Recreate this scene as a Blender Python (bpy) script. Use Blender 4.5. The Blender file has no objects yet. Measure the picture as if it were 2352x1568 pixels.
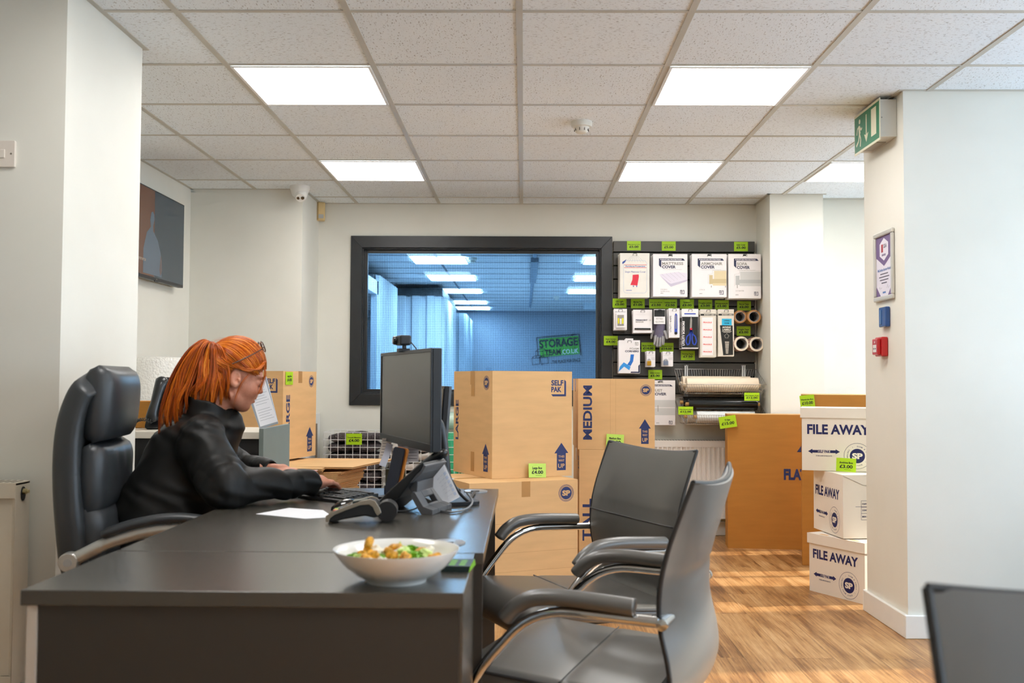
import bpy, bmesh, math, random
import numpy as np
from mathutils import Vector, Matrix, Euler
random.seed(7)
C = bpy.context.scene.collection
scene = bpy.context.scene
PI = math.pi
def rad(a): return a * PI / 180.0

# ---------------------------------------------------------------- camera
CAM = (0.0, 0.0, 1.105)
FPX, YAW, PITCH, ROLL = 2327.95, 0.011565, 0.038130, 0.004857
def cam_axes():
    cy, sy, cp, sp = math.cos(YAW), math.sin(YAW), math.cos(PITCH), math.sin(PITCH)
    f = Vector((-sy * cp, cy * cp, sp)); r = Vector((cy, sy, 0)); u = r.cross(f)
    c, s = math.cos(ROLL), math.sin(ROLL)
    return c * r + s * u, -s * r + c * u, f
cr, cu, cf = cam_axes()
cam_d = bpy.data.cameras.new('camera'); cam = bpy.data.objects.new('camera', cam_d); C.objects.link(cam)
m = Matrix((cr, cu, -cf)).transposed().to_4x4(); m.translation = Vector(CAM); cam.matrix_world = m
cam_d.sensor_fit = 'HORIZONTAL'; cam_d.sensor_width = 36.0; cam_d.lens = FPX / 2352 * 36.0
cam_d.clip_start = 0.05; cam_d.clip_end = 200
cam_d.dof.use_dof = True; cam_d.dof.focus_distance = 5.2; cam_d.dof.aperture_fstop = 5.0
scene.camera = cam
def at(px, py, Y):
    """world point at depth Y seen at pixel (px, py) of the photograph"""
    v = cf + (px - 1176) / FPX * cr - (py - 784) / FPX * cu
    return Vector(CAM) + v * (Y / v.y)
def atz(px, py, z):
    v = cf + (px - 1176) / FPX * cr - (py - 784) / FPX * cu
    return Vector(CAM) + v * ((z - CAM[2]) / v.z)

# ---------------------------------------------------------------- colour management, sky, sun
vs = scene.view_settings
scene.display_settings.display_device = 'sRGB'
vs.view_transform = 'Standard'; vs.look = 'None'; vs.exposure = 0.26; vs.gamma = 1.0
vs.use_curve_mapping = False
cy_ = scene.cycles
cy_.max_bounces = 6; cy_.diffuse_bounces = 4; cy_.glossy_bounces = 3; cy_.transmission_bounces = 4; cy_.transparent_max_bounces = 8
cy_.use_adaptive_sampling = True; cy_.adaptive_threshold = 0.09; cy_.adaptive_min_samples = 12; cy_.caustics_reflective = False; cy_.caustics_refractive = False
world = bpy.data.worlds.new('sky'); scene.world = world; world.use_nodes = True
nt = world.node_tree
bg = nt.nodes['Background']
sky = nt.nodes.new('ShaderNodeTexSky'); sky.sky_type = 'HOSEK_WILKIE'; sky.turbidity = 4.0
sky.sun_direction = (0.85, 0.1, 0.5)
mixc = nt.nodes.new('ShaderNodeMix'); mixc.data_type = 'RGBA'; mixc.inputs[0].default_value = 0.7
nt.links.new(sky.outputs[0], mixc.inputs[6]); mixc.inputs[7].default_value = (0.62, 0.80, 1.0, 1)
nt.links.new(mixc.outputs[2], bg.inputs[0]); bg.inputs[1].default_value = 7.2
sun_d = bpy.data.lights.new('sun', 'SUN'); sun_d.energy = 5.5; sun_d.angle = rad(1.2); sun_d.color = (1.0, 0.93, 0.82)
sun = bpy.data.objects.new('sun', sun_d); C.objects.link(sun)
sun.rotation_euler = Vector((-1.0, -0.10, -0.52)).to_track_quat('-Z', 'Y').to_euler()
sun.location = (8, 3, 5)
PANEL_E = 12.0      # light panels in the ceiling

# ---------------------------------------------------------------- colour / materials
def lin(c):
    o = []
    for v in c[:3]:
        v = v / 255.0
        o.append(v / 12.92 if v <= 0.04045 else ((v + 0.055) / 1.055) ** 2.4)
    return (o[0], o[1], o[2], 1.0)
class N:
    def __init__(s, m):
        s.t = m.node_tree; s.p = s.t.nodes['Principled BSDF']
    def new(s, k, **kw):
        n = s.t.nodes.new(k)
        for a, b in kw.items(): setattr(n, a, b)
        return n
    def link(s, a, b): s.t.links.new(a, b)
    def val(s, sock, v):
        if hasattr(v, 'is_linked') or hasattr(v, 'links'): s.link(v, sock)
        else: sock.default_value = v
    def math(s, op, a, b=0.0, c=None, clamp=False):
        n = s.new('ShaderNodeMath', operation=op); n.use_clamp = clamp
        s.val(n.inputs[0], a); s.val(n.inputs[1], b)
        if c is not None: s.val(n.inputs[2], c)
        return n.outputs[0]
    def mix(s, f, a, b):
        n = s.new('ShaderNodeMix', data_type='RGBA')
        s.val(n.inputs[0], f); s.val(n.inputs[6], a); s.val(n.inputs[7], b)
        return n.outputs[2]
    def coord(s, scale=(1, 1, 1), rot=(0, 0, 0), kind='Object'):
        tc = s.new('ShaderNodeTexCoord'); mp = s.new('ShaderNodeMapping')
        mp.inputs['Scale'].default_value = scale; mp.inputs['Rotation'].default_value = rot
        s.link(tc.outputs[kind], mp.inputs[0]); return mp.outputs[0]
    def noise(s, co, scale, detail=3, rough=0.5):
        n = s.new('ShaderNodeTexNoise'); n.inputs['Scale'].default_value = scale
        n.inputs['Detail'].default_value = detail; n.inputs['Roughness'].default_value = rough
        s.link(co, n.inputs['Vector']); return n.outputs['Fac']
    def ramp(s, f, stops):
        n = s.new('ShaderNodeValToRGB'); s.link(f, n.inputs[0])
        e = n.color_ramp.elements
        e[0].position, e[0].color = stops[0][0], stops[0][1]
        e[1].position, e[1].color = stops[-1][0], stops[-1][1]
        for p, c in stops[1:-1]:
            x = e.new(p); x.color = c
        return n.outputs[0]
    def bump(s, h, strength=0.3, dist=0.002):
        n = s.new('ShaderNodeBump'); n.inputs['Strength'].default_value = strength
        n.inputs['Distance'].default_value = dist
        s.link(h, n.inputs['Height']); s.link(n.outputs[0], s.p.inputs['Normal'])
MATS = {}
def mat(name, col, rough=0.5, metal=0.0, var=0.06, vscale=12.0, bump=0.0, bscale=150.0, spec=0.5, emit=None,
        trans=0.0, alpha=1.0, coat=0.0, stretch=(1, 1, 1), sheen=0.0):
    if name in MATS: return MATS[name]
    m = bpy.data.materials.new(name); m.use_nodes = True
    n = N(m); p = n.p
    c = lin(col)
    co = n.coord(stretch)
    if var > 0:
        f = n.noise(co, vscale, 3)
        a = tuple(max(0, x * (1 - var)) for x in c[:3]) + (1,); b = tuple(min(1, x * (1 + var)) for x in c[:3]) + (1,)
        n.link(n.ramp(f, [(0.3, a), (0.7, b)]), p.inputs['Base Color'])
    else: p.inputs['Base Color'].default_value = c
    if bump > 0: n.bump(n.noise(co, bscale, 2), bump, 0.001)
    p.inputs['Roughness'].default_value = rough; p.inputs['Metallic'].default_value = metal
    p.inputs['Specular IOR Level'].default_value = spec
    p.inputs['Transmission Weight'].default_value = trans; p.inputs['Alpha'].default_value = alpha
    p.inputs['Coat Weight'].default_value = coat
    if sheen: p.inputs['Sheen Weight'].default_value = sheen
    if emit: p.inputs['Emission Color'].default_value = lin(emit[0]); p.inputs['Emission Strength'].default_value = emit[1]
    MATS[name] = m
    return m

# ---------------------------------------------------------------- mesh building
_text_cache = {}
def text_mesh(s, bold):
    k = (s, bold)
    if k not in _text_cache:
        cv = bpy.data.curves.new('t', 'FONT'); cv.body = s; cv.size = 1.0; cv.align_x = 'LEFT'
        cv.offset = bold; cv.resolution_u = 3
        ob = bpy.data.objects.new('t', cv); C.objects.link(ob)
        dg = bpy.context.evaluated_depsgraph_get(); me = bpy.data.meshes.new_from_object(ob.evaluated_get(dg))
        vs_ = [(v.co.x, v.co.y) for v in me.vertices]; fs = [tuple(p.vertices) for p in me.polygons]
        bpy.data.objects.remove(ob); bpy.data.curves.remove(cv); bpy.data.meshes.remove(me)
        _text_cache[k] = (vs_, fs)
    return _text_cache[k]
class MB:
    def __init__(s): s.v = []; s.f = []; s.m = []; s.s = []; s.M = Matrix.Identity(4); s.bev = 0
    def add(s, vs_, fs, mat=0, smooth=False, M=None):
        o = len(s.v); T = s.M if M is None else s.M @ M
        for v in vs_: s.v.append(T @ Vector(v))
        for f in fs: s.f.append(tuple(i + o for i in f)); s.m.append(mat); s.s.append(smooth)
        return s
    def box(s, x0, x1, y0, y1, z0, z1, mat=0, M=None):
        x0, x1 = min(x0, x1), max(x0, x1); y0, y1 = min(y0, y1), max(y0, y1); z0, z1 = min(z0, z1), max(z0, z1)
        vs_ = [(x0, y0, z0), (x1, y0, z0), (x1, y1, z0), (x0, y1, z0), (x0, y0, z1), (x1, y0, z1), (x1, y1, z1), (x0, y1, z1)]
        return s.add(vs_, [(0, 3, 2, 1), (4, 5, 6, 7), (0, 1, 5, 4), (1, 2, 6, 5), (2, 3, 7, 6), (3, 0, 4, 7)], mat, False, M)
    def cbox(s, c, d, mat=0, M=None):
        return s.box(c[0] - d[0] / 2, c[0] + d[0] / 2, c[1] - d[1] / 2, c[1] + d[1] / 2, c[2] - d[2] / 2, c[2] + d[2] / 2, mat, M)
    def prism(s, pts, z0, z1, mat=0, M=None, smooth=False):
        """polygon pts (x, y) extruded along z"""
        n = len(pts)
        vs_ = [(p[0], p[1], z0) for p in pts] + [(p[0], p[1], z1) for p in pts]
        fs = [tuple(range(n - 1, -1, -1)), tuple(range(n, 2 * n))]
        s.add(vs_, fs, mat, False, M)
        o = len(s.v) - 2 * n
        for i in range(n):
            j = (i + 1) % n
            s.f.append((o + i, o + j, o + n + j, o + n + i)); s.m.append(mat); s.s.append(smooth)
        return s
    def tube(s, pts, r, mat=0, seg=8, closed=False, caps=True, sy=1.0, up=None):
        pts = [Vector(p) for p in pts]; n = len(pts); rings = []
        rs = r if isinstance(r, (list, tuple)) else [r] * n
        prev = None
        for i, p in enumerate(pts):
            a = pts[i - 1] if (i > 0 or closed) else p; b = pts[(i + 1) % n] if (i < n - 1 or closed) else p
            t = (b - a)
            if t.length < 1e-9: t = Vector((0, 0, 1))
            t.normalize()
            if prev is None:
                g = Vector(up) if up else (Vector((0, 0, 1)) if abs(t.z) < 0.9 else Vector((1, 0, 0)))
                u = (g - t * g.dot(t)).normalized()
            else:
                u = (prev - t * prev.dot(t))
                u = u.normalized() if u.length > 1e-6 else t.orthogonal().normalized()
            prev = u; w = t.cross(u)
            rings.append([p + (u * math.cos(2 * PI * k / seg) * sy + w * math.sin(2 * PI * k / seg)) * rs[i] for k in range(seg)])
        vs_ = [v for rg in rings for v in rg]; fs = []
        for i in range(n if closed else n - 1):
            j = (i + 1) % n
            for k in range(seg):
                l = (k + 1) % seg
                fs.append((i * seg + k, i * seg + l, j * seg + l, j * seg + k))
        if caps and not closed:
            fs.append(tuple(range(seg - 1, -1, -1))); fs.append(tuple((n - 1) * seg + k for k in range(seg)))
        return s.add(vs_, fs, mat, True)
    def lathe(s, prof, mat=0, seg=32, M=None, sx=1.0, sy=1.0, caps=True):
        """profile [(r, z)...] turned about z"""
        vs_ = []; fs = []; n = len(prof)
        for (r, z) in prof:
            for k in range(seg):
                a = 2 * PI * k / seg; vs_.append((r * math.cos(a) * sx, r * math.sin(a) * sy, z))
        for i in range(n - 1):
            for k in range(seg):
                l = (k + 1) % seg
                fs.append((i * seg + k, i * seg + l, (i + 1) * seg + l, (i + 1) * seg + k))
        if caps and prof[0][0] > 1e-6: fs.append(tuple(range(seg - 1, -1, -1)))
        if caps and prof[-1][0] > 1e-6: fs.append(tuple((n - 1) * seg + k for k in range(seg)))
        return s.add(vs_, fs, mat, True, M)
    def loft(s, rings, mat=0, caps=True, closed=True, M=None, smooth=True):
        n = len(rings[0]); vs_ = [v for r in rings for v in r]; fs = []
        for i in range(len(rings) - 1):
            for k in range(n if closed else n - 1):
                l = (k + 1) % n
                fs.append((i * n + k, i * n + l, (i + 1) * n + l, (i + 1) * n + k))
        if caps:
            fs.append(tuple(range(n - 1, -1, -1))); fs.append(tuple((len(rings) - 1) * n + k for k in range(n)))
        return s.add(vs_, fs, mat, smooth, M)
    def sphere(s, c, r, mat=0, seg=16, ring=10, M=None):
        if not isinstance(r, (tuple, list)): r = (r, r, r)
        vs_ = []; fs = []
        for i in range(ring + 1):
            t = PI * i / ring
            for k in range(seg):
                a = 2 * PI * k / seg
                vs_.append((c[0] + r[0] * math.sin(t) * math.cos(a), c[1] + r[1] * math.sin(t) * math.sin(a), c[2] - r[2] * math.cos(t)))
        for i in range(ring):
            for k in range(seg):
                l = (k + 1) % seg
                fs.append((i * seg + k, i * seg + l, (i + 1) * seg + l, (i + 1) * seg + k))
        return s.add(vs_, fs, mat, True, M)
    # flat marks lie in the local x-z plane and face -y (F maps them onto a face)
    def poly(s, pts, mat, F=None, e=0.0004):
        return s.add([(p[0], -e, p[1]) for p in pts], [tuple(range(len(pts)))], mat, False, F)
    def rect(s, x0, z0, x1, z1, mat, F=None, e=0.0004):
        return s.poly([(x0, z0), (x1, z0), (x1, z1), (x0, z1)], mat, F, e)
    def disc(s, x, z, r, mat, F=None, e=0.0004, n=28, r2=None):
        if r2 is None: return s.poly([(x + r * math.cos(2 * PI * k / n), z + r * math.sin(2 * PI * k / n)) for k in range(n)], mat, F, e)
        vs_ = [(x + q * math.cos(2 * PI * k / n), -e, z + q * math.sin(2 * PI * k / n)) for q in (r, r2) for k in range(n)]
        return s.add(vs_, [(k, (k + 1) % n, n + (k + 1) % n, n + k) for k in range(n)], mat, False, F)
    def line(s, pts, w, mat, F=None, e=0.0004, closed=False):
        n = len(pts)
        for i in range(n if closed else n - 1):
            a, b = pts[i], pts[(i + 1) % n]; dx, dz = b[0] - a[0], b[1] - a[1]; L = math.hypot(dx, dz) or 1
            nx, nz = -dz / L * w / 2, dx / L * w / 2
            s.poly([(a[0] + nx, a[1] + nz), (b[0] + nx, b[1] + nz), (b[0] - nx, b[1] - nz), (a[0] - nx, a[1] - nz)], mat, F, e)
        return s
    def text(s, t, x, z, h, mat, F=None, w=None, align='c', bold=0.02, e=0.0007, rot=0.0, shear=0.0):
        """text with cap height h; w stretches it to that width; (x, z) is its baseline anchor"""
        vs_, fs = text_mesh(t, bold)
        if not vs_: return s
        x0 = min(v[0] for v in vs_); x1 = max(v[0] for v in vs_); k = h / 0.729
        kx = k if w is None else w / (x1 - x0)
        W = (x1 - x0) * kx; off = {'c': -W / 2, 'l': 0, 'r': -W}[align]
        c_, s_ = math.cos(rot), math.sin(rot); out = []
        for v in vs_:
            lx = (v[0] - x0) * kx + off + shear * v[1] * k; lz = v[1] * k
            out.append((x + lx * c_ - lz * s_, -e, z + lx * s_ + lz * c_))
        return s.add(out, fs, mat, False, F)
    def build(s, name, mats, parent=None, bevel=0.0, seg=2, loc=None, subsurf=0, angle=35, sharp=62):
        me = bpy.data.meshes.new(name)
        me.from_pydata([tuple(v) for v in s.v], [], s.f)
        if not isinstance(mats, (list, tuple)): mats = [mats]
        for m_ in mats: me.materials.append(m_)
        me.polygons.foreach_set('material_index', s.m); me.polygons.foreach_set('use_smooth', s.s); me.update()
        if sharp and any(s.s): me.set_sharp_from_angle(angle=rad(sharp))
        ob = bpy.data.objects.new(name, me); C.objects.link(ob)
        if parent: ob.parent = parent
        if loc: ob.location = loc
        if bevel:
            b = ob.modifiers.new('bevel', 'BEVEL'); b.width = bevel; b.segments = seg; b.limit_method = 'ANGLE'; b.angle_limit = rad(angle); b.harden_normals = False
        if subsurf:
            b = ob.modifiers.new('sub', 'SUBSURF'); b.levels = subsurf; b.render_levels = subsurf
        return ob
def tag(o, label=None, cat=None, group=None, kind=None):
    if label: o['label'] = label
    if cat: o['category'] = cat
    if group: o['group'] = group
    if kind: o['kind'] = kind
    return o
def thing(name, label, cat, loc=(0, 0, 0), rz=0.0, group=None, rot=None):
    o = bpy.data.objects.new(name, None); C.objects.link(o); o.empty_display_size = 0.1
    o.location = loc; o.rotation_euler = rot if rot else (0, 0, rz)
    return tag(o, label, cat, group)
def copy_tree(o, parent=None):
    c = o.copy(); C.objects.link(c)
    if parent: c.parent = parent
    for ch in [q for q in bpy.data.objects if q.parent == o]: copy_tree(ch, c)
    return c
def struct(o): o['kind'] = 'structure'; return o
def Fm(loc, rz=0.0, rx=0.0, s=1.0):
    """frame for flat marks: x right, z up, facing local -y, turned by rz"""
    return Matrix.Translation(loc) @ Matrix.Rotation(rz, 4, 'Z') @ Matrix.Rotation(rx, 4, 'X') @ Matrix.Scale(s, 4)
def rrect(x0, y0, x1, y1, r, n=5):
    out = []
    for cx, cy, a0 in ((x1 - r, y0 + r, -90), (x1 - r, y1 - r, 0), (x0 + r, y1 - r, 90), (x0 + r, y0 + r, 180)):
        for k in range(n + 1):
            a = rad(a0 + 90 * k / n); out.append((cx + r * math.cos(a), cy + r * math.sin(a)))
    return out
def smooth_path(pts, n=6, closed=False):
    """Catmull-Rom through pts"""
    P = [Vector(p) for p in pts]; out = []
    m_ = len(P)
    for i in range(m_ if closed else m_ - 1):
        p0 = P[(i - 1) % m_] if (closed or i > 0) else P[0]; p1 = P[i]; p2 = P[(i + 1) % m_]
        p3 = P[(i + 2) % m_] if (closed or i + 2 < m_) else P[-1]
        for k in range(n):
            t = k / n
            out.append(0.5 * ((2 * p1) + (-p0 + p2) * t + (2 * p0 - 5 * p1 + 4 * p2 - p3) * t * t + (-p0 + 3 * p1 - 3 * p2 + p3) * t ** 3))
    if not closed: out.append(P[-1])
    return out
def fillet(pts, r, n=5):
    """round the corners of a polyline"""
    P = [Vector(p) for p in pts]; out = [P[0]]
    rr = r if isinstance(r, (list, tuple)) else [r] * len(P)
    for i in range(1, len(P) - 1):
        a = (P[i - 1] - P[i]); b = (P[i + 1] - P[i]); q = min(rr[i], a.length * .49, b.length * .49)
        A = P[i] + a.normalized() * q; B = P[i] + b.normalized() * q
        for k in range(n + 1):
            t = k / n; out.append((1 - t) ** 2 * A + 2 * t * (1 - t) * P[i] + t * t * B)
    out.append(P[-1]); return out
# ================================================================ the room
H = 2.39                       # ceiling height
GX, GY = -0.0204, 2.8838       # origin of the 600 mm ceiling grid
def wall_mat():
    m = bpy.data.materials.new('wall_paint'); m.use_nodes = True; n = N(m)
    co = n.coord()
    f = n.noise(co, 2.2, 3); g = n.noise(co, 90, 2)
    n.link(n.ramp(f, [(0.3, lin((224, 222, 211))), (0.7, lin((231, 229, 219)))]), n.p.inputs['Base Color'])
    n.bump(g, 0.12, 0.001); n.p.inputs['Roughness'].default_value = 0.62; n.p.inputs['Specular IOR Level'].default_value = 0.3
    return m
M_wall = wall_mat()
M_white = mat('white_gloss_paint', (236, 236, 232), 0.35, var=0.02)
def ceiling_mat():
    m = bpy.data.materials.new('mineral_tile'); m.use_nodes = True; n = N(m)
    co = n.coord((1, 1, 1))
    # each tile turns its fissures its own way
    sx = n.new('ShaderNodeSeparateXYZ'); n.link(co, sx.inputs[0])
    tx = n.math('FLOOR', n.math('DIVIDE', n.math('SUBTRACT', sx.outputs[0], GX), 0.6)); ty = n.math('FLOOR', n.math('DIVIDE', n.math('SUBTRACT', sx.outputs[1], GY), 0.6))
    cb = n.new('ShaderNodeCombineXYZ'); n.link(tx, cb.inputs[0]); n.link(ty, cb.inputs[1])
    wn = n.new('ShaderNodeTexWhiteNoise', noise_dimensions='3D'); n.link(cb.outputs[0], wn.inputs['Vector'])
    vr = n.new('ShaderNodeVectorRotate', rotation_type='Z_AXIS'); n.link(co, vr.inputs['Vector']); n.link(n.math('MULTIPLY', n.math('ROUND', n.math('MULTIPLY', wn.outputs['Value'], 4.0)), PI / 2), vr.inputs['Angle'])
    mp = n.new('ShaderNodeMapping'); mp.inputs['Scale'].default_value = (1.0, 2.6, 1.0); n.link(vr.outputs[0], mp.inputs[0])
    f1 = n.noise(mp.outputs[0], 62, 3, 0.6)
    f2 = n.noise(co, 170, 2, 0.6)
    h1 = n.math('GREATER_THAN', f1, 0.625); h2 = n.math('GREATER_THAN', f2, 0.66)
    hole = n.math('MAXIMUM', h1, n.math('MULTIPLY', h2, 0.5))
    base = n.ramp(n.noise(co, 1.3, 2), [(0.3, lin((240, 248, 254))), (0.7, lin((244, 251, 255)))])
    tint = n.mix(n.math('MULTIPLY', wn.outputs['Value'], 0.12), base, lin((212, 212, 212)))
    n.link(n.mix(n.math('MULTIPLY', hole, 0.55), tint, lin((110, 98, 84))), n.p.inputs['Base Color'])
    n.bump(n.math('SUBTRACT', n.math('MULTIPLY', n.noise(co, 260, 2), 0.4), hole), 0.5, 0.002)
    n.p.inputs['Roughness'].default_value = 0.9; n.p.inputs['Specular IOR Level'].default_value = 0.1
    return m
M_tile = ceiling_mat()
def floor_mat():
    m = bpy.data.materials.new('oak_vinyl_plank'); m.use_nodes = True; n = N(m)
    co = n.coord((1, 1, 1), (0, 0, rad(90)))
    br = n.new('ShaderNodeTexBrick'); n.link(co, br.inputs['Vector']); br.offset = 0.37; br.offset_frequency = 2
    br.inputs['Scale'].default_value = 1.0; br.inputs['Brick Width'].default_value = 1.22; br.inputs['Row Height'].default_value = 0.178
    br.inputs['Mortar Size'].default_value = 0.0012; br.inputs['Mortar Smooth'].default_value = 0.1; br.inputs['Bias'].default_value = 0.0
    br.inputs['Color1'].default_value = (0, 0, 0, 1); br.inputs['Color2'].default_value = (1, 1, 1, 1); br.inputs['Mortar'].default_value = (0.5, 0.5, 0.5, 1)
    sp = n.new('ShaderNodeSeparateColor'); n.link(br.outputs['Color'], sp.inputs[0])
    # shift the grain from plank to plank
    off = n.new('ShaderNodeVectorMath', operation='MULTIPLY_ADD')
    n.link(br.outputs['Color'], off.inputs[0]); off.inputs[1].default_value = (7.3, 3.1, 0); n.link(co, off.inputs[2])
    mp = n.new('ShaderNodeMapping'); mp.inputs['Scale'].default_value = (1.0, 9.0, 1.0); n.link(off.outputs[0], mp.inputs[0])
    mp2 = n.new('ShaderNodeMapping'); mp2.inputs['Scale'].default_value = (1.3, 36.0, 1.0); n.link(off.outputs[0], mp2.inputs[0])
    g1 = n.noise(mp.outputs[0], 1.9, 6, 0.62); g2 = n.noise(mp2.outputs[0], 3.0, 4, 0.6); g3 = n.noise(off.outputs[0], 3.3, 3)
    g = n.math('ADD', n.math('MULTIPLY', g1, 0.6), n.math('MULTIPLY', g2, 0.4))
    g = n.math('ADD', g, n.math('MULTIPLY', n.math('SUBTRACT', sp.outputs[0], 0.5), 0.10))
    g = n.math('ADD', g, n.math('MULTIPLY', n.math('SUBTRACT', g3, 0.5), 0.25))
    col = n.ramp(g, [(0.33, lin((96, 62, 32))), (0.44, lin((140, 96, 54))), (0.54, lin((176, 130, 80))), (0.68, lin((204, 162, 112)))])
    n.link(n.mix(n.math('MULTIPLY', br.outputs['Fac'], 0.5), col, lin((70, 46, 26))), n.p.inputs['Base Color'])
    n.bump(n.math('SUBTRACT', n.math('MULTIPLY', g2, 0.3), br.outputs['Fac']), 0.25, 0.001)
    n.link(n.math('ADD', 0.30, n.math('MULTIPLY', g1, 0.2)), n.p.inputs['Roughness'])
    return m
M_floor = floor_mat()
XL, XR, YB = -3.2, 3.25, -1.7
BW = 7.355                     # back wall

b = MB(); b.box(XL - .1, XR + .1, YB - .1, 7.6, -0.1, 0.0); struct(b.build('floor', M_floor))
b = MB(); b.box(XL - .1, XR + .1, YB - .1, 7.6, H, H + 0.1); struct(b.build('ceiling', M_tile))
# back wall with the opening for the internal window
WX0, WX1, WZ0, WZ1 = -1.185, 0.565, 0.995, 2.07
b = MB(); y0, y1 = BW, BW + 0.14
b.box(-2.4, WX0, y0, y1, 0, H); b.box(WX1, XR + .1, y0, y1, 0, H); b.box(WX0, WX1, y0, y1, 0, WZ0); b.box(WX0, WX1, y0, y1, WZ1, H)
struct(b.build('wall_back', M_wall))
# chimney breast on the left of the back wall, wall behind the television, pier on the left
b = MB(); b.box(-2.4, -1.502, 6.81, BW + 0.01, 0, H); struct(b.build('wall_back_left', M_wall))
b = MB(); b.box(-2.40, -2.263, 3.88, 6.82, 0, H); struct(b.build('wall_left', M_wall))
b = MB(); b.box(XL - .1, -1.490, 3.24, 3.885, 0, H); struct(b.build('wall_left_pier', M_wall))
b = MB(); b.box(XL - .1, XL, YB - .1, 3.25, 0, H); struct(b.build('wall_left_front', M_wall))
# right hand side
b = MB(); b.box(1.686, 2.05, 6.94, BW + 0.01, 0, H); struct(b.build('wall_back_right', M_wall))
b = MB(); b.box(2.05, XR + .1, 7.13, BW + 0.01, 0, H); struct(b.build('wall_back_alcove', M_wall))
b = MB(); b.box(1.668, XR + .1, 4.446, 4.965, 0, H); struct(b.build('wall_right_pier', M_wall))
# right wall with two windows, rear wall behind the camera with one
def holed_wall(name, axis, c0, c1, lo, hi, holes):
    """wall slab normal to axis between c0..c1, running lo..hi, with rectangular holes (a0, a1, z0, z1)"""
    b = MB(); holes = sorted(holes)
    def bx(a0, a1, z0, z1):
        if axis == 'x': b.box(c0, c1, a0, a1, z0, z1)
        else: b.box(a0, a1, c0, c1, z0, z1)
    p = lo
    for (a0, a1, z0, z1) in holes:
        bx(p, a0, 0, H); bx(a0, a1, 0, z0); bx(a0, a1, z1, H); p = a1
    bx(p, hi, 0, H); return struct(b.build(name, M_wall))
RW = [(-1.2, 0.9, 0.75, 2.15), (1.5, 4.2, 0.75, 2.15), (5.1, 6.9, 0.75, 1.75)]
holed_wall('wall_right', 'x', XR, XR + 0.15, YB - .1, 7.5, RW)
holed_wall('wall_rear', 'y', YB - 0.15, YB, XL - .1, XR + .1, [])
M_frame = mat('window_frame_white', (235, 236, 236), 0.35, var=0.02)
wn_ = 2
for (a0, a1, z0, z1) in RW:
    b = MB(); t = 0.045; mid = (a0 + a1) / 2
    for (p, q, r_, s_) in ((a0, a1, z0, z0 + t), (a0, a1, z1 - t, z1), (a0, a0 + t, z0, z1), (a1 - t, a1, z0, z1), (mid - t / 2, mid + t / 2, z0, z1)):
        b.box(XR + 0.04, XR + 0.10, p, q, r_, s_)
    struct(b.build('window_%d' % wn_, M_frame)); wn_ += 1
# daylight enters through these openings: portals only guide the sampling of the sky
def portal(loc, rot, sx, sy):
    d = bpy.data.lights.new('sky_portal', 'AREA'); d.shape = 'RECTANGLE'; d.size = sx; d.size_y = sy; d.cycles.is_portal = True
    o = bpy.data.objects.new('sky_portal', d); C.objects.link(o); o.location = loc; o.rotation_euler = rot
for (a0, a1, z0, z1) in RW:
    portal((XR + 0.16, (a0 + a1) / 2, (z0 + z1) / 2), Vector((-1, 0, 0)).to_track_quat('-Z', 'Y').to_euler(), a1 - a0, z1 - z0)

# ceiling grid: white tee bars with a slightly different tone from the tiles
M_bar = mat('ceiling_tee_bar', (196, 193, 182), 0.45, var=0.03)
b = MB(); t = 0.012; zz = H - 0.004
for i in range(-6, 7):
    x = GX + 0.6 * i
    if XL < x < XR: b.box(x - t, x + t, YB, BW, zz, H + 0.001)
for j in range(-7, 9):
    y = GY + 0.6 * j
    if YB < y < BW: b.box(XL, XR, y - t * .8, y + t * .8, zz + .0006, H + 0.001)
# wall angle along the edges
for (x0, x1, y0, y1) in ((-1.502, 1.686, BW - .02, BW), (-2.263, -1.502, 6.79, 6.81), (-2.263, -2.243, 3.885, 6.81), (-1.49, -1.47, 3.24, 3.905), (-2.263, -1.49, 3.885, 3.905),
                         (1.666, 1.686, 6.92, BW), (1.666, 2.07, 6.92, 6.94), (2.05, XR, 7.11, 7.13), (1.648, 1.668, 4.43, 4.985), (1.668, XR, 4.426, 4.446), (-1.502, -1.482, 6.79, BW)):
    b.box(x0, x1, y0, y1, zz + .001, H + .001)
struct(b.build('trim_1', M_bar)); 
# ceiling light panels
M_diff = bpy.data.materials.new('panel_diffuser'); M_diff.use_nodes = True
p_ = M_diff.node_tree.nodes['Principled BSDF']; p_.inputs['Base Color'].default_value = (0.9, 0.9, 0.9, 1)
p_.inputs['Emission Color'].default_value = (1.0, 0.985, 0.96, 1); p_.inputs['Emission Strength'].default_value = PANEL_E
M_trimw = mat('panel_rim', (238, 238, 235), 0.4, var=0.02)
def panel(cx, cy, label, grp='square light panels in the office ceiling', z=None, size=0.576, m=None, sz=None):
    z = H - 0.0055 if z is None else z; h = size / 2; hy = (sz or size) / 2
    t = thing('ceiling_light', label, 'light', (cx, cy, z), group=grp)
    b = MB(); r_ = 0.012
    for a in ((-h, h, -hy, -hy + r_), (-h, h, hy - r_, hy), (-h, -h + r_, -hy + r_, hy - r_), (h - r_, h, -hy + r_, hy - r_)): b.box(a[0], a[1], a[2], a[3], -0.003, 0.002)
    b.build('frame', M_trimw, t)
    b = MB(); b.box(-h + r_, h - r_, -hy + r_, hy - r_, -0.001, 0.002); b.build('diffuser', m or M_diff, t)
    return t
def cell(i, j): return GX + 0.6 * i + 0.3, GY + 0.6 * j + 0.3
panel(*cell(-2, 2), 'lit square ceiling panel nearest the camera on the left, above the woman')
panel(*cell(1, 2), 'lit square ceiling panel nearest the camera on the right, left of the exit sign')
panel(*cell(-2, 5), 'lit square ceiling panel on the left of the far row, near the security camera')
panel(*cell(1, 5), 'lit square ceiling panel in the middle of the far row, above the price tags')
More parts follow.
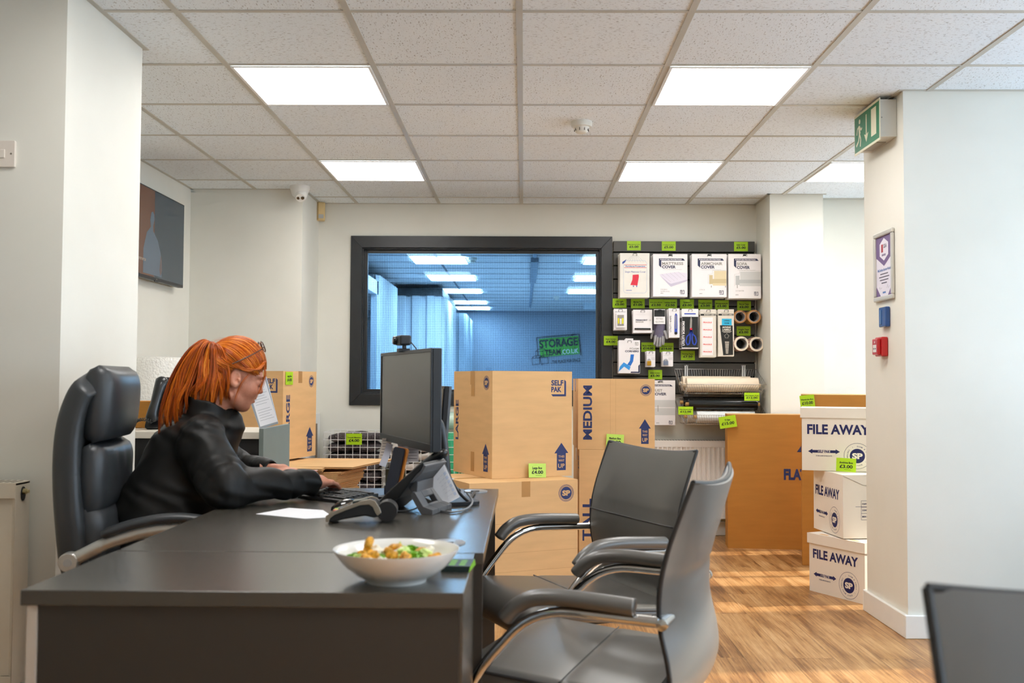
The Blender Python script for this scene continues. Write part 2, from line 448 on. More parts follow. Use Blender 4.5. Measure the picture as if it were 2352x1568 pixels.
panel(*cell(3, 5), 'lit square ceiling panel partly hidden behind the exit sign pier')
for (i, j) in ((-2, -1), (1, -1), (1, -4)): panel(*cell(i, j), 'lit square ceiling panel above and behind the camera position')
# skirting on the right pier and elsewhere
def skirt(n_, pts):
    b = MB(); prof = 0.105
    for i in range(len(pts) - 1):
        (x0, y0), (x1, y1) = pts[i], pts[i + 1]
        b.box(min(x0, x1), max(x0, x1), min(y0, y1), max(y0, y1), 0, prof)
    return b
M_skirt = mat('skirting_gloss_white', (238, 238, 234), 0.3, var=0.02)
b = MB(); b.box(1.650, XR, 4.428, 4.446, 0, .1); b.box(1.650, 1.668, 4.446, 4.965, 0, .1); b.box(1.650, XR, 4.965, 4.983, 0, .1)
struct(b.build('baseboard_right', M_skirt, bevel=0.004))
b = MB(); b.box(-1.502, 1.686, BW - .018, BW, 0, .1); b.box(1.668, 2.05, 6.922, 6.94, 0, .1); b.box(1.668, 1.686, 6.94, BW - .018, 0, .1); b.box(2.05, XR, 7.112, 7.13, 0, .1)
struct(b.build('baseboard_back', M_skirt, bevel=0.004))
b = MB(); b.box(-1.490, -1.472, 3.24, 3.885, 0, .1); b.box(XL, -1.49, 3.222, 3.24, 0, .1); b.box(-2.263, -2.245, 3.885, 6.81, 0, .1); b.box(-2.245, -1.502, 6.792, 6.81, 0, .1)
struct(b.build('baseboard_left', M_skirt, bevel=0.004))

# ---------------------------------------------------------------- internal window and the storage room behind it
M_blackfr = mat('charcoal_frame_paint', (38, 40, 42), 0.38, var=0.08, bump=0.05)
b = MB()
ox0, ox1, oz0, oz1 = -1.262, 0.640, 0.918, 2.150; ix0, ix1, iz0, iz1 = WX0 + 0.006, WX1 - .006, WZ0 + .006, WZ1 - .006
def mitred(b, o, i, ya, yb):
    O = [(o[0], o[2]), (o[1], o[2]), (o[1], o[3]), (o[0], o[3])]; I = [(i[0], i[2]), (i[1], i[2]), (i[1], i[3]), (i[0], i[3])]
    for k in range(4):
        l = (k + 1) % 4; q = [O[k], O[l], I[l], I[k]]
        v = [(p[0], ya, p[1]) for p in q] + [(p[0], yb, p[1]) for p in q]
        b.add(v, [(0, 1, 2, 3), (7, 6, 5, 4), (0, 4, 5, 1), (1, 5, 6, 2), (2, 6, 7, 3), (3, 7, 4, 0)])
mitred(b, (ox0, ox1, oz0, oz1), (ix0, ix1, iz0, iz1), BW - 0.022, BW + 0.0)
win = struct(b.build('window_1', M_blackfr, bevel=0.002))
b = MB(); mitred(b, (WX0, WX1, WZ0, WZ1), (WX0 + .016, WX1 - .016, WZ0 + .016, WZ1 - .016), BW + 0.0, BW + 0.14); mitred(b, (WX0 + .01, WX1 - .01, WZ0 + .01, WZ1 - .01), (WX0 + .04, WX1 - .04, WZ0 + .04, WZ1 - .04), BW + 0.03, BW + 0.06)
b.build('window_frame', M_blackfr, win, bevel=0.002)
# blue-filmed wired glass
mg = bpy.data.materials.new('blue_wired_glass'); mg.use_nodes = True; n = N(mg)
co = n.coord(); sp = n.new('ShaderNodeSeparateXYZ'); n.link(co, sp.inputs[0])
def wires(ax, pitch, w):
    f = n.math('FRACT', n.math('DIVIDE', n.math('ADD', sp.outputs[ax], 10.0), pitch))
    return n.math('LESS_THAN', f, w / pitch)
wire = n.math('MAXIMUM', wires(0, 0.0128, 0.0016), wires(2, 0.0128, 0.0016))
tr = n.new('ShaderNodeBsdfTransparent'); tr.inputs[0].default_value = (0.56, 0.76, 0.92, 1)
gl = n.new('ShaderNodeBsdfGlossy'); gl.inputs['Roughness'].default_value = 0.02; gl.inputs[0].default_value = (0.55, 0.75, 0.95, 1)
fr = n.new('ShaderNodeFresnel'); fr.inputs[0].default_value = 1.5
ms = n.new('ShaderNodeMixShader'); n.link(fr.outputs[0], ms.inputs[0]); n.link(tr.outputs[0], ms.inputs[1]); n.link(gl.outputs[0], ms.inputs[2])
wd = n.new('ShaderNodeBsdfDiffuse'); wd.inputs[0].default_value = (0.012, 0.03, 0.06, 1)
m2 = n.new('ShaderNodeMixShader'); n.link(n.math('MULTIPLY', wire, 0.5), m2.inputs[0]); n.link(ms.outputs[0], m2.inputs[1]); n.link(wd.outputs[0], m2.inputs[2])
n.link(m2.outputs[0], mg.node_tree.nodes['Material Output'].inputs[0])
b = MB(); b.box(WX0 + .03, WX1 - .03, BW + 0.044, BW + 0.046, WZ0 + .03, WZ1 - .03); b.build('window_glass', mg, win)

# the storage room beyond
M_swall = mat('storage_wall_grey', (140, 152, 166), 0.7, var=0.05, vscale=1.5)
M_sceil = mat('storage_ceiling_white', (214, 220, 226), 0.8, var=0.03)
M_sfloor = mat('storage_floor_grey', (205, 208, 210), 0.5)
M_corr = mat('corrugated_white_steel', (206, 214, 222), 0.4, var=0.04, vscale=2)
SX0, SX1, SY1, SH = -3.6, 4.0, 19.0, 2.40
b = MB(); b.box(SX0, SX1, 7.6, SY1 + .1, -0.1, 0); struct(b.build('floor', M_sfloor))
b = MB(); b.box(SX0, SX1, 7.495, SY1 + .1, SH, SH + .1); struct(b.build('ceiling', M_sceil))
b = MB(); b.box(SX0, SX1, SY1, SY1 + .1, 0, SH); struct(b.build('wall_storage_far', M_swall))
b = MB(); b.box(SX1, SX1 + .1, 7.5, SY1, 0, SH); struct(b.build('wall_storage_right', M_swall))
b = MB(); b.box(SX0 - .1, SX0, 7.5, SY1, 0, SH); struct(b.build('wall_storage_left', M_swall))
b = MB(); b.box(SX0, -2.38, 7.41, 7.5, 0, SH); b.box(XR + .09, SX1, 7.41, 7.5, 0, SH); struct(b.build('wall_storage_near', M_swall))
# ceiling joints run across; two long rails run away from the window
M_joint = mat('dark_ceiling_joint', (70, 86, 104), 0.6)
b = MB(); y = 8.1
while y < SY1: b.box(SX0, SX1, y - .008, y + .008, SH - .004, SH + .001); y += 0.6
b.box(-.92 - .012, -.92 + .012, 7.6, SY1, SH - .006, SH + .001)
struct(b.build('trim_2', M_joint))
b = MB(); b.tube([(0.11, 7.6, SH - .03), (0.11, 17.4, SH - .03)], 0.022, seg=8); b.box(0.07, 0.15, 10.3, 12.6, SH - .09, SH - .045)
tag(b.build('ceiling_conduit', mat('conduit_grey', (120, 140, 160), 0.5)), 'long grey conduit running along the storage room ceiling behind the window', 'conduit')
M_diff2 = bpy.data.materials.new('storage_diffuser'); M_diff2.use_nodes = True
p_ = M_diff2.node_tree.nodes['Principled BSDF']; p_.inputs['Emission Color'].default_value = (0.92, 0.97, 1.0, 1); p_.inputs['Emission Strength'].default_value = 42.0
for k, (y, wds) in enumerate(((10.9, 'nearest the glass'), (12.8, 'second from the glass'), (14.7, 'third from the glass'), (16.8, 'fourth from the glass'), (18.2, 'farthest from the glass'))):
    panel(-0.93 + 0.02, y, 'lit panel in the left row beyond the window, ' + wds, 'lights in the storage room', SH - .01, 0.60, M_diff2, 0.60)
for k, (y, wds) in enumerate(((10.9, 'nearest the glass'), (12.8, 'second from the glass'), (14.7, 'farthest from the glass'))):
    panel(0.94, y, 'lit panel in the right row beyond the window, ' + wds, 'lights in the storage room', SH - .01, 0.60, M_diff2, 0.60)
def smoke(loc, label, s=1.0):
    t = thing('smoke_detector', label, 'smoke detector', loc)
    b = MB(); b.lathe([(0.052, 0.0), (0.053, -0.012), (0.050, -0.026), (0.030, -0.030)], seg=32); b.build('base', mat('detector_plastic', (226, 224, 214), 0.45, var=0.02), t)
    b = MB(); b.lathe([(0.040, -0.024), (0.037, -0.034), (0.031, -0.050), (0.024, -0.057), (0.0001, -0.057)], seg=32)
    for k in range(9):
        a = 2 * PI * k / 9 + .2; ca, sa = math.cos(a), math.sin(a)
        b.box(-0.0016, 0.0016, -0.0012, 0.0012, -0.048, -0.034, 1, Matrix.Translation((0.0352 * ca, 0.0352 * sa, 0)) @ Matrix.Rotation(a, 4, 'Z'))
    b.build('sensor_head', [MATS['detector_plastic'], mat('dark_slot', (30, 28, 26), 0.7)], t)
    return t
smoke((0.283, 5.0, H), 'round white smoke detector on the office ceiling tile')
smoke((-0.55, 10.7, SH), 'smoke detector on the storage ceiling beside the first left light')
smoke((0.95 - .55, 9.9, SH), 'smoke detector on the storage ceiling right of the long conduit')
smoke((0.70 - .2, 15.6, SH), 'small far smoke detector on the storage ceiling left of the bulkhead light')
b = MB(); b.box(1.0, 1.75, 16.9, 17.1, SH - .10, SH + .001); tag(b.build('bulkhead_light', mat('bulkhead_plastic', (200, 214, 224), 0.4)), 'long pale bulkhead fitting near the far storage ceiling edge', 'light')
# storage units of white corrugated steel on the left
def corrugated(b, p0, p1, z0, z1, pitch=0.16, depth=0.035):
    p0 = Vector((p0[0], p0[1], 0)); p1 = Vector((p1[0], p1[1], 0)); d = (p1 - p0); L = d.length; d.normalize(); nn = Vector((d.y, -d.x, 0))
    pts = []; x = 0.0; k = 0
    while x < L:
        for (f, o) in ((0, 0), (0.35, 0), (0.45, 1), (0.9, 1)): 
            if x + f * pitch <= L: pts.append(p0 + d * (x + f * pitch) + nn * (depth * o))
        x += pitch
    pts.append(p1)
    v = [(p.x, p.y, z0) for p in pts] + [(p.x, p.y, z1) for p in pts]; n_ = len(pts)
    q = [(p.x - nn.x * .03, p.y - nn.y * .03, z) for z in (z0, z1) for p in pts]
    b.add(v, [(i, i + 1, n_ + i + 1, n_ + i) for i in range(n_ - 1)]); b.add(q, [(i + 1, i, n_ + i, n_ + i + 1) for i in range(n_ - 1)])
t = thing('storage_container', 'near white corrugated steel storage unit with a door recess, left beyond the window', 'storage unit', (0, 0, 0))
b = MB(); corrugated(b, (-1.66, 7.9), (-1.66, 9.6), 0, 2.28); b.build('side_panel', M_corr, t)
b = MB(); corrugated(b, (-1.66, 11.3), (-1.66, 13.0), 0, 2.28); b.build('side_panel', M_corr, t)
b = MB(); b.box(-1.70, -1.63, 9.6, 9.68, 0, 2.2); b.box(-1.70, -1.63, 11.22, 11.3, 0, 2.2); b.box(-1.70, -1.63, 9.6, 11.3, 2.05, 2.2); b.build('door_frame', M_corr, t)
b = MB(); b.box(-1.80, -1.76, 9.68, 11.22, 0, 2.05); b.build('shutter', mat('shutter_grey_blue', (150, 170, 190), 0.5), t)
t = thing('storage_container', 'white corrugated steel storage unit standing forward at the storage corner', 'storage unit', (0, 0, 0))
b = MB(); corrugated(b, (-1.80, 13.7), (-1.12, 13.7), 0, 2.24, 0.2, 0.04); b.build('front_panel', M_corr, t)
b = MB(); corrugated(b, (-1.12, 13.72), (-1.12, 16.2), 0, 2.24, 0.2, 0.04); b.build('side_panel', M_corr, t)
b = MB(); b.box(-1.84, -1.10, 13.66, 16.2, 2.24, 2.34); b.build('top_rail', mat('black_top_rail', (30, 36, 44), 0.5), t)
b = MB(); b.box(-1.10, -1.085, 14.0, 14.15, 1.32, 1.5); b.build('unit_number_plate', mat('green_plate', (60, 140, 40), 0.5), t)
t = thing('storage_container', 'pale steel storage unit farthest along the left of the storage room', 'storage unit', (0, 0, 0))
b = MB(); corrugated(b, (-1.35, 16.6), (-0.98, 16.6), 0, 2.2, 0.2, 0.03); corrugated(b, (-0.98, 16.6), (-0.98, 18.9), 0, 2.2, 0.2, 0.03); b.build('front_panel', mat('steel_blue_grey', (176, 192, 206), 0.5), t)
# company sign on the far wall
M_navytxt = mat('sign_navy', (14, 22, 40), 0.5, var=0); M_green = mat('sign_green', (70, 176, 30), 0.5, var=0)
b = MB(); s0 = Matrix.Translation((0.66, SY1 - .02, 1.70)) @ Matrix.Rotation(rad(-5), 4, 'Y')
b.box(-.40, .40, 0, .018, -.22, .24, 3, s0 @ Matrix.Translation((0, 0.0, 0)) @ Matrix.Scale(0.001, 4))
b.line([(-.40, -.10), (-.40, .24), (.40, .24), (.40, -.16)], 0.014, 1, s0, 0.004)
b.rect(-.36, -.13, .38, .21, 2, s0, 0.002); b.text('STORAGE', 0, .04, .15, 1, s0, w=.72, bold=.04, e=.006)
b.text('TEAM', -.12, -.11, .11, 1, s0, w=.30, bold=.03, e=.006); b.text('.CO.UK', .20, -.11, .09, 3, s0, w=.32, bold=.02, e=.006)
b.text('...THE PLACE FOR SPACE', .10, -.27, .06, 1, s0, w=.56, bold=.02, e=.006)
for dx, dz in ((-.52, -.26), (-.36, -.26), (-.44, -.14)):
    b.line([(dx, dz), (dx + .14, dz), (dx + .14, dz + .12), (dx, dz + .12)], 0.01, 1, s0, 0.006, True); b.line([(dx, dz + .12), (dx + .05, dz + .16), (dx + .18, dz + .16), (dx + .14, dz + .12)], .01, 1, s0, .006)
tag(b.build('wall_sign', [M_swall, M_navytxt, M_green, mat('sign_white', (230, 235, 235), 0.5, var=0)]), 'green and navy storage company sign on the far storage wall', 'sign')
b = MB(); b.box(.58, .80, SY1 - .02, SY1 - .001, 1.10, 1.27, 0); F_ = Fm((.69, SY1 - .02, 1.10)); b.text('FIRE', 0, .09, .04, 1, F_, bold=.03, e=.003); b.text('DOOR', 0, .03, .04, 1, F_, bold=.03, e=.003)
tag(b.build('door_sign', [M_green, M_navytxt]), 'small square green sign below the storage company sign', 'sign')
# ================================================================ cardboard cartons, tags and printed marks
M_kraft = mat('kraft_cardboard', (222, 180, 128), 0.75, var=0.05, vscale=5, bump=0.15, bscale=300, spec=0.2, stretch=(1, 1, 6))
M_kraft2 = mat('kraft_cardboard_dark', (184, 128, 60), 0.75, var=0.05, vscale=5, bump=0.15, bscale=300, spec=0.2, stretch=(1, 1, 6))
M_navy = mat('navy_print', (38, 52, 104), 0.6, var=0.03)
M_black = mat('black_print', (22, 24, 22), 0.6, var=0.0)
M_tape = mat('brown_packing_tape', (186, 138, 82), 0.22, var=0.05)
M_dark = mat('dark_gap', (62, 42, 22), 0.9)
M_tag = mat('lime_price_card', (174, 218, 8), 0.5, var=0.02)
M_tagl = mat('pale_lime_price_card', (190, 226, 92), 0.5, var=0.02)
M_navydeep = mat('deep_navy_print', (24, 30, 92), 0.6, var=0.03)
def tag_card(text, price, loc, rz, label, tilt=0.0, m=None, lean=0.0, foot=True, w=0.102, h=0.070):
    t = MB(); t.box(-w / 2, w / 2, 0, 0.0015, 0, h, 0)
    n_ = len(text); t.text(text, 0, h * .60, min(.012, .1 / max(6, n_) * 1.1), 1, w=min(w * .86, n_ * .0062), bold=.03)
    t.text('\u00a3' + price, 0, h * .27, h * .235, 1, w=w * (.66 if len(price) < 5 else .74), bold=.03)
    if foot: t.line([(-w * .1, h * .14), (w * .25, h * .14)], .0012, 1)
    o = t.build('price_tag', [m or M_tag, M_black])
    o.matrix_world = Matrix.Translation(loc) @ Matrix.Rotation(rz, 4, 'Z') @ Matrix.Rotation(lean, 4, 'X') @ Matrix.Rotation(tilt, 4, 'Y')
    return tag(o, label, 'price tag', 'lime green price cards')
def mark_selfpak(b, x, z, s, F, m=1):
    b.text('SELF', x - s * .5, z + s * .45, s * .36, m, F, w=s * .95, align='l', bold=.035)
    b.text('PAK', x - s * .5, z + s * .0, s * .36, m, F, w=s * .80, align='l', bold=.035)
    b.poly([(x + .52 * s, z + .85 * s), (x + .66 * s, z + .72 * s), (x + .66 * s, z - .30 * s), (x - .38 * s, z - .30 * s), (x - .5 * s, z - .16 * s), (x + .52 * s, z - .16 * s)], m, F)
def mark_sp(b, x, z, r, F, m=1, bgm=0):
    b.disc(x, z, r * .74, m, F); b.disc(x, z, r * .88, m, F, r2=r * .83); b.disc(x, z, r, m, F, r2=r * .95)
    b.text('SP', x, z - r * .27, r * .58, bgm, F, w=r * 1.05, bold=.05, e=.0010)
def mark_up(b, x, z, w, h, F, m=1, bgm=0):
    b.poly([(x - w * .32, z), (x + w * .32, z), (x + w * .32, z + h * .62), (x + w / 2, z + h * .62), (x, z + h), (x - w / 2, z + h * .62), (x - w * .32, z + h * .62)], m, F)
    for t, zz, hh, ww in (('THIS', .46, .085, .44), ('WAY', .315, .085, .44), ('UP', .09, .155, .46)): b.text(t, x, z + h * zz, h * hh, bgm, F, w=w * ww, bold=.018, e=.0010)
def carton(name, label, loc, rz, w, d, h, cat='cardboard box', m=None, deco=None, extra_mats=(), group=None):
    """box with origin at its near-left bottom corner; front face along +x, facing -y"""
    m = m or M_kraft
    t = thing(name, label, cat, loc, rz, group)
    b = MB(); b.box(0, w, 0, d, 0, h - .003, 0)
    Ff = Matrix.Identity(4)                                     # front face frame (x: 0..w)
    Fl = Matrix.Translation((0, d, 0)) @ Matrix.Rotation(-PI / 2, 4, 'Z')   # left face (x: 0..d, from the back edge to the near corner)
    Fr = Matrix.Translation((w, 0, 0)) @ Matrix.Rotation(PI / 2, 4, 'Z')
    if deco: deco(b, Ff, Fl, Fr, w, d, h)
    b.build('body', [m, M_navy] + list(extra_mats), t, bevel=0.003)
    b = MB(); g = 0.0015
    b.box(0, w, 0, d / 2 - g, h - .003, h); b.box(0, w, d / 2 + g, d, h - .003, h)
    f = b.build('flap', m, t)
    b = MB(); b.box(-.0006, w + .0006, d / 2 - .024, d / 2 + .024, h, h + .0006)
    b.box(-.0007, 0, d / 2 - .024, d / 2 + .024, h - .07, h + .0006); b.box(w, w + .0007, d / 2 - .024, d / 2 + .024, h - .07, h + .0006)
    b.build('tape_strip', M_tape, t)
    return t
def vtext(b, s, x, z, hcap, w, F, m=1):
    """text running upwards, baseline to the right"""
    b.text(s, x, z, hcap, m, F, w=w, rot=PI / 2, bold=.03)
ang = math.atan2(.46, .89)            # the stack of cartons is turned about 27 degrees
# lower wide carton
def deco(b, Ff, Fl, Fr, w, d, h):
    mark_sp(b, w - .065, h - .065, .042, Ff); mark_selfpak(b, .065, h - .10, .07, Fl)
    b.line([(0.0, h - .20), (w, h - .20)], .0012, 2, Ff); b.line([(0.0, h - .34), (w, h - .34)], .0012, 2, Ff); b.line([(0.0, h - .43), (w, h - .43)], .0012, 2, Ff)
    b.poly([(w * .47, h), (w * .55, h), (w * .55, h - .075), (w * .47, h - .075)], 3, Ff)
    mark_up(b, .06, .03, .075, .13, Fl)
A25 = math.radians(25.0)
carton('cardboard_carton', 'wide brown carton on the floor carrying the large carton, right behind the desk', (-0.254, 4.814, 0), A25, .58, .50, .615, deco=deco, extra_mats=(mat('score_line', (188, 142, 90), .8), M_tape))
def deco(b, Ff, Fl, Fr, w, d, h):
    mark_selfpak(b, w - .085, h - .105, .075, Ff); mark_up(b, w - .062, .03, .082, .14, Ff)
    mark_sp(b, d - .07, h - .06, .036, Fl); mark_up(b, d - .075, .03, .082, .14, Fl)
    vtext(b, 'LARGE', .062, h * .52, .036, .21, Fl)
    b.rect(d * .47, h - .13, d * .56, h, 2, Fl, .0008); b.rect(d * .47, .02, d * .56, .12, 2, Fl, .0008)
carton('cardboard_carton', 'large brown carton printed LARGE on top of the wide carton', (-0.154, 5.033, 0.616), math.radians(27.3), .455, .48, .535, deco=deco, extra_mats=(M_tape,))
def deco(b, Ff, Fl, Fr, w, d, h):
    vtext(b, 'TALL', .062, .375, .045, .22, Ff); mark_selfpak(b, d - .05, h - .085, .06, Fl)
carton('cardboard_carton', 'tall brown carton printed TALL standing right of the wide carton', (0.295, 5.36, 0), math.radians(1), .40, .44, .742, deco=deco)
def deco(b, Ff, Fl, Fr, w, d, h):
    vtext(b, 'MEDIUM', .072, h * .52, .046, .285, Ff); mark_sp(b, w - .047, h - .06, .030, Ff); mark_up(b, w - .052, .03, .062, .13, Ff)
    b.line([(w * .42, 0), (w * .42, h)], .001, 2, Ff); b.line([(w * .49, 0), (w * .49, h)], .001, 2, Ff)
carton('cardboard_carton', 'brown carton printed MEDIUM on top of the tall carton', (0.288, 5.36, 0.743), math.radians(1), .405, .40, .372, deco=deco, extra_mats=(mat('score_line', (188, 142, 90), .8),))
def face_tag(text, price, px, py, Y, rz, label, **k):
    p = at(px, py, Y); return tag_card(text, price, p, rz, label, **k)
# price cards standing against the cartons
tag_card('Large Box', '4.00', Vector((.072, 5.118, .617)), math.radians(27.3), 'pale green price card reading 4.00 leaning on the large carton', m=M_tagl, lean=rad(-6), tilt=rad(2), w=.098)
tag_card('Medium Box', '3.00', at(1412, 1026, 5.345), 0, 'pale green price card against the MEDIUM carton, half hidden by a chair back', m=M_tagl, lean=rad(-5), tilt=rad(3), w=.092, h=.066)
# the carton on the left, on a pile of flat cardboard
def deco(b, Ff, Fl, Fr, w, d, h):
    # here the visible sides are the front (turned to the left) and the right side
    mark_selfpak(b, w - .09, h - .105, .085, Ff)
    vtext(b, 'LARGE', .085, h * .48, .040, .27, Fr); mark_sp(b, d - .08, h - .06, .036, Fr); mark_up(b, d - .08, .03, .085, .15, Fr)
P0 = at(648, 1053, 5.90)
LBW, LBD = .455, .44
rzb = math.radians(-2)
P1 = Vector((P0.x, P0.y, 0.632))
# near-right bottom corner sits at P1; right face recedes to the back right
rzL = math.radians(-14)
o_ = P1 - Matrix.Rotation(rzL, 3, 'Z') @ Vector((LBW, 0, 0))
def deco2(b, Ff, Fl, Fr, w, d, h):
    mark_selfpak(b, w - .085, h - .105, .075, Ff); mark_up(b, .08, .03, .082, .14, Ff)
    vtext(b, 'LARGE', .085, h * .48, .045, .26, Fr); mark_sp(b, d - .07, h - .06, .036, Fr); mark_up(b, d - .085, .03, .1, .15, Fr)
carton('cardboard_carton', 'brown carton printed LARGE standing on the flat cardboard pile behind the woman', o_, rzL, LBW, LBD, .52, m=M_kraft, deco=deco2)
fr_ = Matrix.Rotation(rzL, 3, 'Z')
tag_card('Large Box', '4.00', P1 + fr_ @ Vector((.004, .07, .44)), rzL + PI / 2, 'green price card high on the left carton behind the woman', w=.09, h=.075)
# flat cardboard blanks: a pile with a strapped bundle
M_edge = mat('cardboard_cut_edge', (176, 132, 84), 0.85, var=0.25, vscale=260)
def blank(loc, rz, w, d, label, tilt=0.0, n=1, roll=0.0):
    t = thing('folded_carton', label, 'flat cardboard', loc, rot=(roll, tilt, rz), group='flat folded cartons in the pile')
    b = MB(); b.box(-w / 2, w / 2, -d / 2, d / 2, 0, .005); b.box(-w / 2, w / 2, -d / 2, d / 2, .0062, .0112)
    b.build('panel', M_kraft, t)
    b = MB()
    for z in (0.0012, .0074): b.box(-w / 2 - .0006, w / 2 + .0006, -d / 2 - .0006, d / 2 + .0006, z, z + .0026)
    b.build('cut_edge', M_edge, t)
    return t
random.seed(11)
carton('cardboard_carton', 'brown carton at the very bottom beneath the flat cardboard pile', (-1.50, 5.55, 0), rad(3), .62, .52, .385, m=M_kraft2)
z = .387
for k in range(5):
    blank((-1.06 + random.uniform(-.015, .015), 5.76 + random.uniform(-.02, .02), z), rad(-8 + random.uniform(-3, 3)), .52, .40, 'flat folded brown carton in the lower right of the pile'); z += .0118
z = .45
for k in range(12):
    blank((-1.19 + .004 * k + random.uniform(-.01, .01), 5.72, z), rad(-16 + random.uniform(-1.5, 1.5)), .40, .34, 'flat folded brown carton in the string-tied bundle', tilt=rad(-3)); z += .0118
for k in range(2):
    blank((-1.33 + .03 * k, 5.70, z + .008), rad(6 - 8 * k), .44, .42, 'flat folded brown carton just under the topmost sheet'); z += .0118
zt = z + .014
blank((-1.19, 5.90, .612), rad(-14), .70, .62, 'topmost flat brown carton with a long pointed end under the LARGE carton', tilt=rad(-1.0))
b = MB(); b.tube(smooth_path([(-1.115, 5.50, .60), (-1.10, 5.485, .55), (-1.097, 5.49, .50), (-1.095, 5.50, .455)], 5), .0022, seg=6)
tag(b.build('string', mat('white_string', (225, 220, 210), .7)), 'white string tied round the flat cardboard bundle', 'string')

# ---------------------------------------------------------------- boxes on the right
# flat screen tv carton, wardrobe carton, three white archive boxes
def deco(b, Ff, Fl, Fr, w, d, h):
    b.text('FLAT', .365, .46, .068, 1, Ff, w=.15, align='l', bold=.05); b.poly([(.45, .64), (.53, .64), (.49, .70)], 1, Ff)
tvp = Vector((1.36, 6.806, 0)); tvr = math.atan2(-.154, .443)
def slab(name, label, loc, rz, w, d, h, m, deco):
    t = thing(name, label, 'cardboard box', loc, rz)
    b = MB(); b.box(0, w, 0, d, 0, h - .003, 0); deco(b, Matrix.Identity(4), None, None, w, d, h); b.build('body', [m, M_navy], t, bevel=.003)
    b = MB(); b.box(0, w, 0, d / 2 - .001, h - .003, h); b.box(0, w, d / 2 + .001, d, h - .003, h); b.build('flap', M_kraft, t)
    return t
slab('cardboard_carton', 'large upright tan carton for a flat screen, by the radiator', (tvp.x, tvp.y - .02, 0), rad(-6), .66, .17, .887, M_kraft2, deco)
tag_card('TV Box', '15.00', at(1672, 982, 6.76) + Vector((0.005, 0, 0)), rad(-6), 'green price card reading 15.00 tilted on the tall flat screen carton', tilt=rad(-9), foot=False, w=.112, h=.078)
def deco(b, Ff, Fl, Fr, w, d, h): b.text('WARDROBE', w * .5, h - .24, .07, 1, Ff, w=.34, bold=.06)
slab('cardboard_carton', 'tan wardrobe carton behind the white file boxes', (1.683, 6.17, 0), rad(-15), .50, .40, 1.028, M_kraft2, deco)
tag_card('Wardrobe Box', '10.00', at(1856, 936, 6.148), rad(-15), 'green price card reading 10.00 on the wardrobe carton', tilt=rad(-6), w=.085, h=.076)
M_fw = mat('white_file_board', (236, 228, 216), 0.6, var=0.02, vscale=4)
def file_box(label, loc, rz, w, d, h, lid=True, side=False, tall=1.0):
    """origin: near-left bottom corner of the printed long face"""
    t = thing('archive_box', label, 'archive box', loc, rz, 'white archive boxes in the stack on the right')
    b = MB(); b.box(.004, w - .004, .004, d - .004, 0, h, 0)
    Ff = Matrix.Translation((0, .004, 0)); Fr = Matrix.Translation((w - .004, 0, 0)) @ Matrix.Rotation(PI / 2, 4, 'Z')
    b.text('FILE AWAY', w * .48, h * .595, h * .155, 1, Ff, w=w * .80, bold=.035)
    zc = h * .31; x0 = w * .09
    b.poly([(x0, zc), (x0 + .022, zc + .013), (x0 + .022, zc + .007), (x0 + .05, zc + .007), (x0 + .05, zc - .007), (x0 + .022, zc - .007), (x0 + .022, zc - .013)], 1, Ff)
    x1 = w * .50
    b.poly([(x1, zc), (x1 - .022, zc - .013), (x1 - .022, zc - .007), (x1 - .05, zc - .007), (x1 - .05, zc + .007), (x1 - .022, zc + .007), (x1 - .022, zc + .013)], 1, Ff)
    b.text('SELF PAK', (x0 + x1) / 2, zc - .007, .015, 1, Ff, w=(x1 - x0) * .38, bold=.035); b.text('STORE & MOVE PRODUCTS', (x0 + x1) / 2, zc - .026, .006, 1, Ff, w=(x1 - x0) * .50, bold=.02)
    cx, cz, R = w * .72, h * .25, .068
    b.disc(cx, cz, R, 1, Ff, r2=R * .975); b.disc(cx, cz, R * .56, 1, Ff); b.text('SP', cx, cz - R * .2, R * .42, 0, Ff, w=R * .78, bold=.05, e=.001)
    # lettering set round the badge
    ring = 'CARTONS FROM STOCK  /  STORE & MOVE  /  '
    for k, ch in enumerate(ring):
        if ch == ' ': continue
        a = -PI / 2 - 2.2 + 2 * PI * k / len(ring); rr = R * .78
        b.text(ch, cx + rr * math.cos(a), cz + rr * math.sin(a), .0065, 1, Ff, bold=.02, rot=a + PI / 2)
    if side:
        b.line([(.07, h * .50), (.33, h * .50)], .0016, 1, Fr)
        for q in (.20, .30, .40, .50): b.line([(.10, h * q + .03), (.28, h * q + .03)], .0016, 1, Fr)
        b.line([(.10, h * .20 + .03), (.10, h * .5 + .03)], .0016, 1, Fr)
        for s_, q in (('CUSTOMER', .44), ('CONTENTS', .34), ('BOX REFERENCE', .24)): b.text(s_, .105, h * q + .03, .007, 1, Fr, align='l', bold=.05)
        b.disc(d * .5, h * .80, .016, 2, Fr)
        # folded flap outline over the side
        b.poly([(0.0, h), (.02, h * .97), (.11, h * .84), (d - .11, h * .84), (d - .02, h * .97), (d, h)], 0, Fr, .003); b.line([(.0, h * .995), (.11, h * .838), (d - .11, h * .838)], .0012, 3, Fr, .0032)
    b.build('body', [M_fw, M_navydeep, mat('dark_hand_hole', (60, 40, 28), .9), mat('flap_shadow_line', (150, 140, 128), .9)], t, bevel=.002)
    if lid:
        b = MB(); lh = .052; b.box(-.004, w + .004, -.004, d + .004, h - lh + .004, h + .004, 0)
        for q in (.18, .72): b.box(w * q, w * (q + .14), .01, .03, h + .004, h + .0046, 1)
        b.build('lid', [M_fw, M_kraft], t, bevel=.003)
    return t
f0 = Vector((1.516, 5.44, 0)); f1 = Vector((1.700, 5.085, 0)); r0 = math.atan2(f1.y - f0.y, f1.x - f0.x)
file_box('white lidded archive box at the bottom of the stack on the floor', f0, r0, .395, .315, .300)
pm = at(1935, 1238, 5.16)
r1 = math.atan2(-.39, .04)
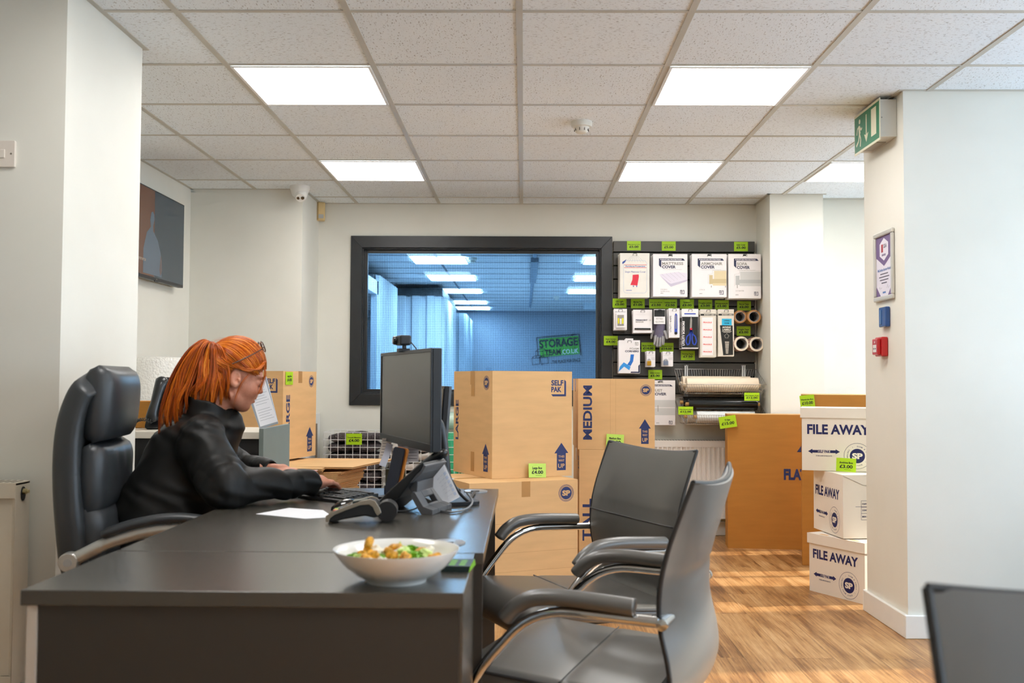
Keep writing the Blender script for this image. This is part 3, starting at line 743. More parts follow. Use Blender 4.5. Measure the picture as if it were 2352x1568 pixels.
file_box('white archive box turned sideways in the middle of the stack, showing a CONTENTS panel', (1.583, 5.585, .309), r1, .392, .33, .322, lid=False, side=True)
r2 = math.atan2(-.10, .33)
file_box('white lidded archive box on top of the stack with a green price card below', (1.485, 5.452, .633), r2, .395, .315, .328)
tag_card('Archive Box', '3.00', at(1943, 1083, 5.30), r2, 'green price card reading 3.00 standing between the white archive boxes', w=.098, h=.070, lean=rad(-4), tilt=rad(2))
# entrance mat in its recess at the right
b = MB(); b.box(1.78, 3.1, 1.6, 4.40, 0.0, 0.006); tag(b.build('entrance_mat', mat('charcoal_mat', (40, 44, 52), .95, var=.5, vscale=160, bump=1.0, bscale=220)), 'dark grey entrance mat on the floor against the right pier', 'mat')
b = MB(); b.box(1.75, 1.78, 1.6, 4.42, 0.0, 0.007); struct(b.build('trim_3', mat('mat_edge_strip', (196, 170, 140), .3, metal=.3), bevel=.002))
# ================================================================ desk group
M_desk = mat('graphite_laminate', (72, 68, 61), 0.27, var=0.04, vscale=3, bump=0.05, bscale=420, spec=1.0)
M_deskd = mat('graphite_laminate_panel', (62, 58, 53), 0.42, var=0.05, vscale=3, bump=0.05, bscale=400)
M_carcass = mat('pale_carcass_edge', (214, 204, 190), .45, var=.03)
DZ = .73
t = thing('office_desk', 'long graphite office desk at which the woman types', 'desk', (0, 0, 0))
b = MB(); b.box(-.885, -.085, 2.214, 3.515, DZ - .025, DZ); b.build('desktop', M_desk, t, bevel=.0015)
b = MB(); b.box(-.875, -.095, 3.475, 3.50, 0, DZ - .025); b.build('end_panel', M_deskd, t)
b = MB(); b.box(-.875, -.088, 2.222, 2.247, 0, DZ - .025); b.build('end_panel', M_deskd, t)
b = MB(); b.box(-.30, -.282, 2.247, 3.475, .30, DZ - .025); b.build('modesty_panel', M_deskd, t)
for (gx, gy) in ((-.160, 3.425), (-.172, 2.345)):
    b = MB(); b.lathe([(.040, 0), (.040, .003), (.036, .0045), (.0001, .0045)], seg=28, M=Matrix.Translation((gx, gy, DZ)))
    b.box(gx - .014, gx + .014, gy - .036, gy - .010, DZ + .0045, DZ + .0049, 1)
    tag(b.build('grommet', [mat('silver_grommet', (186, 188, 190), .3, metal=.6), mat('dark_slot', (30, 28, 26), .7)], t), 'round silver cable cover')
t = thing('desk_side_unit', 'graphite cupboard closing the near end of the desk, carrying the salad bowl', 'cabinet', (0, 0, 0))
b = MB(); b.box(-.888, -.104, 1.798, 2.209, DZ - .027, DZ); b.build('worktop', M_desk, t, bevel=.0015)
b = MB(); b.box(-.862, -.112, 1.812, 1.83, .02, DZ - .027); b.build('front_panel', M_deskd, t)
b = MB(); b.box(-.880, -.863, 1.806, 2.20, 0, DZ - .027); b.build('side_panel', M_carcass, t)
b = MB(); b.box(-.1115, -.106, 1.812, 2.20, 0, DZ - .027); b.build('side_panel', M_desk, t)
b = MB(); b.box(-.862, -.112, 2.18, 2.20, .02, DZ - .027); b.build('back_panel', M_deskd, t)
# ---------------- bowl of salad
BX, BY = -.236, 1.906
t = thing('salad_bowl', 'white oval-looking porcelain bowl of salad on the near end of the desk', 'bowl', (BX, BY, DZ))
prof = [(.0001, .004), (.050, .004), (.053, .0), (.056, .0), (.058, .006), (.075, .014), (.094, .029), (.108, .045), (.1165, .058), (.1172, .0605), (.1155, .0605), (.108, .049), (.090, .032), (.070, .019), (.045, .013), (.0001, .012)]
b = MB(); b.lathe(prof, seg=64); b.build('body', mat('white_porcelain', (238, 236, 230), .18, var=.01, coat=.3), t)
M_toast = mat('toasted_crouton', (226, 156, 36), .55, var=.45, vscale=130, bump=.6, bscale=260)
M_lett = mat('pale_lettuce', (206, 228, 130), .4, var=.3, vscale=70, bump=.3)
M_egg = mat('creamy_white_cheese', (246, 238, 216), .4, var=.04)
M_grn = mat('green_lettuce_edge', (120, 176, 40), .4, var=.25, vscale=80)
random.seed(5)
def lump(name, label, cat, c, r, m, kind):
    b = MB(); seg, ring = 14, 9
    b.sphere((0, 0, 0), r, 0, seg, ring)
    vv = []
    for v in b.v:
        k = 1 + .28 * math.sin(v.x * 420 + c[0] * 900) * math.sin(v.y * 380 + c[1] * 700) + .15 * math.sin(v.z * 900 + c[0] * 500)
        if kind == 'leaf': v = Vector((v.x * k, v.y * (k + .2 * math.sin(v.x * 600)), v.z * .45 + .0045 * math.sin(v.x * 330 + v.y * 260)))
        elif kind == 'cube':
            q = max(abs(v.x / r[0]), abs(v.y / r[1]), abs(v.z / r[2])); v = v * (1 / max(q, .2)) * .82 * (.9 + .1 * k)
        else: v = v * k
        vv.append(v)
    b.v = vv
    o = b.build(name, m); o.location = c; o.rotation_euler = (random.uniform(-.7, .7), random.uniform(-.7, .7), random.uniform(0, 6))
    return tag(o, label, cat, 'salad pieces in the bowl')
lay = []
for k in range(46):
    for _ in range(40):
        a = random.uniform(0, 2 * PI); r_ = .083 * math.sqrt(random.random()); x, y = r_ * math.cos(a), r_ * math.sin(a)
        if all((x - q[0]) ** 2 + (y - q[1]) ** 2 > .0155 ** 2 for q in lay): break
    lay.append((x, y)); top = .040 + .010 * (1 - r_ / .083) + random.uniform(-.003, .009)
    kd = k % 5
    if kd in (0, 3): lump('crouton', 'toasted golden brown crouton in the salad bowl', 'crouton', (BX + x, BY + y, DZ + top), (.012, .010, .008), M_toast, 'cube' if k % 2 else 'lump')
    elif kd in (1, 4): lump('lettuce_leaf', 'pale green crumpled lettuce leaf in the salad bowl', 'lettuce', (BX + x, BY + y, DZ + top - .004), (.017, .014, .012), M_lett if k % 2 else M_grn, 'leaf')
    else: lump('cheese_piece', 'creamy white cheese piece in the salad bowl', 'cheese', (BX + x, BY + y, DZ + top), (.011, .009, .008), M_egg, 'lump')
b = MB(); b.lathe([(.0001, .0), (.05, .004), (.082, .016), (.087, .024), (.07, .027), (.0001, .030)], seg=40, M=Matrix.Translation((BX, BY, DZ + .0135))); tag(b.build('salad_base', M_lett), 'shredded salad filling the bottom of the bowl', 'salad', kind='stuff')
o = lump('crouton', 'tall golden crouton sticking up at the left rim of the bowl', 'crouton', (BX - .055, BY + .02, DZ + .066), (.010, .008, .013), M_toast, 'cube')
# ---------------- stack of business cards
M_card = mat('dark_business_card', (34, 48, 46), .45); M_cards = mat('lime_card_face', (128, 196, 40), .45)
for k in range(7):
    b = MB(); b.box(-.0275, .0275, -.0425, .0425, 0, .0014)
    if k == 6: 
        for q in (-.010, .010):
            for w_ in range(4): b.box(q - .006, q + .006, -.03 + w_ * .016, -.022 + w_ * .016, .0014, .0016, 1)
    b.box(.0275, .0279, -.0425, .0425, 0.0, .0014, 1)
    o = b.build('business_card', [M_card, M_cards]); o.location = (-.128, 2.035, DZ + .0002 + .00165 * k); o.rotation_euler = (0, 0, rad(-6 + k * .5))
    tag(o, 'top dark green business card of the stack right of the bowl' if k == 6 else 'dark green business card within the stack right of the bowl', 'business card', 'stack of business cards')
# ---------------- sheets of paper
M_paper = mat('office_paper', (240, 240, 244), .7, var=.01)
b = MB(); q = [atz(588, 1181, DZ), atz(700, 1192, DZ), atz(766, 1188, DZ), atz(742, 1172, DZ), atz(664, 1167, DZ)]
b.add([(p.x, p.y, DZ + .0006) for p in q] + [(p.x, p.y, DZ + .0014) for p in q], [(4, 3, 2, 1, 0), (5, 6, 7, 8, 9)] + [(i, (i + 1) % 5, 5 + (i + 1) % 5, 5 + i) for i in range(5)])
tag(b.build('paper_sheet', M_paper), 'white folded sheet of paper flat on the desk before the card terminal', 'paper')
# ---------------- keyboard: long axis runs from the far left to the near right
KA = Vector((-.742, 3.435, 0)); KB_ = Vector((-.452, 3.185, 0)); kd = (KB_ - KA); kl = kd.length; krz = math.atan2(kd.y, kd.x)
t = thing('keyboard', 'black full-size keyboard under the woman\'s hands', 'keyboard', (KB_.x, KB_.y, DZ), krz)
M_kb = mat('black_keyboard_plastic', (34, 34, 35), .45); M_key = mat('charcoal_keys', (58, 58, 56), .5)
KL, KD = .440, .150
b = MB(); b.add([(-KL, -KD, 0), (0, -KD, 0), (0, 0, 0), (-KL, 0, 0), (-KL, -KD, .009), (0, -KD, .009), (0, 0, .019), (-KL, 0, .019)], [(0, 3, 2, 1), (4, 5, 6, 7), (0, 1, 5, 4), (1, 2, 6, 5), (2, 3, 7, 6), (3, 0, 4, 7)])
b.build('case', M_kb, t, bevel=.002)
key_n = 0
rows = [(-.012, [1.0] * 14), (-.036, [1] * 13 + [2]), (-.056, [1.5] + [1] * 12 + [1.5]), (-.076, [1.8] + [1] * 11 + [2.2]), (-.096, [2.3] + [1] * 10 + [2.7]), (-.116, [1.3, 1.3, 1.3, 6, 1.3, 1.3, 1.3, 1.2])]
def kz(y): return .019 + y * (.010 / KD)
b0 = MB()
for ri, (y, ws) in enumerate(rows):
    x = -KL + .012; u = .279 / sum(ws)
    b = MB()
    for w_ in ws:
        ya, yb_ = y - .0165, y - .0005; b.box(x + .001, x + w_ * u - .001, ya - .001, yb_ - .001, kz(y) - .004, kz(y) + .0045); x += w_ * u
    b.build('key_row', M_key, t, bevel=.0008, seg=1)
    b = MB(); x = -KL + .302
    for c_ in range(3): 
        if ri in (0, 1, 2) or (ri == 4 and c_ == 1) or ri == 5: b.box(x + c_ * .0185, x + c_ * .0185 + .0165, y - .0175, y - .0015, kz(y) - .004, kz(y) + .0045)
    x = -KL + .364
    for c_ in range(4): b.box(x + c_ * .0180, x + c_ * .0180 + .016, y - .0175, y - .0015, kz(y) - .004, kz(y) + .0045)
    b.build('key_row', M_key, t, bevel=.0008, seg=1)
# ---------------- mouse
t = thing('computer_mouse', 'glossy black mouse on the desk between sheet and keyboard', 'mouse', (-.500, 2.93, DZ), rad(20))
def mouse_shape(b, s, m_=0):
    rings = []
    for i in range(13):
        u = i / 12; x = -.052 + .104 * u; w = .030 * (math.sin(PI * min(max(u, .02), .98)) ** .45) * s; h = .034 * (math.sin(PI * (.05 + .9 * u)) ** .8) * (1.1 - .35 * u) * s
        rings.append([(x, w * math.cos(a), max(0, h * math.sin(a))) for a in [2 * PI * k / 20 for k in range(20)]])
    b.loft(rings, m_)
b = MB(); mouse_shape(b, 1.0); b.build('shell', mat('gloss_black', (18, 18, 20), .12, coat=.5), t)
b = MB(); b.lathe([(.0001, -.003), (.011, -.003), (.012, 0), (.011, .003), (.0001, .003)], seg=16, M=Matrix.Translation((.030, 0, .024)) @ Matrix.Rotation(PI / 2, 4, 'X')); b.build('scroll_wheel', M_kb, t)
# ---------------- card payment terminal lying on the desk
t = thing('card_terminal', 'black card payment terminal with silver edging in front of the desk phone', 'card machine', (-.432, 2.688, DZ), rad(4))
side = [(-.082, .006), (-.080, .020), (-.050, .032), (0.0, .050), (.028, .0585), (.045, .056), (.060, .038), (.062, .020), (.040, .014), (.018, .020), (-.040, .010), (-.066, .003)]
YZ = Matrix.Rotation(PI / 2, 4, 'X')
b = MB(); b.prism(side, -.036, .036, M=YZ); b.build('body', M_kb, t, bevel=.004)
band = [(-.084, .004), (-.084, .019), (-.070, .029), (-.030, .045), (.008, .0585), (.030, .063), (.044, .058), (.056, .040), (.060, .028), (.050, .020), (.044, .028), (.038, .042), (.028, .049), (.004, .047), (-.030, .035), (-.062, .022), (-.072, .014), (-.076, .004)]
for s_ in (-1, 1): 
    b = MB(); b.prism(band, .0345 * s_ - .003, .0345 * s_ + .003, M=YZ); b.build('silver_edge', mat('satin_silver', (186, 176, 160), .28, metal=.75), t, bevel=.001)
b = MB(); b.lathe([(.0001, -.030), (.019, -.030), (.020, -.034), (.0255, -.034), (.0265, -.031), (.0265, .034), (.0001, .034)], seg=28, M=Matrix.Translation((.074, 0, .030)) @ Matrix.Rotation(PI / 2, 4, 'X')); b.build('paper_roll_cover', M_kb, t)
b = MB()
for k in range(4):
    for l in range(3): b.box(-.066 + k * .014, -.056 + k * .014, -.024 + l * .018, -.010 + l * .018, .026 + k * .0045, .033 + k * .0045, 0 if k else (1, 2, 3)[l])
b.build('keypad', [M_key, mat('red_key', (200, 60, 40), .4), mat('yellow_key', (226, 190, 30), .4), mat('green_key', (90, 170, 50), .4)], t)
b = MB(); b.box(-.008, .030, -.026, .026, .0505, .0575, 0, Matrix.Rotation(rad(-8), 4, 'Y')); b.build('display', mat('lcd_dark', (50, 60, 58), .2), t)
# ---------------- desk phone seen from behind, with a slip of paper tucked underneath
prz = rad(-16); pt_ = atz(995, 1182, DZ) - Matrix.Rotation(prz, 3, 'Z') @ Vector((.135, -.075, 0))
t = thing('desk_phone', 'large black desk phone seen from behind, raised on its foot', 'telephone', (pt_.x, pt_.y, DZ), prz)
M_ph = mat('black_phone_plastic', (26, 27, 29), .3, coat=.1); M_ph2 = mat('dark_grey_phone_back', (92, 92, 94), .45, bump=.1)
# local: x towards the rear of the phone (right), y depth; the face slopes up from left to right
b = MB(); b.prism([(-.040, .004), (-.038, .020), (.020, .074), (.070, .116), (.108, .147), (.114, .141), (.104, .122), (.092, .112), (.076, .092), (.040, .045), (-.015, .0)], -.080, .095, M=YZ); b.build('body', M_ph, t, bevel=.005, seg=3)
b = MB(); b.prism([(.070, .086), (.078, .090), (.106, .115), (.119, .136), (.108, .143), (.080, .118)], -.076, .093, M=YZ); b.prism([(.055, .072), (.074, .092), (.082, .088), (.080, .058), (.066, .052)], -.070, .060, M=YZ); b.build('rear_housing', M_ph2, t, bevel=.002)
b = MB(); foot = [(.074, .062), (.082, .060), (.107, .022), (.135, .014), (.135, 0), (.100, 0), (.070, .048)]
b.prism(foot, -.075, -.040, M=YZ); b.prism(foot, .035, .080, M=YZ); b.prism([(.072, .050), (.074, .062), (.082, .060), (.092, .045), (.086, .040)], -.04, .035, M=YZ); b.prism([(.096, .024), (.104, .026), (.107, .022), (.135, .014), (.135, 0), (.100, 0)], -.04, .035, M=YZ)
b.build('stand', M_ph2, t, bevel=.0015)
b = MB(); hs = smooth_path([(-.030, .060, .040), (-.012, .060, .062), (.030, .060, .104), (.072, .060, .138), (.108, .060, .160), (.124, .060, .156)], 4)
nh_ = len(hs); b.tube(hs, [.0165 * min(1, .4 + .35 * min(i, nh_ - 1 - i)) for i in range(nh_)], seg=14, sy=.8); b.build('handset', M_ph, t)
b = MB(); b.tube(smooth_path([(.05, .03, .03), (.06, .00, .01), (.04, -.05, .004), (-.03, -.05, .004), (-.06, .0, .004)], 6), .0022, seg=6); b.build('line_cord', mat('grey_cable', (120, 122, 124), .5), t)
b = MB(); q = [at(996, 1096, 2.95), at(1021, 1066, 2.95), at(1056, 1141, 2.93), at(1031, 1154, 2.93), at(1016, 1149, 2.935), at(995, 1120, 2.945)]
vv = [tuple(p) for p in q] + [tuple(p + Vector((-.001, .0012, 0))) for p in q]
b.add(vv, [tuple(range(5, -1, -1)), tuple(range(6, 12))] + [(i, (i + 1) % 6, 6 + (i + 1) % 6, 6 + i) for i in range(6)], 0)
def lp(u, v):
    a = q[1].lerp(q[2], v); c_ = q[0].lerp(q[3], v); return a.lerp(c_, u)
for iv in range(6):
    for iu in range(3):
        p = lp(.15 + .28 * iu, .15 + .13 * iv); p2 = lp(.15 + .28 * iu + .2, .15 + .13 * iv); p3 = lp(.15 + .28 * iu + .2, .15 + .13 * iv + (.09 if iu == 0 else .012)); p4 = lp(.15 + .28 * iu, .15 + .13 * iv + (.09 if iu == 0 else .012))
        b.add([tuple(w + Vector((.0006, -.0008, 0.0002))) for w in (p, p2, p3, p4)], [(0, 1, 2, 3), (3, 2, 1, 0)][:1], 1 if iu == 0 else 2)
tag(b.build('paper_calendar', [M_paper, mat('pale_blue_print', (206, 216, 236), .7), mat('faint_grey_print', (214, 214, 222), .7)]), 'white paper slip with a faint grid tucked behind the desk phone', 'paper')
# ---------------- wide monitor
ML, MR = Vector((-.505, 3.6, 0)), Vector((-.266, 2.95, 0)); md = MR - ML; mw = md.length; mrz = math.atan2(md.y, md.x)
mc = (ML + MR) / 2
t = thing('computer_monitor', 'wide monitor with a dark grey screen facing the woman, carrying a webcam', 'monitor', (mc.x, mc.y, DZ), mrz)
M_mon = mat('black_monitor_casing', (34, 35, 38), .4); M_scr = mat('off_screen_grey', (74, 74, 72), .32, var=.02, vscale=2)
zb, ztp = .893 - DZ, 1.198 - DZ
b = MB(); b.box(-mw / 2, mw / 2, .001, .030, zb, ztp); b.box(-mw / 2 + .10, mw / 2 - .1, .030, .050, zb + .05, ztp - .05); b.build('casing', M_mon, t, bevel=.003)
b = MB(); w_ = .011
b.box(-mw / 2, mw / 2, -.004, .001, zb, zb + .024); b.box(-mw / 2, mw / 2, -.004, .001, ztp - .011, ztp); b.box(-mw / 2, -mw / 2 + w_, -.004, .001, zb + .024, ztp - w_); b.box(mw / 2 - w_, mw / 2, -.004, .001, zb + .024, ztp - w_)
b.build('bezel', M_mon, t, bevel=.001)
b = MB(); b.box(-mw / 2 + w_, mw / 2 - w_, -.001, .0015, zb + .024, ztp - w_); b.build('screen', M_scr, t)
b = MB(); b.tube(smooth_path([(.17, .048, zb + .10), (.175, .075, zb + .06), (.18, .09, .10), (.18, .09, .012)], 5), .015, seg=12); b.build('stand_arm', M_mon, t)
b = MB(); b.prism(rrect(.12, .03, .30, .17, .03), 0, .012); b.build('stand_base', M_mon, t, bevel=.002)
# paper notes hanging from the lower edge (each its own thing)
def note(name, label, px0, py0, px1, py1, Y, m_, lean=0.0, curl=.006, lines=0, sh=0.0):
    A = at(px0, py0, Y); B_ = at(px1, py1, Y); w = B_.x - A.x; h = A.z - B_.z
    b = MB(); nz = 8; rings = []
    for i in range(nz + 1):
        u = i / nz; yy = curl * math.sin(u * PI * 1.2); xx = sh * u
        rings.append([(xx, yy, -h * u), (xx + w, yy + .003 * u, -h * u), (xx + w, yy + .003 * u + .0006, -h * u), (xx, yy + .0006, -h * u)])
    b.loft(rings, 0, caps=True)
    for k in range(lines):
        u = (k + .8) / (lines + 1); yy = curl * math.sin(u * PI * 1.2) - .0006; b.add([(sh * u + w * .12, yy, -h * u), (sh * u + w * .88, yy, -h * u), (sh * u + w * .88, yy, -h * u - .0018), (sh * u + w * .12, yy, -h * u - .0018)], [(3, 2, 1, 0)], 1)
    o = b.build(name, [m_, mat('grey_handwriting', (120, 112, 112), .7)]); o.location = A; o.rotation_euler = (0, lean, 0)
    return tag(o, label, 'paper note')
M_n1 = mat('cream_note', (226, 216, 204), .7); M_n2 = mat('white_note', (214, 214, 224), .7); M_n3 = mat('greyish_note', (176, 168, 166), .7)
note('sticky_note', 'cream handwritten note hanging left under the wide monitor', 878, 1006, 900, 1052, 3.50, M_n1, lines=6, sh=-.012)
note('sticky_note', 'curled white paper strip hanging under the wide monitor', 888, 1016, 903, 1070, 3.47, M_n2, lean=rad(18), curl=.014)
note('sticky_note', 'creased greyish note hanging beside the orange phone', 912, 1014, 932, 1068, 3.36, M_n3, lean=rad(-8), curl=.010, lines=3)
note('sticky_note', 'square folded grey note nearest the wide monitor\'s right corner', 935, 1020, 961, 1060, 3.22, M_n3, curl=.004, lines=5)
# ---------------- webcam
wp = at(928, 800, 3.29)
t = thing('webcam', 'black webcam clipped on top of the wide monitor', 'webcam', (wp.x, wp.y, wp.z), mrz)
b = MB(); b.box(-.036, .036, -.022, .016, .010, .042); b.build('body', M_mon, t, bevel=.006, seg=3)
b = MB(); b.lathe([(.0001, .0), (.009, 0), (.0135, .002), (.0145, .009), (.0145, .012)], seg=24, M=Matrix.Translation((-.018, -.034, .026)) @ Matrix.Rotation(-PI / 2, 4, 'X')); b.build('lens', mat('lens_black', (10, 10, 12), .08, coat=1), t)
b = MB(); b.box(-.020, .012, -.020, .018, -.012, .0); b.box(-.006, .006, -.005, .007, -.002, .012); b.box(-.020, .012, .012, .040, -.03, -.008); b.build('clip', M_mon, t, bevel=.002)
b = MB(); b.tube([(.034, .014, .02), (.040, .03, .0), (.04, .05, -.06)], .002, seg=6); b.build('cable', M_kb, t)
# ---------------- second monitor standing behind, seen edge on
p0, p1 = at(1009, 1045, 3.30), at(1017, 892, 3.36)
t = thing('computer_monitor', 'second monitor seen edge-on behind the wide one', 'monitor', (p0.x, p0.y, p0.z), rad(98), rot=(rad(-4), 0, rad(-78)))
hh = .225
b = MB(); b.box(-.42, 0, 0.0, .022, 0, hh); b.build('casing', M_mon, t, bevel=.003)
b = MB(); b.box(-.41, -.01, -.002, .0005, .01, hh - .01); b.build('screen', M_scr, t)
b = MB(); b.box(-.003, .0015, .016, .024, 0, hh); b.build('silver_back_edge', mat('grey_edge', (110, 116, 122), .4), t)
b = MB(); b.box(-.235, -.195, .022, .045, -(p0.z - DZ) + .012, .12); b.build('stand_neck', M_mon, t)
b = MB(); b.box(-.30, -.13, -.05, .10, -(p0.z - DZ) + .001, -(p0.z - DZ) + .012); b.build('stand_base', M_mon, t, bevel=.002)
# ---------------- smartphone in an orange case leaning on a little holder, ink-dark card block behind
ph0 = at(895, 1128, 3.20)
t = thing('smartphone', 'dark smartphone with orange edge leaning upright on its holder', 'phone', (ph0.x, ph0.y, DZ + .012), 0, rot=(rad(-8), rad(9), rad(-24)))
b = MB(); b.prism(rrect(-.020, 0, .020, .152, .008), -.004, .004, M=Matrix.Rotation(PI / 2, 4, 'X')); b.build('body', mat('navy_phone_face', (34, 38, 52), .2), t, bevel=.001)
b = MB(); b.prism(rrect(-.016, -.0005, .0275, .1535, .008), 0.004, .013, M=Matrix.Rotation(-PI / 2, 4, 'X') @ Matrix.Scale(-1, 4, (0, 1, 0))); b.build('case', mat('orange_case', (206, 122, 38), .35, var=.15), t, bevel=.001)
b = MB(); q = at(905, 1131, 3.2); b.box(-.04, .03, -.03, .03, 0, .006); b.box(-.04, .03, .022, .03, 0, .035)
o = b.build('phone_holder', M_kb, bevel=.002); o.location = (ph0.x, ph0.y + .03, DZ); o.rotation_euler = (0, 0, rad(-24)); tag(o, 'low black holder under the upright smartphone', 'phone holder')
b = MB(); b.box(-.035, .03, 0, .012, 0, .085); 
for k in range(3): b.rect(-.022 + .0, .030 + .012 * k, -.008, .036 + .012 * k, 1)
o = b.build('card_box', [mat('olive_black_box', (58, 54, 36), .35), M_cards], bevel=.001); o.location = (at(885, 1118, 3.30).x + .035, 3.30, DZ); tag(o, 'small dark box with lime marks behind the smartphone', 'box')
# ---------------- cables behind the phone
b = MB(); b.tube(smooth_path([(-.262, 3.035, .925), (-.235, 3.0, .86), (-.200, 3.00, .79), (-.168, 3.05, .745), (-.165, 3.2, .736), (-.16, 3.36, .737)], 6), .0045, seg=8)
tag(b.build('black_cable', M_kb), 'thick black cable from the monitor to the far cable cover', 'cable')
b = MB(); b.tube(smooth_path([(-.17, 3.10, .76), (-.150, 3.02, .745), (-.162, 2.92, .736), (-.20, 2.86, .734), (-.24, 2.90, .734)], 6), .003, seg=8)
tag(b.build('grey_cable', mat('grey_cable', (120, 122, 124), .5)), 'grey cable looping on the desk right of the phone', 'cable')
# ================================================================ slatwall display
SY = 7.315                       # front of the slatwall board
def W_(px, py, Y=SY): return at(px, py, Y)
M_slat = mat('charcoal_slat_board', (74, 72, 68), .45, var=.05, vscale=3)
M_slot = mat('slat_groove_dark', (14, 14, 14), .7)
sx0, sx1 = W_(1409, 700).x, W_(1738, 700).x - .012
zt, zb_ = W_(1570, 553).z, W_(1570, 905).z
slots = [W_(1570, y).z for y in (580, 611, 642, 674, 704, 770, 801, 833, 865)]
edges = [zt] + slots + [zb_]
t = thing('slatwall_board', 'charcoal slatted display board right of the blue window', 'display board', (0, 0, 0))
for i in range(len(edges) - 1):
    b = MB(); b.box(sx0, sx1, SY, BW - .006, edges[i + 1] + .006, edges[i] - .003); b.build('slat', M_slat, t, bevel=.002)
b = MB(); b.box(sx0, sx1, BW - .014, BW - .0005, zb_, zt - .004); b.build('backing', M_slot, t)
M_wire = mat('black_hook_wire', (18, 18, 18), .3, metal=.4)
M_packw = mat('white_pack_card', (236, 232, 232), .4, var=.015)
M_pgrey = mat('grey_print', (150, 146, 138), .6, var=0); M_pnavy = mat('dark_navy_print', (38, 44, 78), .6, var=0)
M_poly = mat('clear_poly_bag', (222, 224, 220), .16, var=.06, vscale=40, bump=.5, bscale=40)
PM = [M_packw, M_pnavy, M_pgrey, M_black]
def hook(px, py, Y, label, drop=.0):
    p = W_(px, py, Y)
    b = MB(); L = SY - Y
    b.tube(fillet([(-.013, L, .012), (-.013, -.012, .000), (-.013, -.018, .014), (.013, -.018, .014), (.013, -.012, 0), (.013, L, .012)], .006, 3), .0016, seg=6)
    b.box(-.018, .018, L - .003, L + .0, -.012, .03)
    o = b.build('display_hook', M_wire); o.location = p
    return tag(o, label, 'hook', 'black wire hooks on the slatwall')
def pack(name, what, cat, x0, y0, x1, y1, Y, n, step, paint, mats, grp, label0, labelb, th=.006, hookp=True, jit=.004, side=None):
    """n packs hanging one behind another on a hook; the front one is painted and sits at depth Y"""
    step = (SY - .012 - th - Y) / max(1, n); a, c_ = W_(x0, y0, Y), W_(x1, y1, Y); w, h = c_.x - a.x, a.z - c_.z
    root = thing(name, label0, cat, (a.x + w / 2, Y, c_.z), group=grp)
    b = MB(); b.box(-w / 2, w / 2, 0, th, 0, h, 0)
    paint(b, w, h)
    b.build('pack_body', mats, root, bevel=.0012)
    for k in range(1, n):
        r = copy_tree(root); r.location = (a.x + w / 2 + random.uniform(-jit, jit), Y + step * k, c_.z + random.uniform(-jit, 0)); r.rotation_euler = (0, random.uniform(-.012, .012), 0)
        r['label'] = labelb
    if hookp: hook((x0 + x1) / 2 if hookp is True else hookp, y0 + 6, Y, 'black wire hook holding the ' + what)
    return root
random.seed(3)
def paint_cover(word, art, l1, l2):
    def f(b, w, h):
        F_ = Matrix.Identity(4); e = .0005
        b.poly([(-w * .33, h * .895), (w * .38, h * .895), (w * .43, h * .845), (-w * .26, h * .845), (-w * .26, h * .68), (-w * .33, h * .73)], 1, F_, e)
        b.text('FURNITURE PROTECTION', 0.02 * w, h * .857, h * .024, 0, F_, w=w * .62, bold=.04, e=.001)
        b.text(word, -w * .24, h * .745, h * .065, 2, F_, w=w * (.62 if len(word) > 5 else .32), align='l', bold=.03)
        b.text('COVER', -w * .24, h * .665, h * .065, 1, F_, w=w * .40, align='l', bold=.04)
        b.line([(-w * .22, h * .635), (w * .34, h * .635)], .0012, 2, F_)
        art(b, w, h, F_)
        b.text(l1, -w * .28, h * .155, h * .028, 2, F_, align='l', bold=.0)
        if l2: b.text(l2, -w * .28, h * .108, h * .028, 2, F_, align='l', bold=.0)
        b.text('METRE', -w * .28, h * .07, h * .015, 3, F_, align='l', bold=.02)
        mark_selfpak(b, w * .34, h * .085, w * .11, F_, 1)
        b.box(-w * .05, w * .05, -.0006, .001, h * .955, h * .985, 3)
    return f
def art_mattress(b, w, h, F_):
    b.poly([(-w * .32, h * .52), (-w * .04, h * .30), (w * .0, h * .25), (w * .495, h * .375), (w * .495, h * .545), (w * .2, h * .58)], 4, F_); b.poly([(-w * .31, h * .50), (-w * .04, h * .27), (w * .02, h * .23), (w * .495, h * .365), (w * .495, h * .40), (w * .02, h * .30), (-w * .05, h * .33)], 5, F_, .0008)
    for k in range(5): b.line([(-w * .25 + w * .12 * k, h * .53 + .004 * k), (w * .02 + w * .1 * k, h * .34 + h * .03 * k)], .0008, 2, F_, .0009)
def art_arm(b, w, h, F_):
    for q, m_ in (((.14, .345, .495, .61), 4), ((.0, .30, .10, .51), 5), ((.10, .32, .495, .42), 5), ((.10, .265, .495, .32), 4)): b.rect(w * q[0], h * q[1], w * q[2], h * q[3], m_, F_, .0005 + .0002 * (m_ == 5))
    for x in (.05, .46): b.rect(w * x, h * .22, w * (x + .02), h * .265, 2, F_)
    b.line([(-w * .03, h * .30), (-w * .03, h * .52), (w * .09, h * .54), (w * .10, h * .62), (w * .49, h * .62)], .0009, 2, F_, .0009)
def art_sofa(b, w, h, F_):
    for q, m_ in (((-.14, .39, .495, .60), 4), ((-.28, .30, -.16, .51), 5), ((-.16, .34, .495, .42), 5), ((-.16, .275, .495, .34), 4)): b.rect(w * q[0], h * q[1], w * q[2], h * q[3], m_, F_, .0005 + .0002 * (m_ == 5))
    b.rect(-w * .24, h * .23, -w * .22, h * .30, 2, F_); b.line([(-w * .31, h * .28), (-w * .31, h * .54), (-w * .17, h * .55), (-w * .15, h * .625), (w * .49, h * .62)], .0009, 2, F_, .0009)
M_lil = mat('pale_lilac_print', (222, 216, 228), .6, var=0); M_lil2 = mat('lilac_shade_print', (196, 188, 206), .6, var=0)
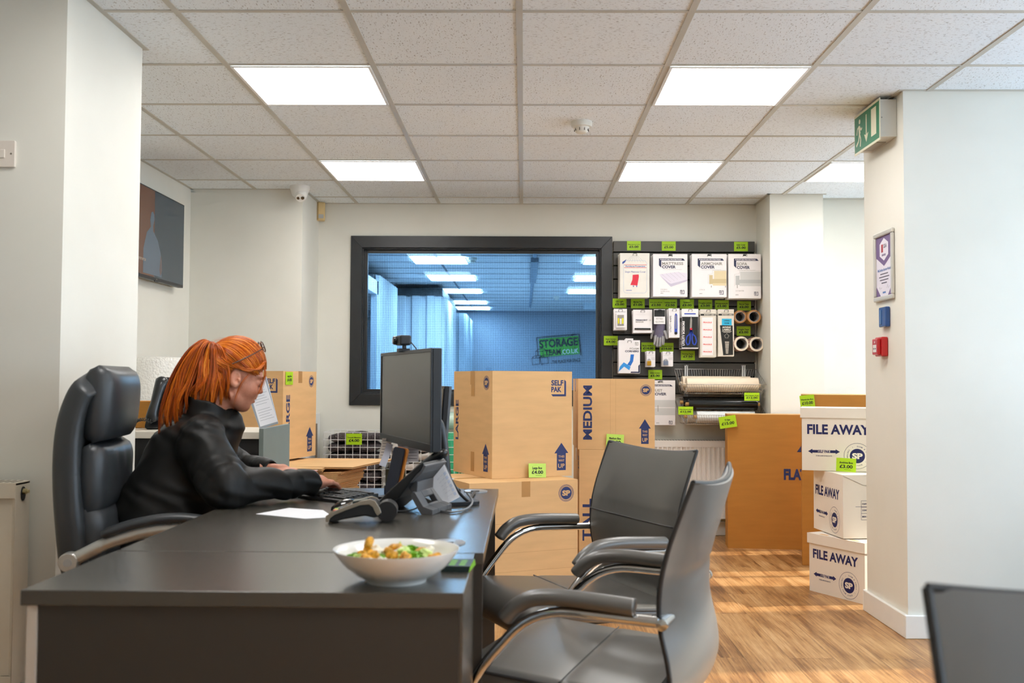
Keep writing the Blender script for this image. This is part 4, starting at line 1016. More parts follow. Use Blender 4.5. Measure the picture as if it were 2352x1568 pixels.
M_crm = mat('cream_print', (222, 206, 168), .6, var=0); M_crm2 = mat('cream_shade_print', (204, 186, 144), .6, var=0)
M_sil = mat('silver_print', (206, 206, 204), .6, var=0); M_sil2 = mat('silver_shade_print', (186, 188, 188), .6, var=0)
YF = 7.15
def paint_single(b, w, h):
    F_ = Matrix.Identity(4)
    for zz in (.735, .67): b.line([(-w * .36, h * zz), (w * .40, h * zz)], .003, 4, F_)
    b.text('Furniture Protection', w * .02, h * .688, h * .032, 5, F_, w=w * .66, bold=.03); b.text('Single Mattress Cover', w * .02, h * .56, h * .038, 5, F_, w=w * .70, bold=.0)
    b.poly([(-w * .07, h * .51), (w * .13, h * .52), (w * .14, h * .47), (w * .09, h * .27), (-w * .15, h * .28), (-w * .08, h * .40)], 4, F_)
    b.rect(-w * .06, h * .235, -w * .03, h * .27, 5, F_); b.rect(w * .05, h * .235, w * .08, h * .27, 5, F_)
    pts = [(p[0], p[1]) for p in rrect(-w * .38, h * .10, w * .40, h * .83, .02)]; b.line(pts, .0014, 6, F_, closed=True)
    b.rect(-w * .30, h * .155, -w * .10, h * .165, 5, F_); b.poly([(-w * .42, h * .80), (-w * .28, h * .86), (-w * .33, h * .79), (-w * .42, h * .75)], 5, F_)
    for k in range(7): b.line([(-w * .3 + w * .1 * k, h * .80), (w * .0 + w * .03 * (k - 3), h * .95)], .0016, 7, F_)
pack('mattress_cover_pack', 'single mattress covers', 'cover pack', 1424, 581, 1492, 683, YF, 5, .014, paint_single, [mat('cream_poly_pack', (228, 224, 214), .3, var=.04, bump=.3, bscale=60), M_pnavy, M_pgrey, M_black, mat('red_print', (214, 34, 60), .5, var=0), mat('blue_print', (40, 74, 160), .5, var=0), mat('pale_blue_line', (140, 170, 210), .5, var=0), M_sil2], 'single mattress cover packs',
     'front single mattress cover pack with a small red drawing, top left of the display', 'cream single mattress cover pack hanging behind the front one', th=.010)
pack('mattress_cover_pack', 'double mattress covers', 'cover pack', 1500, 583, 1579, 681, YF, 5, .014, paint_cover('MATTRESS', art_mattress, 'DOUBLE /', 'SUPER KING'), PM + [M_lil, M_lil2], 'boxed mattress cover packs',
     'front white MATTRESS COVER pack with a lilac mattress picture', 'white mattress cover pack hanging behind the lilac mattress picture', th=.010)
pack('armchair_cover_pack', 'armchair covers', 'cover pack', 1589, 583, 1669, 682, YF, 5, .014, paint_cover('ARMCHAIR', art_arm, '2 PACK', ''), PM + [M_crm, M_crm2], 'armchair cover packs',
     'front white ARMCHAIR COVER pack with a cream armchair picture', 'white armchair cover pack hanging behind the cream armchair picture', th=.010)
pack('sofa_cover_pack', 'sofa covers', 'cover pack', 1673, 583, 1748, 685, YF, 5, .014, paint_cover('SOFA', art_sofa, '2/3 SEATER', ''), PM + [M_sil, M_sil2], 'sofa cover packs',
     'front white SOFA COVER pack with a grey sofa picture, top right', 'white sofa cover pack hanging behind the grey sofa picture', th=.010)
def paint_led(b, w, h):
    F_ = Matrix.Identity(4); b.box(-w * .34, w * .34, -.016, 0, h * .10, h * .78, 0); b.box(-w * .25, w * .25, -.018, -.016, h * .18, h * .70, 2)
    for x in (-.22, .10): b.box(w * x, w * (x + .12), -.019, -.017, h * .28, h * .55, 4)
    b.box(-w * .06, w * .06, -.024, -.017, h * .26, h * .52, 0); b.text('LED LIGHT SWITCH', 0, h * .84, h * .03, 1, F_, w=w * .8)
pack('led_light_pack', 'LED lights', 'light pack', 1410, 709, 1440, 757, 7.17, 5, .013, paint_led, PM + [mat('yellow_led', (226, 220, 40), .4, var=0)], 'LED switch light packs', 'front LED light switch pack with two yellow strips', 'LED light switch pack hanging behind the front one', th=.004)
def paint_marker(b, w, h):
    F_ = Matrix.Identity(4); b.text('PERMANENT', -w * .36, h * .52, h * .06, 1, F_, w=w * .62, align='l', bold=.04); b.text('MARKER', -w * .36, h * .44, h * .06, 2, F_, w=w * .42, align='l', bold=.03)
    b.box(-w * .42, w * .42, -.008, -.0, h * .13, h * .20, 3); b.text('CD', w * .38, h * .52, h * .05, 2, F_); b.rect(-w * .45, h * .80, w * .30, h * .99, 0, F_, .002)
pack('marker_pack', 'permanent markers', 'marker pack', 1454, 711, 1498, 764, 7.17, 4, .015, paint_marker, PM, 'permanent marker packs', 'front white PERMANENT MARKER pack with a black pen', 'permanent marker pack hanging behind the front one', th=.004)
def paint_knife(b, w, h):
    F_ = Matrix.Identity(4); b.text('UTILITY KNIFE', -w * .26, h * .47, w * .17, 3, F_, w=h * .56, rot=PI / 2, bold=.0)
    b.poly([(w * .02, h * .12), (w * .30, h * .14), (w * .28, h * .78), (w * .16, h * .84), (w * .06, h * .78)], 4, F_, .003); b.rect(w * .11, h * .30, w * .20, h * .76, 2, F_, .004); b.disc(w * .15, h * .15, w * .13, 3, F_, .0042)
pack('utility_knife_pack', 'utility knives', 'knife pack', 1536, 708, 1561, 775, 7.18, 5, .013, paint_knife, PM + [mat('royal_blue_plastic', (38, 70, 176), .4, var=0)], 'utility knife packs', 'front UTILITY KNIFE pack with a blue knife', 'utility knife pack hanging behind the front one', th=.004)
def paint_sciss(b, w, h):
    F_ = Matrix.Identity(4); b.rect(-w * .49, h * .02, w * .49, h * .80, 3, F_); b.rect(-w * .35, h * .86, w * .35, h * .89, 4, F_)
    b.text('UTILITY SCISSORS', -w * .34, h * .38, w * .12, 0, F_, w=h * .62, rot=PI / 2, bold=.04, e=.001)
    b.poly([(-w * .02, h * .50), (w * .10, h * .50), (w * .12, h * .72), (w * .06, h * .82), (w * .0, h * .72)], 2, F_, .003); b.disc(w * .06, h * .49, w * .07, 5, F_, .005)
    for s_ in (-1, 1):
        pts = [(w * .06 + s_ * w * x, h * z) for x, z in ((.02, .47), (.10, .36), (.26, .30), (.32, .18), (.24, .09), (.12, .11), (.06, .22), (.06, .36))]
        b.line(pts, w * .075, 4, F_, .004, closed=True)
pack('scissors_pack', 'utility scissors', 'scissors pack', 1566, 709, 1604, 800, 7.17, 4, .016, paint_sciss, PM + [mat('royal_blue_plastic', (38, 70, 176), .4, var=0), mat('red_print', (214, 34, 60), .5, var=0)], 'utility scissors packs', 'front black UTILITY SCISSORS pack with blue handles', 'black utility scissors pack hanging behind the front one', th=.005)
def lab_head(b, w, h, F_):
    b.rect(-w * .47, h * .865, w * .47, h * .905, 3, F_); b.text('MOVING LABELS', w * .08, h * .874, h * .022, 0, F_, w=w * .68, bold=.04, e=.001, shear=.2); b.rect(-w * .3, h * .925, w * .2, h * .932, 2, F_)
def paint_fragile(b, w, h):
    F_ = Matrix.Identity(4); lab_head(b, w, h, F_); b.rect(-w * .38, h * .04, w * .30, h * .83, 5, F_, .0006)
    for k in range(5):
        z_ = h * (.10 + .153 * k); b.text('FRAGILE', -w * .04, z_, h * .028, 4, F_, w=w * .54, bold=.04, e=.001)
        for q in (-.022, .055): b.line([(-w * .34, z_ + h * q), (w * .26, z_ + h * q)], .0007, 6, F_, .0009)
pack('label_pack', 'fragile labels', 'label pack', 1608, 710, 1645, 820, 7.18, 3, .018, paint_fragile, [mat('clear_pale_bag', (222, 214, 200), .2, var=.05, bump=.4, bscale=50), M_pnavy, M_pgrey, M_black, mat('fragile_red', (222, 84, 70), .5, var=0), M_packw, mat('pale_pink_line', (236, 200, 170), .5, var=0)], 'fragile label packs', 'front pack of white labels printed FRAGILE in red', 'fragile label pack hanging behind the front one')
def paint_moving(b, w, h):
    F_ = Matrix.Identity(4); lab_head(b, w, h, F_); b.rect(-w * .26, h * .66, w * .36, h * .80, 4, F_, .0008); b.text('LIVING', w * .05, h * .745, h * .03, 3, F_, w=w * .34, bold=.03, e=.0012); b.text('ROOM', w * .05, h * .69, h * .03, 3, F_, w=w * .28, bold=.03, e=.0012)
    b.poly([(-w * .18, h * .02), (w * .44, h * .03), (w * .42, h * .655), (-w * .38, h * .66)], 3, F_, .0008)
    b.text('MOVING', w * .03, h * .60, h * .035, 0, F_, w=w * .52, bold=.05, e=.0012, shear=.2); b.text('LABELS', w * .03, h * .55, h * .035, 0, F_, w=w * .52, bold=.05, e=.0012, shear=.2)
    for q, l in ((.525, .6), (.508, .45)): b.rect(w * .05 - w * l / 2, h * q, w * .05 + w * l / 2, h * (q + .008), 0, F_, .0012)
    b.line([(-w * .06, h * .39), (-w * .06, h * .43), (-w * .12, h * .43), (w * .05, h * .485), (w * .20, h * .43), (w * .14, h * .43), (w * .14, h * .39)], .0012, 0, F_, .0012, closed=True)
    for k in range(12): b.rect(w * .06 - w * (.13 - .005 * k), h * (.30 - .022 * k), w * .06 + w * (.13 - .005 * k), h * (.311 - .022 * k), 0, F_, .0012)
pack('label_pack', 'moving labels', 'label pack', 1649, 710, 1686, 818, 7.18, 3, .018, paint_moving, [mat('clear_pale_bag', (222, 214, 200), .2), M_pnavy, M_pgrey, M_black, mat('cyan_label', (40, 176, 218), .5, var=0)], 'moving label packs', 'front pack of black MOVING LABELS with a cyan LIVING ROOM label', 'moving labels pack hanging behind the front one')
def paint_foam(b, w, h):
    F_ = Matrix.Identity(4); b.text('FOAM', w * .44, h * .72, h * .055, 2, F_, w=w * .42, align='r', bold=.02); b.text('CORNERS', w * .44, h * .64, h * .055, 1, F_, w=w * .64, align='r', bold=.04)
    mark_selfpak(b, w * .33, h * .87, w * .14, F_, 2)
    b.poly([(w * .06, h * .57), (w * .22, h * .57), (w * .18, h * .36), (w * .06, h * .22), (-w * .10, h * .26), (w * .03, h * .38)], 4, F_, .001); b.poly([(-w * .50, h * .05), (-w * .44, h * .20), (-w * .26, h * .33), (w * .06, h * .20), (-w * .0, h * .09), (-w * .24, h * .20)], 5, F_, .001)
    b.poly([(w * .05, h * .01), (w * .49, h * .01), (w * .49, h * .28), (w * .42, h * .22), (w * .42, h * .05), (w * .08, h * .05)], 1, F_, .0006)
    b.box(-w * .18, w * .18, 0.001, .004, h, h * 1.055, 0)
pack('foam_corner_pack', 'foam corners', 'foam corner pack', 1421, 781, 1470, 857, 7.16, 3, .022, paint_foam, PM + [mat('blue_foam', (24, 110, 200), .5, var=.05), mat('light_blue_foam', (50, 150, 226), .5, var=.05)], 'foam corner packs', 'front white FOAM CORNERS pack with blue foam pieces', 'foam corners pack hanging behind the front one', th=.014)
def paint_lock(mb):
    def f(b, w, h):
        F_ = Matrix.Identity(4); b.box(-w * .44, w * .02, -.012, 0, h * .08, h * .36, 4)
        b.tube([(-w * .36, -.006, h * .34), (-w * .36, -.006, h * .44), (-w * .21, -.006, h * .50), (-w * .06, -.006, h * .44), (-w * .06, -.006, h * .34)], .0028, 5, seg=6)
        for k in range(4): b.rect(w * .05, h * (.44 + .05 * k), w * .44, h * (.445 + .05 * k) + .0006, 2, F_)
        b.line([(-w * .45, h * .72), (w * .45, h * .72)], .0008, 2, F_)
    return f
M_brass = mat('brass_padlock', (196, 146, 40), .3, metal=.7); M_steelp = mat('steel_shackle', (190, 190, 192), .25, metal=.8)
pack('padlock_pack', 'brass padlocks', 'padlock pack', 1485, 806, 1505, 842, 7.19, 4, .018, paint_lock(0), PM + [M_brass, M_steelp], 'brass padlock packs', 'front blister pack with a brass padlock', 'brass padlock pack hanging behind the front one', th=.004)
pack('padlock_pack', 'grey padlocks', 'padlock pack', 1522, 807, 1546, 841, 7.19, 4, .018, paint_lock(1), PM + [mat('grey_blue_padlock', (120, 130, 150), .35, metal=.4), M_steelp], 'grey padlock packs', 'front blister pack with a grey padlock', 'grey padlock pack hanging behind the front one', th=.004)
def paint_dust(b, w, h):
    F_ = Matrix.Identity(4); b.poly([(-w * .42, h * .905), (w * .34, h * .905), (w * .42, h * .865), (-w * .34, h * .865), (-w * .34, h * .70), (-w * .42, h * .74)], 1, F_); b.text('FURNITURE PROTECTION', 0, h * .874, h * .02, 0, F_, w=w * .64, bold=.04, e=.001)
    b.text('DUST', -w * .30, h * .745, h * .06, 2, F_, w=w * .36, align='l', bold=.02); b.text('COVER', -w * .30, h * .665, h * .06, 1, F_, w=w * .50, align='l', bold=.03)
    b.rect(-w * .45, h * .40, w * .495, h * .56, 4, F_); b.rect(-w * .45, h * .22, w * .495, h * .38, 4, F_); b.rect(-w * .10, h * .30, -w * .08, h * .44, 2, F_, .0008); mark_selfpak(b, w * .33, h * .04, w * .11, F_, 1)
    b.text('METRE', -w * .1, h * .04, h * .015, 1, F_); b.box(-w * .1, w * .06, -.0006, .001, h * .955, h * .975, 3)
pack('dust_cover_pack', 'dust covers', 'cover pack', 1484, 873, 1551, 976, 7.19, 4, .012, paint_dust, PM + [M_sil], 'dust cover packs', 'front white DUST COVER pack half hidden behind the MEDIUM carton', 'dust cover pack hanging behind the front one')
# gloves
M_glv = mat('grey_violet_knit', (98, 92, 112), .9, var=.12, vscale=120, bump=.5); M_glp = mat('grey_latex_palm', (150, 148, 148), .7, var=.12)
def glove(dx, Y, flip, label):
    c0 = W_(1515, 765, Y)
    t = thing('work_glove', label, 'glove', (c0.x + dx, Y, c0.z), rot=(0, rad(6 * flip), 0), group='work gloves hanging from their card')
    b = MB(); b.loft([[(x * sc + .0, y * 1.0, z) for (x, y) in [(.028 * math.cos(a), .010 * math.sin(a)) for a in [2 * PI * k / 14 for k in range(14)]]] for (sc, z) in ((.95, .075), (1.0, .04), (1.15, .01), (1.2, -.015), (1.05, -.03))], 0); b.build('palm', M_glv, t)
    for k, (x, L) in enumerate(((-.024, .050), (-.009, .062), (.007, .060), (.022, .046))):
        b = MB(); b.tube([(x, 0, -.018), (x * 1.15, -.003, -.03 - L * .4), (x * 1.25, -.002, -.03 - L)], [.0092, .0088, .0062], 0, seg=10); b.sphere((x * 1.25, -.002, -.03 - L), .0063, 0, 10, 6); b.build('finger', M_glp, t)
    b = MB(); b.tube([(.028 * flip, 0, .02), (.043 * flip, -.004, -.004), (.050 * flip, -.003, -.030)], [.010, .0098, .007], 0, seg=10); b.sphere((.050 * flip, -.003, -.030), .0072, 0, 10, 6); b.build('thumb', M_glp, t)
glove(.0, 7.16, 1, 'front grey work glove hanging from its card below the 2.50 price cards'); glove(-.012, 7.19, -1, 'darker work glove just behind the front one'); glove(.008, 7.215, 1, 'work glove farthest back on the same hook')
def paint_glv(b, w, h): b.text('FITTED', 0, h * .30, h * .11, 2, Matrix.Identity(4), w=w * .6); b.text('GLOVES', 0, h * .10, h * .11, 2, Matrix.Identity(4), w=w * .75); b.rect(-w * .48, h * .5, w * .48, h * .96, 3, Matrix.Identity(4))
pack('glove_header_card', 'work gloves', 'header card', 1502, 710, 1528, 744, 7.145, 1, .01, paint_glv, PM, 'glove cards', 'white FITTED GLOVES header card above the grey gloves', 'x', th=.002)
# tape rolls on hooks
M_kcore = mat('grey_tape_core', (168, 164, 160), .7); M_ktape = mat('brown_tape_roll', (176, 124, 72), .25, var=.05); M_ftape = mat('white_fragile_tape', (236, 222, 200), .3, var=.03); M_fred = mat('fragile_tape_red', (170, 40, 44), .4, var=0)
def tape_roll(px, py, Y, R, n, m_, red, lab, labb, grp):
    for k in range(n):
        c_ = W_(px, py, Y); 
        t = thing('tape_roll', lab if k == 0 else labb, 'tape roll', (c_.x, Y + .051 * k, c_.z - .0), group=grp)
        Rm = Matrix.Rotation(-PI / 2, 4, 'X')
        b = MB(); b.lathe([(R * .76, 0), (R, 0), (R, .048), (R * .76, .048), (R * .76, 0)], 0, 40, M=Rm, caps=False)
        if red:
            for q in range(14):
                a = 2 * PI * q / 14; b.box(-.006, .006, .012, .036, R - .0004, R + .0004, 1, Matrix.Rotation(a, 4, 'Y'))
        b.build('tape', [m_, M_fred], t)
        b = MB(); b.lathe([(R * .70, -.0005), (R * .765, -.0005), (R * .765, .0485), (R * .70, .0485), (R * .70, -.0005)], 0, 40, M=Rm, caps=False); b.build('core', M_kcore, t)
    c_ = W_(px, py, Y); b = MB(); L = SY - Y - .001
    b.tube([(0, L, R * .66), (0, .0, R * .62), (.0, -.018, R * .60), (.004, -.022, R * .75), (.02, -.022, R * .80), (.024, -.01, R * .72), (.02, L, R * .68)], .0018, seg=6)
    o = b.build('display_hook', M_wire); o.location = (c_.x, Y, c_.z - .004); tag(o, 'black wire hook through the ' + labb.split(' behind')[0].replace(' roll', ' rolls'), 'hook', 'black wire hooks on the slatwall')
tape_roll(1700, 727, 7.20, .046, 2, M_ktape, False, 'front brown parcel tape roll on the left hook', 'brown parcel tape roll behind the left front one', 'brown parcel tape rolls')
tape_roll(1732, 727, 7.16, .048, 3, M_ktape, False, 'front brown parcel tape roll on the right hook by the pier', 'brown parcel tape roll behind the right front one', 'brown parcel tape rolls')
tape_roll(1703, 789, 7.16, .051, 3, M_ftape, True, 'front white fragile tape roll on the left hook', 'white fragile tape roll behind the left front one', 'white and red tape rolls')
tape_roll(1738, 790, 7.16, .051, 3, M_ftape, True, 'front white fragile tape roll on the right hook by the pier', 'white fragile tape roll behind the right front one', 'white and red tape rolls')
# price cards on the board
cards = [('Single Mattress Cover', '5.00', 1456, 564, 'price card 5.00 above the single mattress covers'), ('Double/Super King Mattress', '5.00', 1536, 565, 'price card 5.00 above the MATTRESS COVER packs'), ('Sofa Cover', '5.00', 1702, 566, 'price card 5.00 above the SOFA COVER packs'),
 ('LED Light', '5.00', 1423, 696, 'price card 5.00 above the LED light packs'), ('Marker Pen', '1.00', 1465, 697, 'price card 1.00 above the permanent markers'), ('Sure Grip Gloves', '2.50', 1507, 697.5, 'price card 2.50 above the gloves'), ('Utility Knife', '2.50', 1539, 698, 'price card 2.50 above the utility knives'),
 ('Scissors', '3.00', 1578, 698, 'price card 3.00 above the scissors'), ('Fragile Labels', '3.00', 1620, 699, 'price card 3.00 above the FRAGILE labels'), ('Moving Labels Kit', '5.00', 1658, 700, 'price card 5.00 above the MOVING LABELS'), ('Parcel Tape', '2.00', 1709, 702, 'price card 2.00 above the brown tape rolls'),
 ('Fragile Tape', '2.00', 1708, 760, 'price card 2.00 between the brown and the white tape rolls'), ('Foam Corners', '4.00', 1403, 782, 'price card 4.00 on the window frame left of the foam corners'), ('Brass Padlock', '14.00', 1489, 797, 'price card 14.00 above the brass padlock'), ('Laminated Padlock', '14.00', 1531, 798, 'price card 14.00 above the grey padlock'),
 ('Packing Paper', '7.50', 1580, 816, 'price card 7.50 above the wire basket of paper rolls'), ('Dust Covers', '5.00', 1505, 860, 'price card 5.00 above the dust covers')]
for s_, p_, px, py, lb in cards:
    q = W_(px, py, SY - .004); tag_card(s_, p_, (q.x, q.y, q.z - .034), 0, 'lime ' + lb, w=.100, h=.068, foot=(s_ in ('Foam Corners', 'Packing Paper')))
# ---------------- wire baskets with rolls
M_chrome = mat('bright_wire', (196, 196, 192), .25, metal=.85)
def wire_basket(name, label, cat, x0, x1, y0, y1, zt_, zb, zf, flare=.05, nx=26, ny=7, nh=3, r=.0011, rows=3, m_=None, brackets=True):
    """open basket: top rim larger than the floor"""
    t = thing(name, label, cat, (0, 0, 0)); m_ = m_ or M_chrome
    T = lambda u, v: Vector((x0 + (x1 - x0) * u, y0 + (y1 - y0) * v, zf + (zt_ - zf) * v))
    fx0, fx1, fy0 = x0 + flare, x1 - flare, y0 + flare
    Bt = lambda u, v: Vector((fx0 + (fx1 - fx0) * u, fy0 + (y1 - fy0) * v, zb))
    b = MB(); b.tube([T(0, 0), T(1, 0), T(1, 1), T(0, 1)], r * 1.7, seg=6, closed=True); b.build('rim', m_, t)
    b = MB()
    for k in range(nx + 1):
        u = k / nx; b.tube([T(u, 0), Bt(u, 0), Bt(u, 1), T(u, 1)], r, seg=5)
    b.build('cross_wires', m_, t)
    b = MB()
    for k in range(1, ny):
        v = k / ny; b.tube([T(0, v), Bt(0, v), Bt(1, v), T(1, v)], r, seg=5)
    for k in range(1, rows):
        q = k / rows; b.tube([T(0, 1).lerp(Bt(0, 1), q), T(0, 0).lerp(Bt(0, 0), q), T(1, 0).lerp(Bt(1, 0), q), T(1, 1).lerp(Bt(1, 1), q)], r, seg=5)
    b.tube([Bt(0, 0), Bt(1, 0), Bt(1, 1), Bt(0, 1)], r * 1.3, seg=5, closed=True)
    b.build('long_wires', m_, t)
    if brackets:
        for u in (.14, .84):
            b = MB(); p = T(u, 1); b.box(p.x - .011, p.x - .003, SY - .03, SY - .003, zb - .0, zt_ + .03); b.box(p.x + .003, p.x + .011, SY - .03, SY - .003, zb - .0, zt_ + .03); b.box(p.x - .013, p.x + .013, SY - .03, SY + .0, zt_ + .022, zt_ + .03); b.build('bracket', mat('white_metal_bracket', (226, 226, 224), .3), t)
    return t
bk0, bk1 = W_(1551, 842, 7.30), W_(1738, 842, 7.30); fr0, fr1 = W_(1558, 876, 7.0), W_(1752, 876, 7.0)
BX0, BX1 = 1.085, 1.672
wire_basket('wire_basket', 'upper bright wire basket on the slatwall holding paper rolls', 'basket', BX0, BX1, 7.00, 7.305, 1.190, 1.018, 1.082, .040, 34, 7)
wire_basket('wire_basket', 'lower bright wire basket on the slatwall holding clear film rolls', 'basket', BX0, BX1, 7.00, 7.305, .985, .805, .872, .040, 34, 7)
def roll(label, cat, p0, p1, R, m_, mc, grp, core=.012):
    a, c_ = Vector(p0), Vector(p1); d = (c_ - a); L = d.length; rz = math.atan2(d.y, d.x)
    t = thing('film_roll' if cat == 'film roll' else 'paper_roll', label, cat, a, rz, grp, rot=(0, -math.asin(d.z / L), rz))
    Rm = Matrix.Rotation(PI / 2, 4, 'Y')
    b = MB(); b.lathe([(core, 0), (R, 0), (R, L), (core, L), (core, 0)], 0, 32, M=Rm, caps=False); b.build('wrap', m_, t)
    b = MB(); b.lathe([(core * .8, -.02), (core * 1.05, -.02), (core * 1.05, L + .02), (core * .8, L + .02), (core * .8, -.02)], 0, 20, M=Rm, caps=False); b.build('core', mc, t)
M_buff = mat('packing_paper', (232, 214, 188), .7, var=.04, bump=.25, bscale=25); M_bfilm = mat('black_stretch_film', (22, 24, 24), .18, var=.3, vscale=30, bump=.4, bscale=40); M_cfilm = mat('clear_white_film', (226, 226, 222), .15, var=.05, bump=.4, bscale=30); M_core = mat('kraft_core', (206, 160, 96), .7)
roll('front buff paper roll in the upper wire basket', 'paper roll', (1.135, 7.095, 1.078), (1.632, 7.095, 1.078), .052, M_buff, M_buff, 'paper rolls in the upper basket')
roll('rear buff paper roll in the upper wire basket', 'paper roll', (1.125, 7.215, 1.088), (1.605, 7.215, 1.088), .052, M_buff, M_buff, 'paper rolls in the upper basket')
roll('front black stretch film roll below the upper basket', 'film roll', (1.15, 7.09, .945), (1.625, 7.09, .945), .040, M_bfilm, M_core, 'black stretch film rolls')
roll('rear black stretch film roll below the upper basket', 'film roll', (1.125, 7.18, .955), (1.60, 7.18, .955), .040, M_bfilm, M_core, 'black stretch film rolls')
roll('front clear film roll in the lower wire basket', 'film roll', (1.205, 7.085, .855), (1.605, 7.085, .855), .042, M_cfilm, M_core, 'clear film rolls')
roll('rear clear film roll in the lower wire basket', 'film roll', (1.155, 7.185, .855), (1.585, 7.185, .855), .042, M_cfilm, M_core, 'clear film rolls')
q = at(1727, 920, 7.02); tag_card('Black Stretch Wrap', '12.00', q, rad(2), 'lime price card 12.00 on the black film rolls', w=.105, h=.055)
q = at(1575, 952, 6.99); tag_card('Clear Stretch Wrap', '12.00', q, 0, 'lime price card 12.00 on the lower wire basket', w=.102, h=.055)
# ================================================================ radiators
def radiator(label, loc, w, h, flutes, m_, valve=True, z0=.12, pitch=.0333):
    t = thing('radiator', label, 'radiator', loc)
    b = MB(); n_ = int(w / pitch); pts = []
    for k in range(n_):
        x = k * w / n_; q = w / n_
        pts += [(x, 0), (x + q * .30, 0), (x + q * .42, .007), (x + q * .88, .007)]
    pts.append((w, 0))
    zA, zB = z0 + .035, z0 + h - .045
    v = [(x, y, zA) for x, y in pts] + [(x, y, zB) for x, y in pts]; L = len(pts)
    b.add(v, [(i, i + 1, L + i + 1, L + i) for i in range(L - 1)])
    b.box(0, w, -.001, .001, zB, z0 + h); b.box(0, w, -.001, .001, z0, zA); b.build('front_panel', m_, t)
    b = MB(); b.box(-.002, w + .002, .0, .09, z0 + h - .006, z0 + h + .002)
    for k in range(int(w / .02)): b.box(.01 + k * .02, .018 + k * .02, .012, .078, z0 + h + .002, z0 + h + .0028, 1)
    b.build('top_grille', [m_, mat('grille_gap', (120, 114, 100), .8)], t, bevel=.002)
    b = MB(); b.box(-.002, .0, 0, .09, z0, z0 + h); b.build('side_panel', m_, t, bevel=.001)
    b = MB(); b.box(w, w + .002, 0, .09, z0, z0 + h)
    b.lathe([(.014, 0), (.014, .003), (.0001, .003)], 1, 18, M=Matrix.Translation((w + .002, .045, z0 + h - .035)) @ Matrix.Rotation(PI / 2, 4, 'Y') @ Matrix.Scale(1.6, 4, (1, 0, 0)))
    b.build('side_panel', [m_, M_slot], t, bevel=.001)
    if valve:
        b = MB(); b.lathe([(.0001, 0), (.009, 0), (.009, .012), (.005, .014), (.005, .02), (.0001, .02)], 0, 14, M=Matrix.Translation((w + .002, .045, z0 + h - .028)) @ Matrix.Rotation(PI / 2, 4, 'Y')); b.build('bleed_valve', mat('brass_valve', (190, 176, 130), .35, metal=.5), t)
    b = MB(); b.box(.0, w, .085, .09, z0 + .02, z0 + h - .02); b.build('rear_panel', m_, t)
    b = MB()
    for x in (.08, w - .08): b.tube([(x, .045, 0.0), (x, .045, z0 + .02)], .0075, seg=8)
    b.build('pipe', m_, t)
    return t
M_rad = mat('radiator_cream', (226, 216, 196), .35, var=.03); M_radw = mat('radiator_white', (238, 234, 228), .35, var=.02)
radiator('cream radiator on the left pier at the photo\'s lower left edge', (-2.55, 3.11, 0), .99, .62, 10, M_rad, z0=.16, pitch=.09)
radiator('white fluted radiator under the display board', (.62, 7.245, 0), 1.0, .55, 30, M_radw, z0=.13)
# switch plate on the left pier
t = thing('switch_plate', 'white fused spur plate high on the left pier', 'socket', (-1.690, 3.24, 1.828))
b = MB(); b.prism(rrect(-.043, -.043, .043, .043, .004), 0, .010, M=Matrix.Rotation(PI / 2, 4, 'X')); b.lathe([(.0001, .0105), (.0035, .0105), (.0035, .009)], 1, 12, M=Matrix.Translation((.031, 0, 0)) @ Matrix.Rotation(PI / 2, 4, 'X')); b.build('plate', [mat('socket_plastic', (226, 216, 204), .4), MATS['grille_gap']], t, bevel=.002)
b = MB(); b.box(-.012, .012, -.014, -.009, -.014, .014); b.build('rocker', MATS['socket_plastic'], t, bevel=.002)
# ================================================================ television on the left wall
t = thing('television', 'wall mounted television showing a faint figure on the far left wall', 'television', (-2.195, 6.01, 1.955), PI / 2, rot=(rad(0), 0, PI / 2))
w2, h2 = .475, .268
b = MB(); b.box(-w2, w2, 0, .035, -h2, h2); b.box(-.2, .2, .035, .062, -.15, .15); b.build('casing', M_mon, t, bevel=.003)
b = MB(); F_ = Matrix.Identity(4); b.rect(-w2 + .008, -h2 + .018, w2 - .008, h2 - .008, 0, F_, .0008)
def scr(m_n, c, e): return mat(m_n, c, .25, var=.02, emit=(c, e))
b.rect(-w2 + .008, -h2 + .018, -.05, h2 - .008, 1, F_, .0012)
fig = [(-.10, .08), (-.085, .125), (-.06, .135), (-.04, .12), (-.035, .09), (-.05, .05), (-.05, .02), (.03, -.03), (.08, -.10), (.10, -.24), (-.20, -.24), (-.20, -.10), (-.15, .0), (-.09, .04)]
fig = [(x - .02, z) for x, z in fig]; b.poly(fig, 2, F_, .0016)
b.poly([(.04, -.20), (.06, -.11), (.075, -.13), (.085, -.20), (.06, -.235)], 3, F_, .002)
b.text('ise Commerce', -.36, -.17, .022, 4, F_, align='l', e=.002)
b.build('screen', [scr('tv_slate', (54, 66, 76), .12), scr('tv_brown', (98, 66, 52), .12), scr('tv_blue_grey', (84, 98, 112), .12), scr('tv_skin', (96, 84, 84), .1), scr('tv_text', (150, 130, 116), .1)], t)
b = MB(); b.box(-.03, .03, -.001, .004, -h2 - .008, -h2 + .002); b.disc(0, -h2 + .009, .004, 1, F_, .002); b.build('logo_lug', [M_mon, MATS['satin_silver']], t)
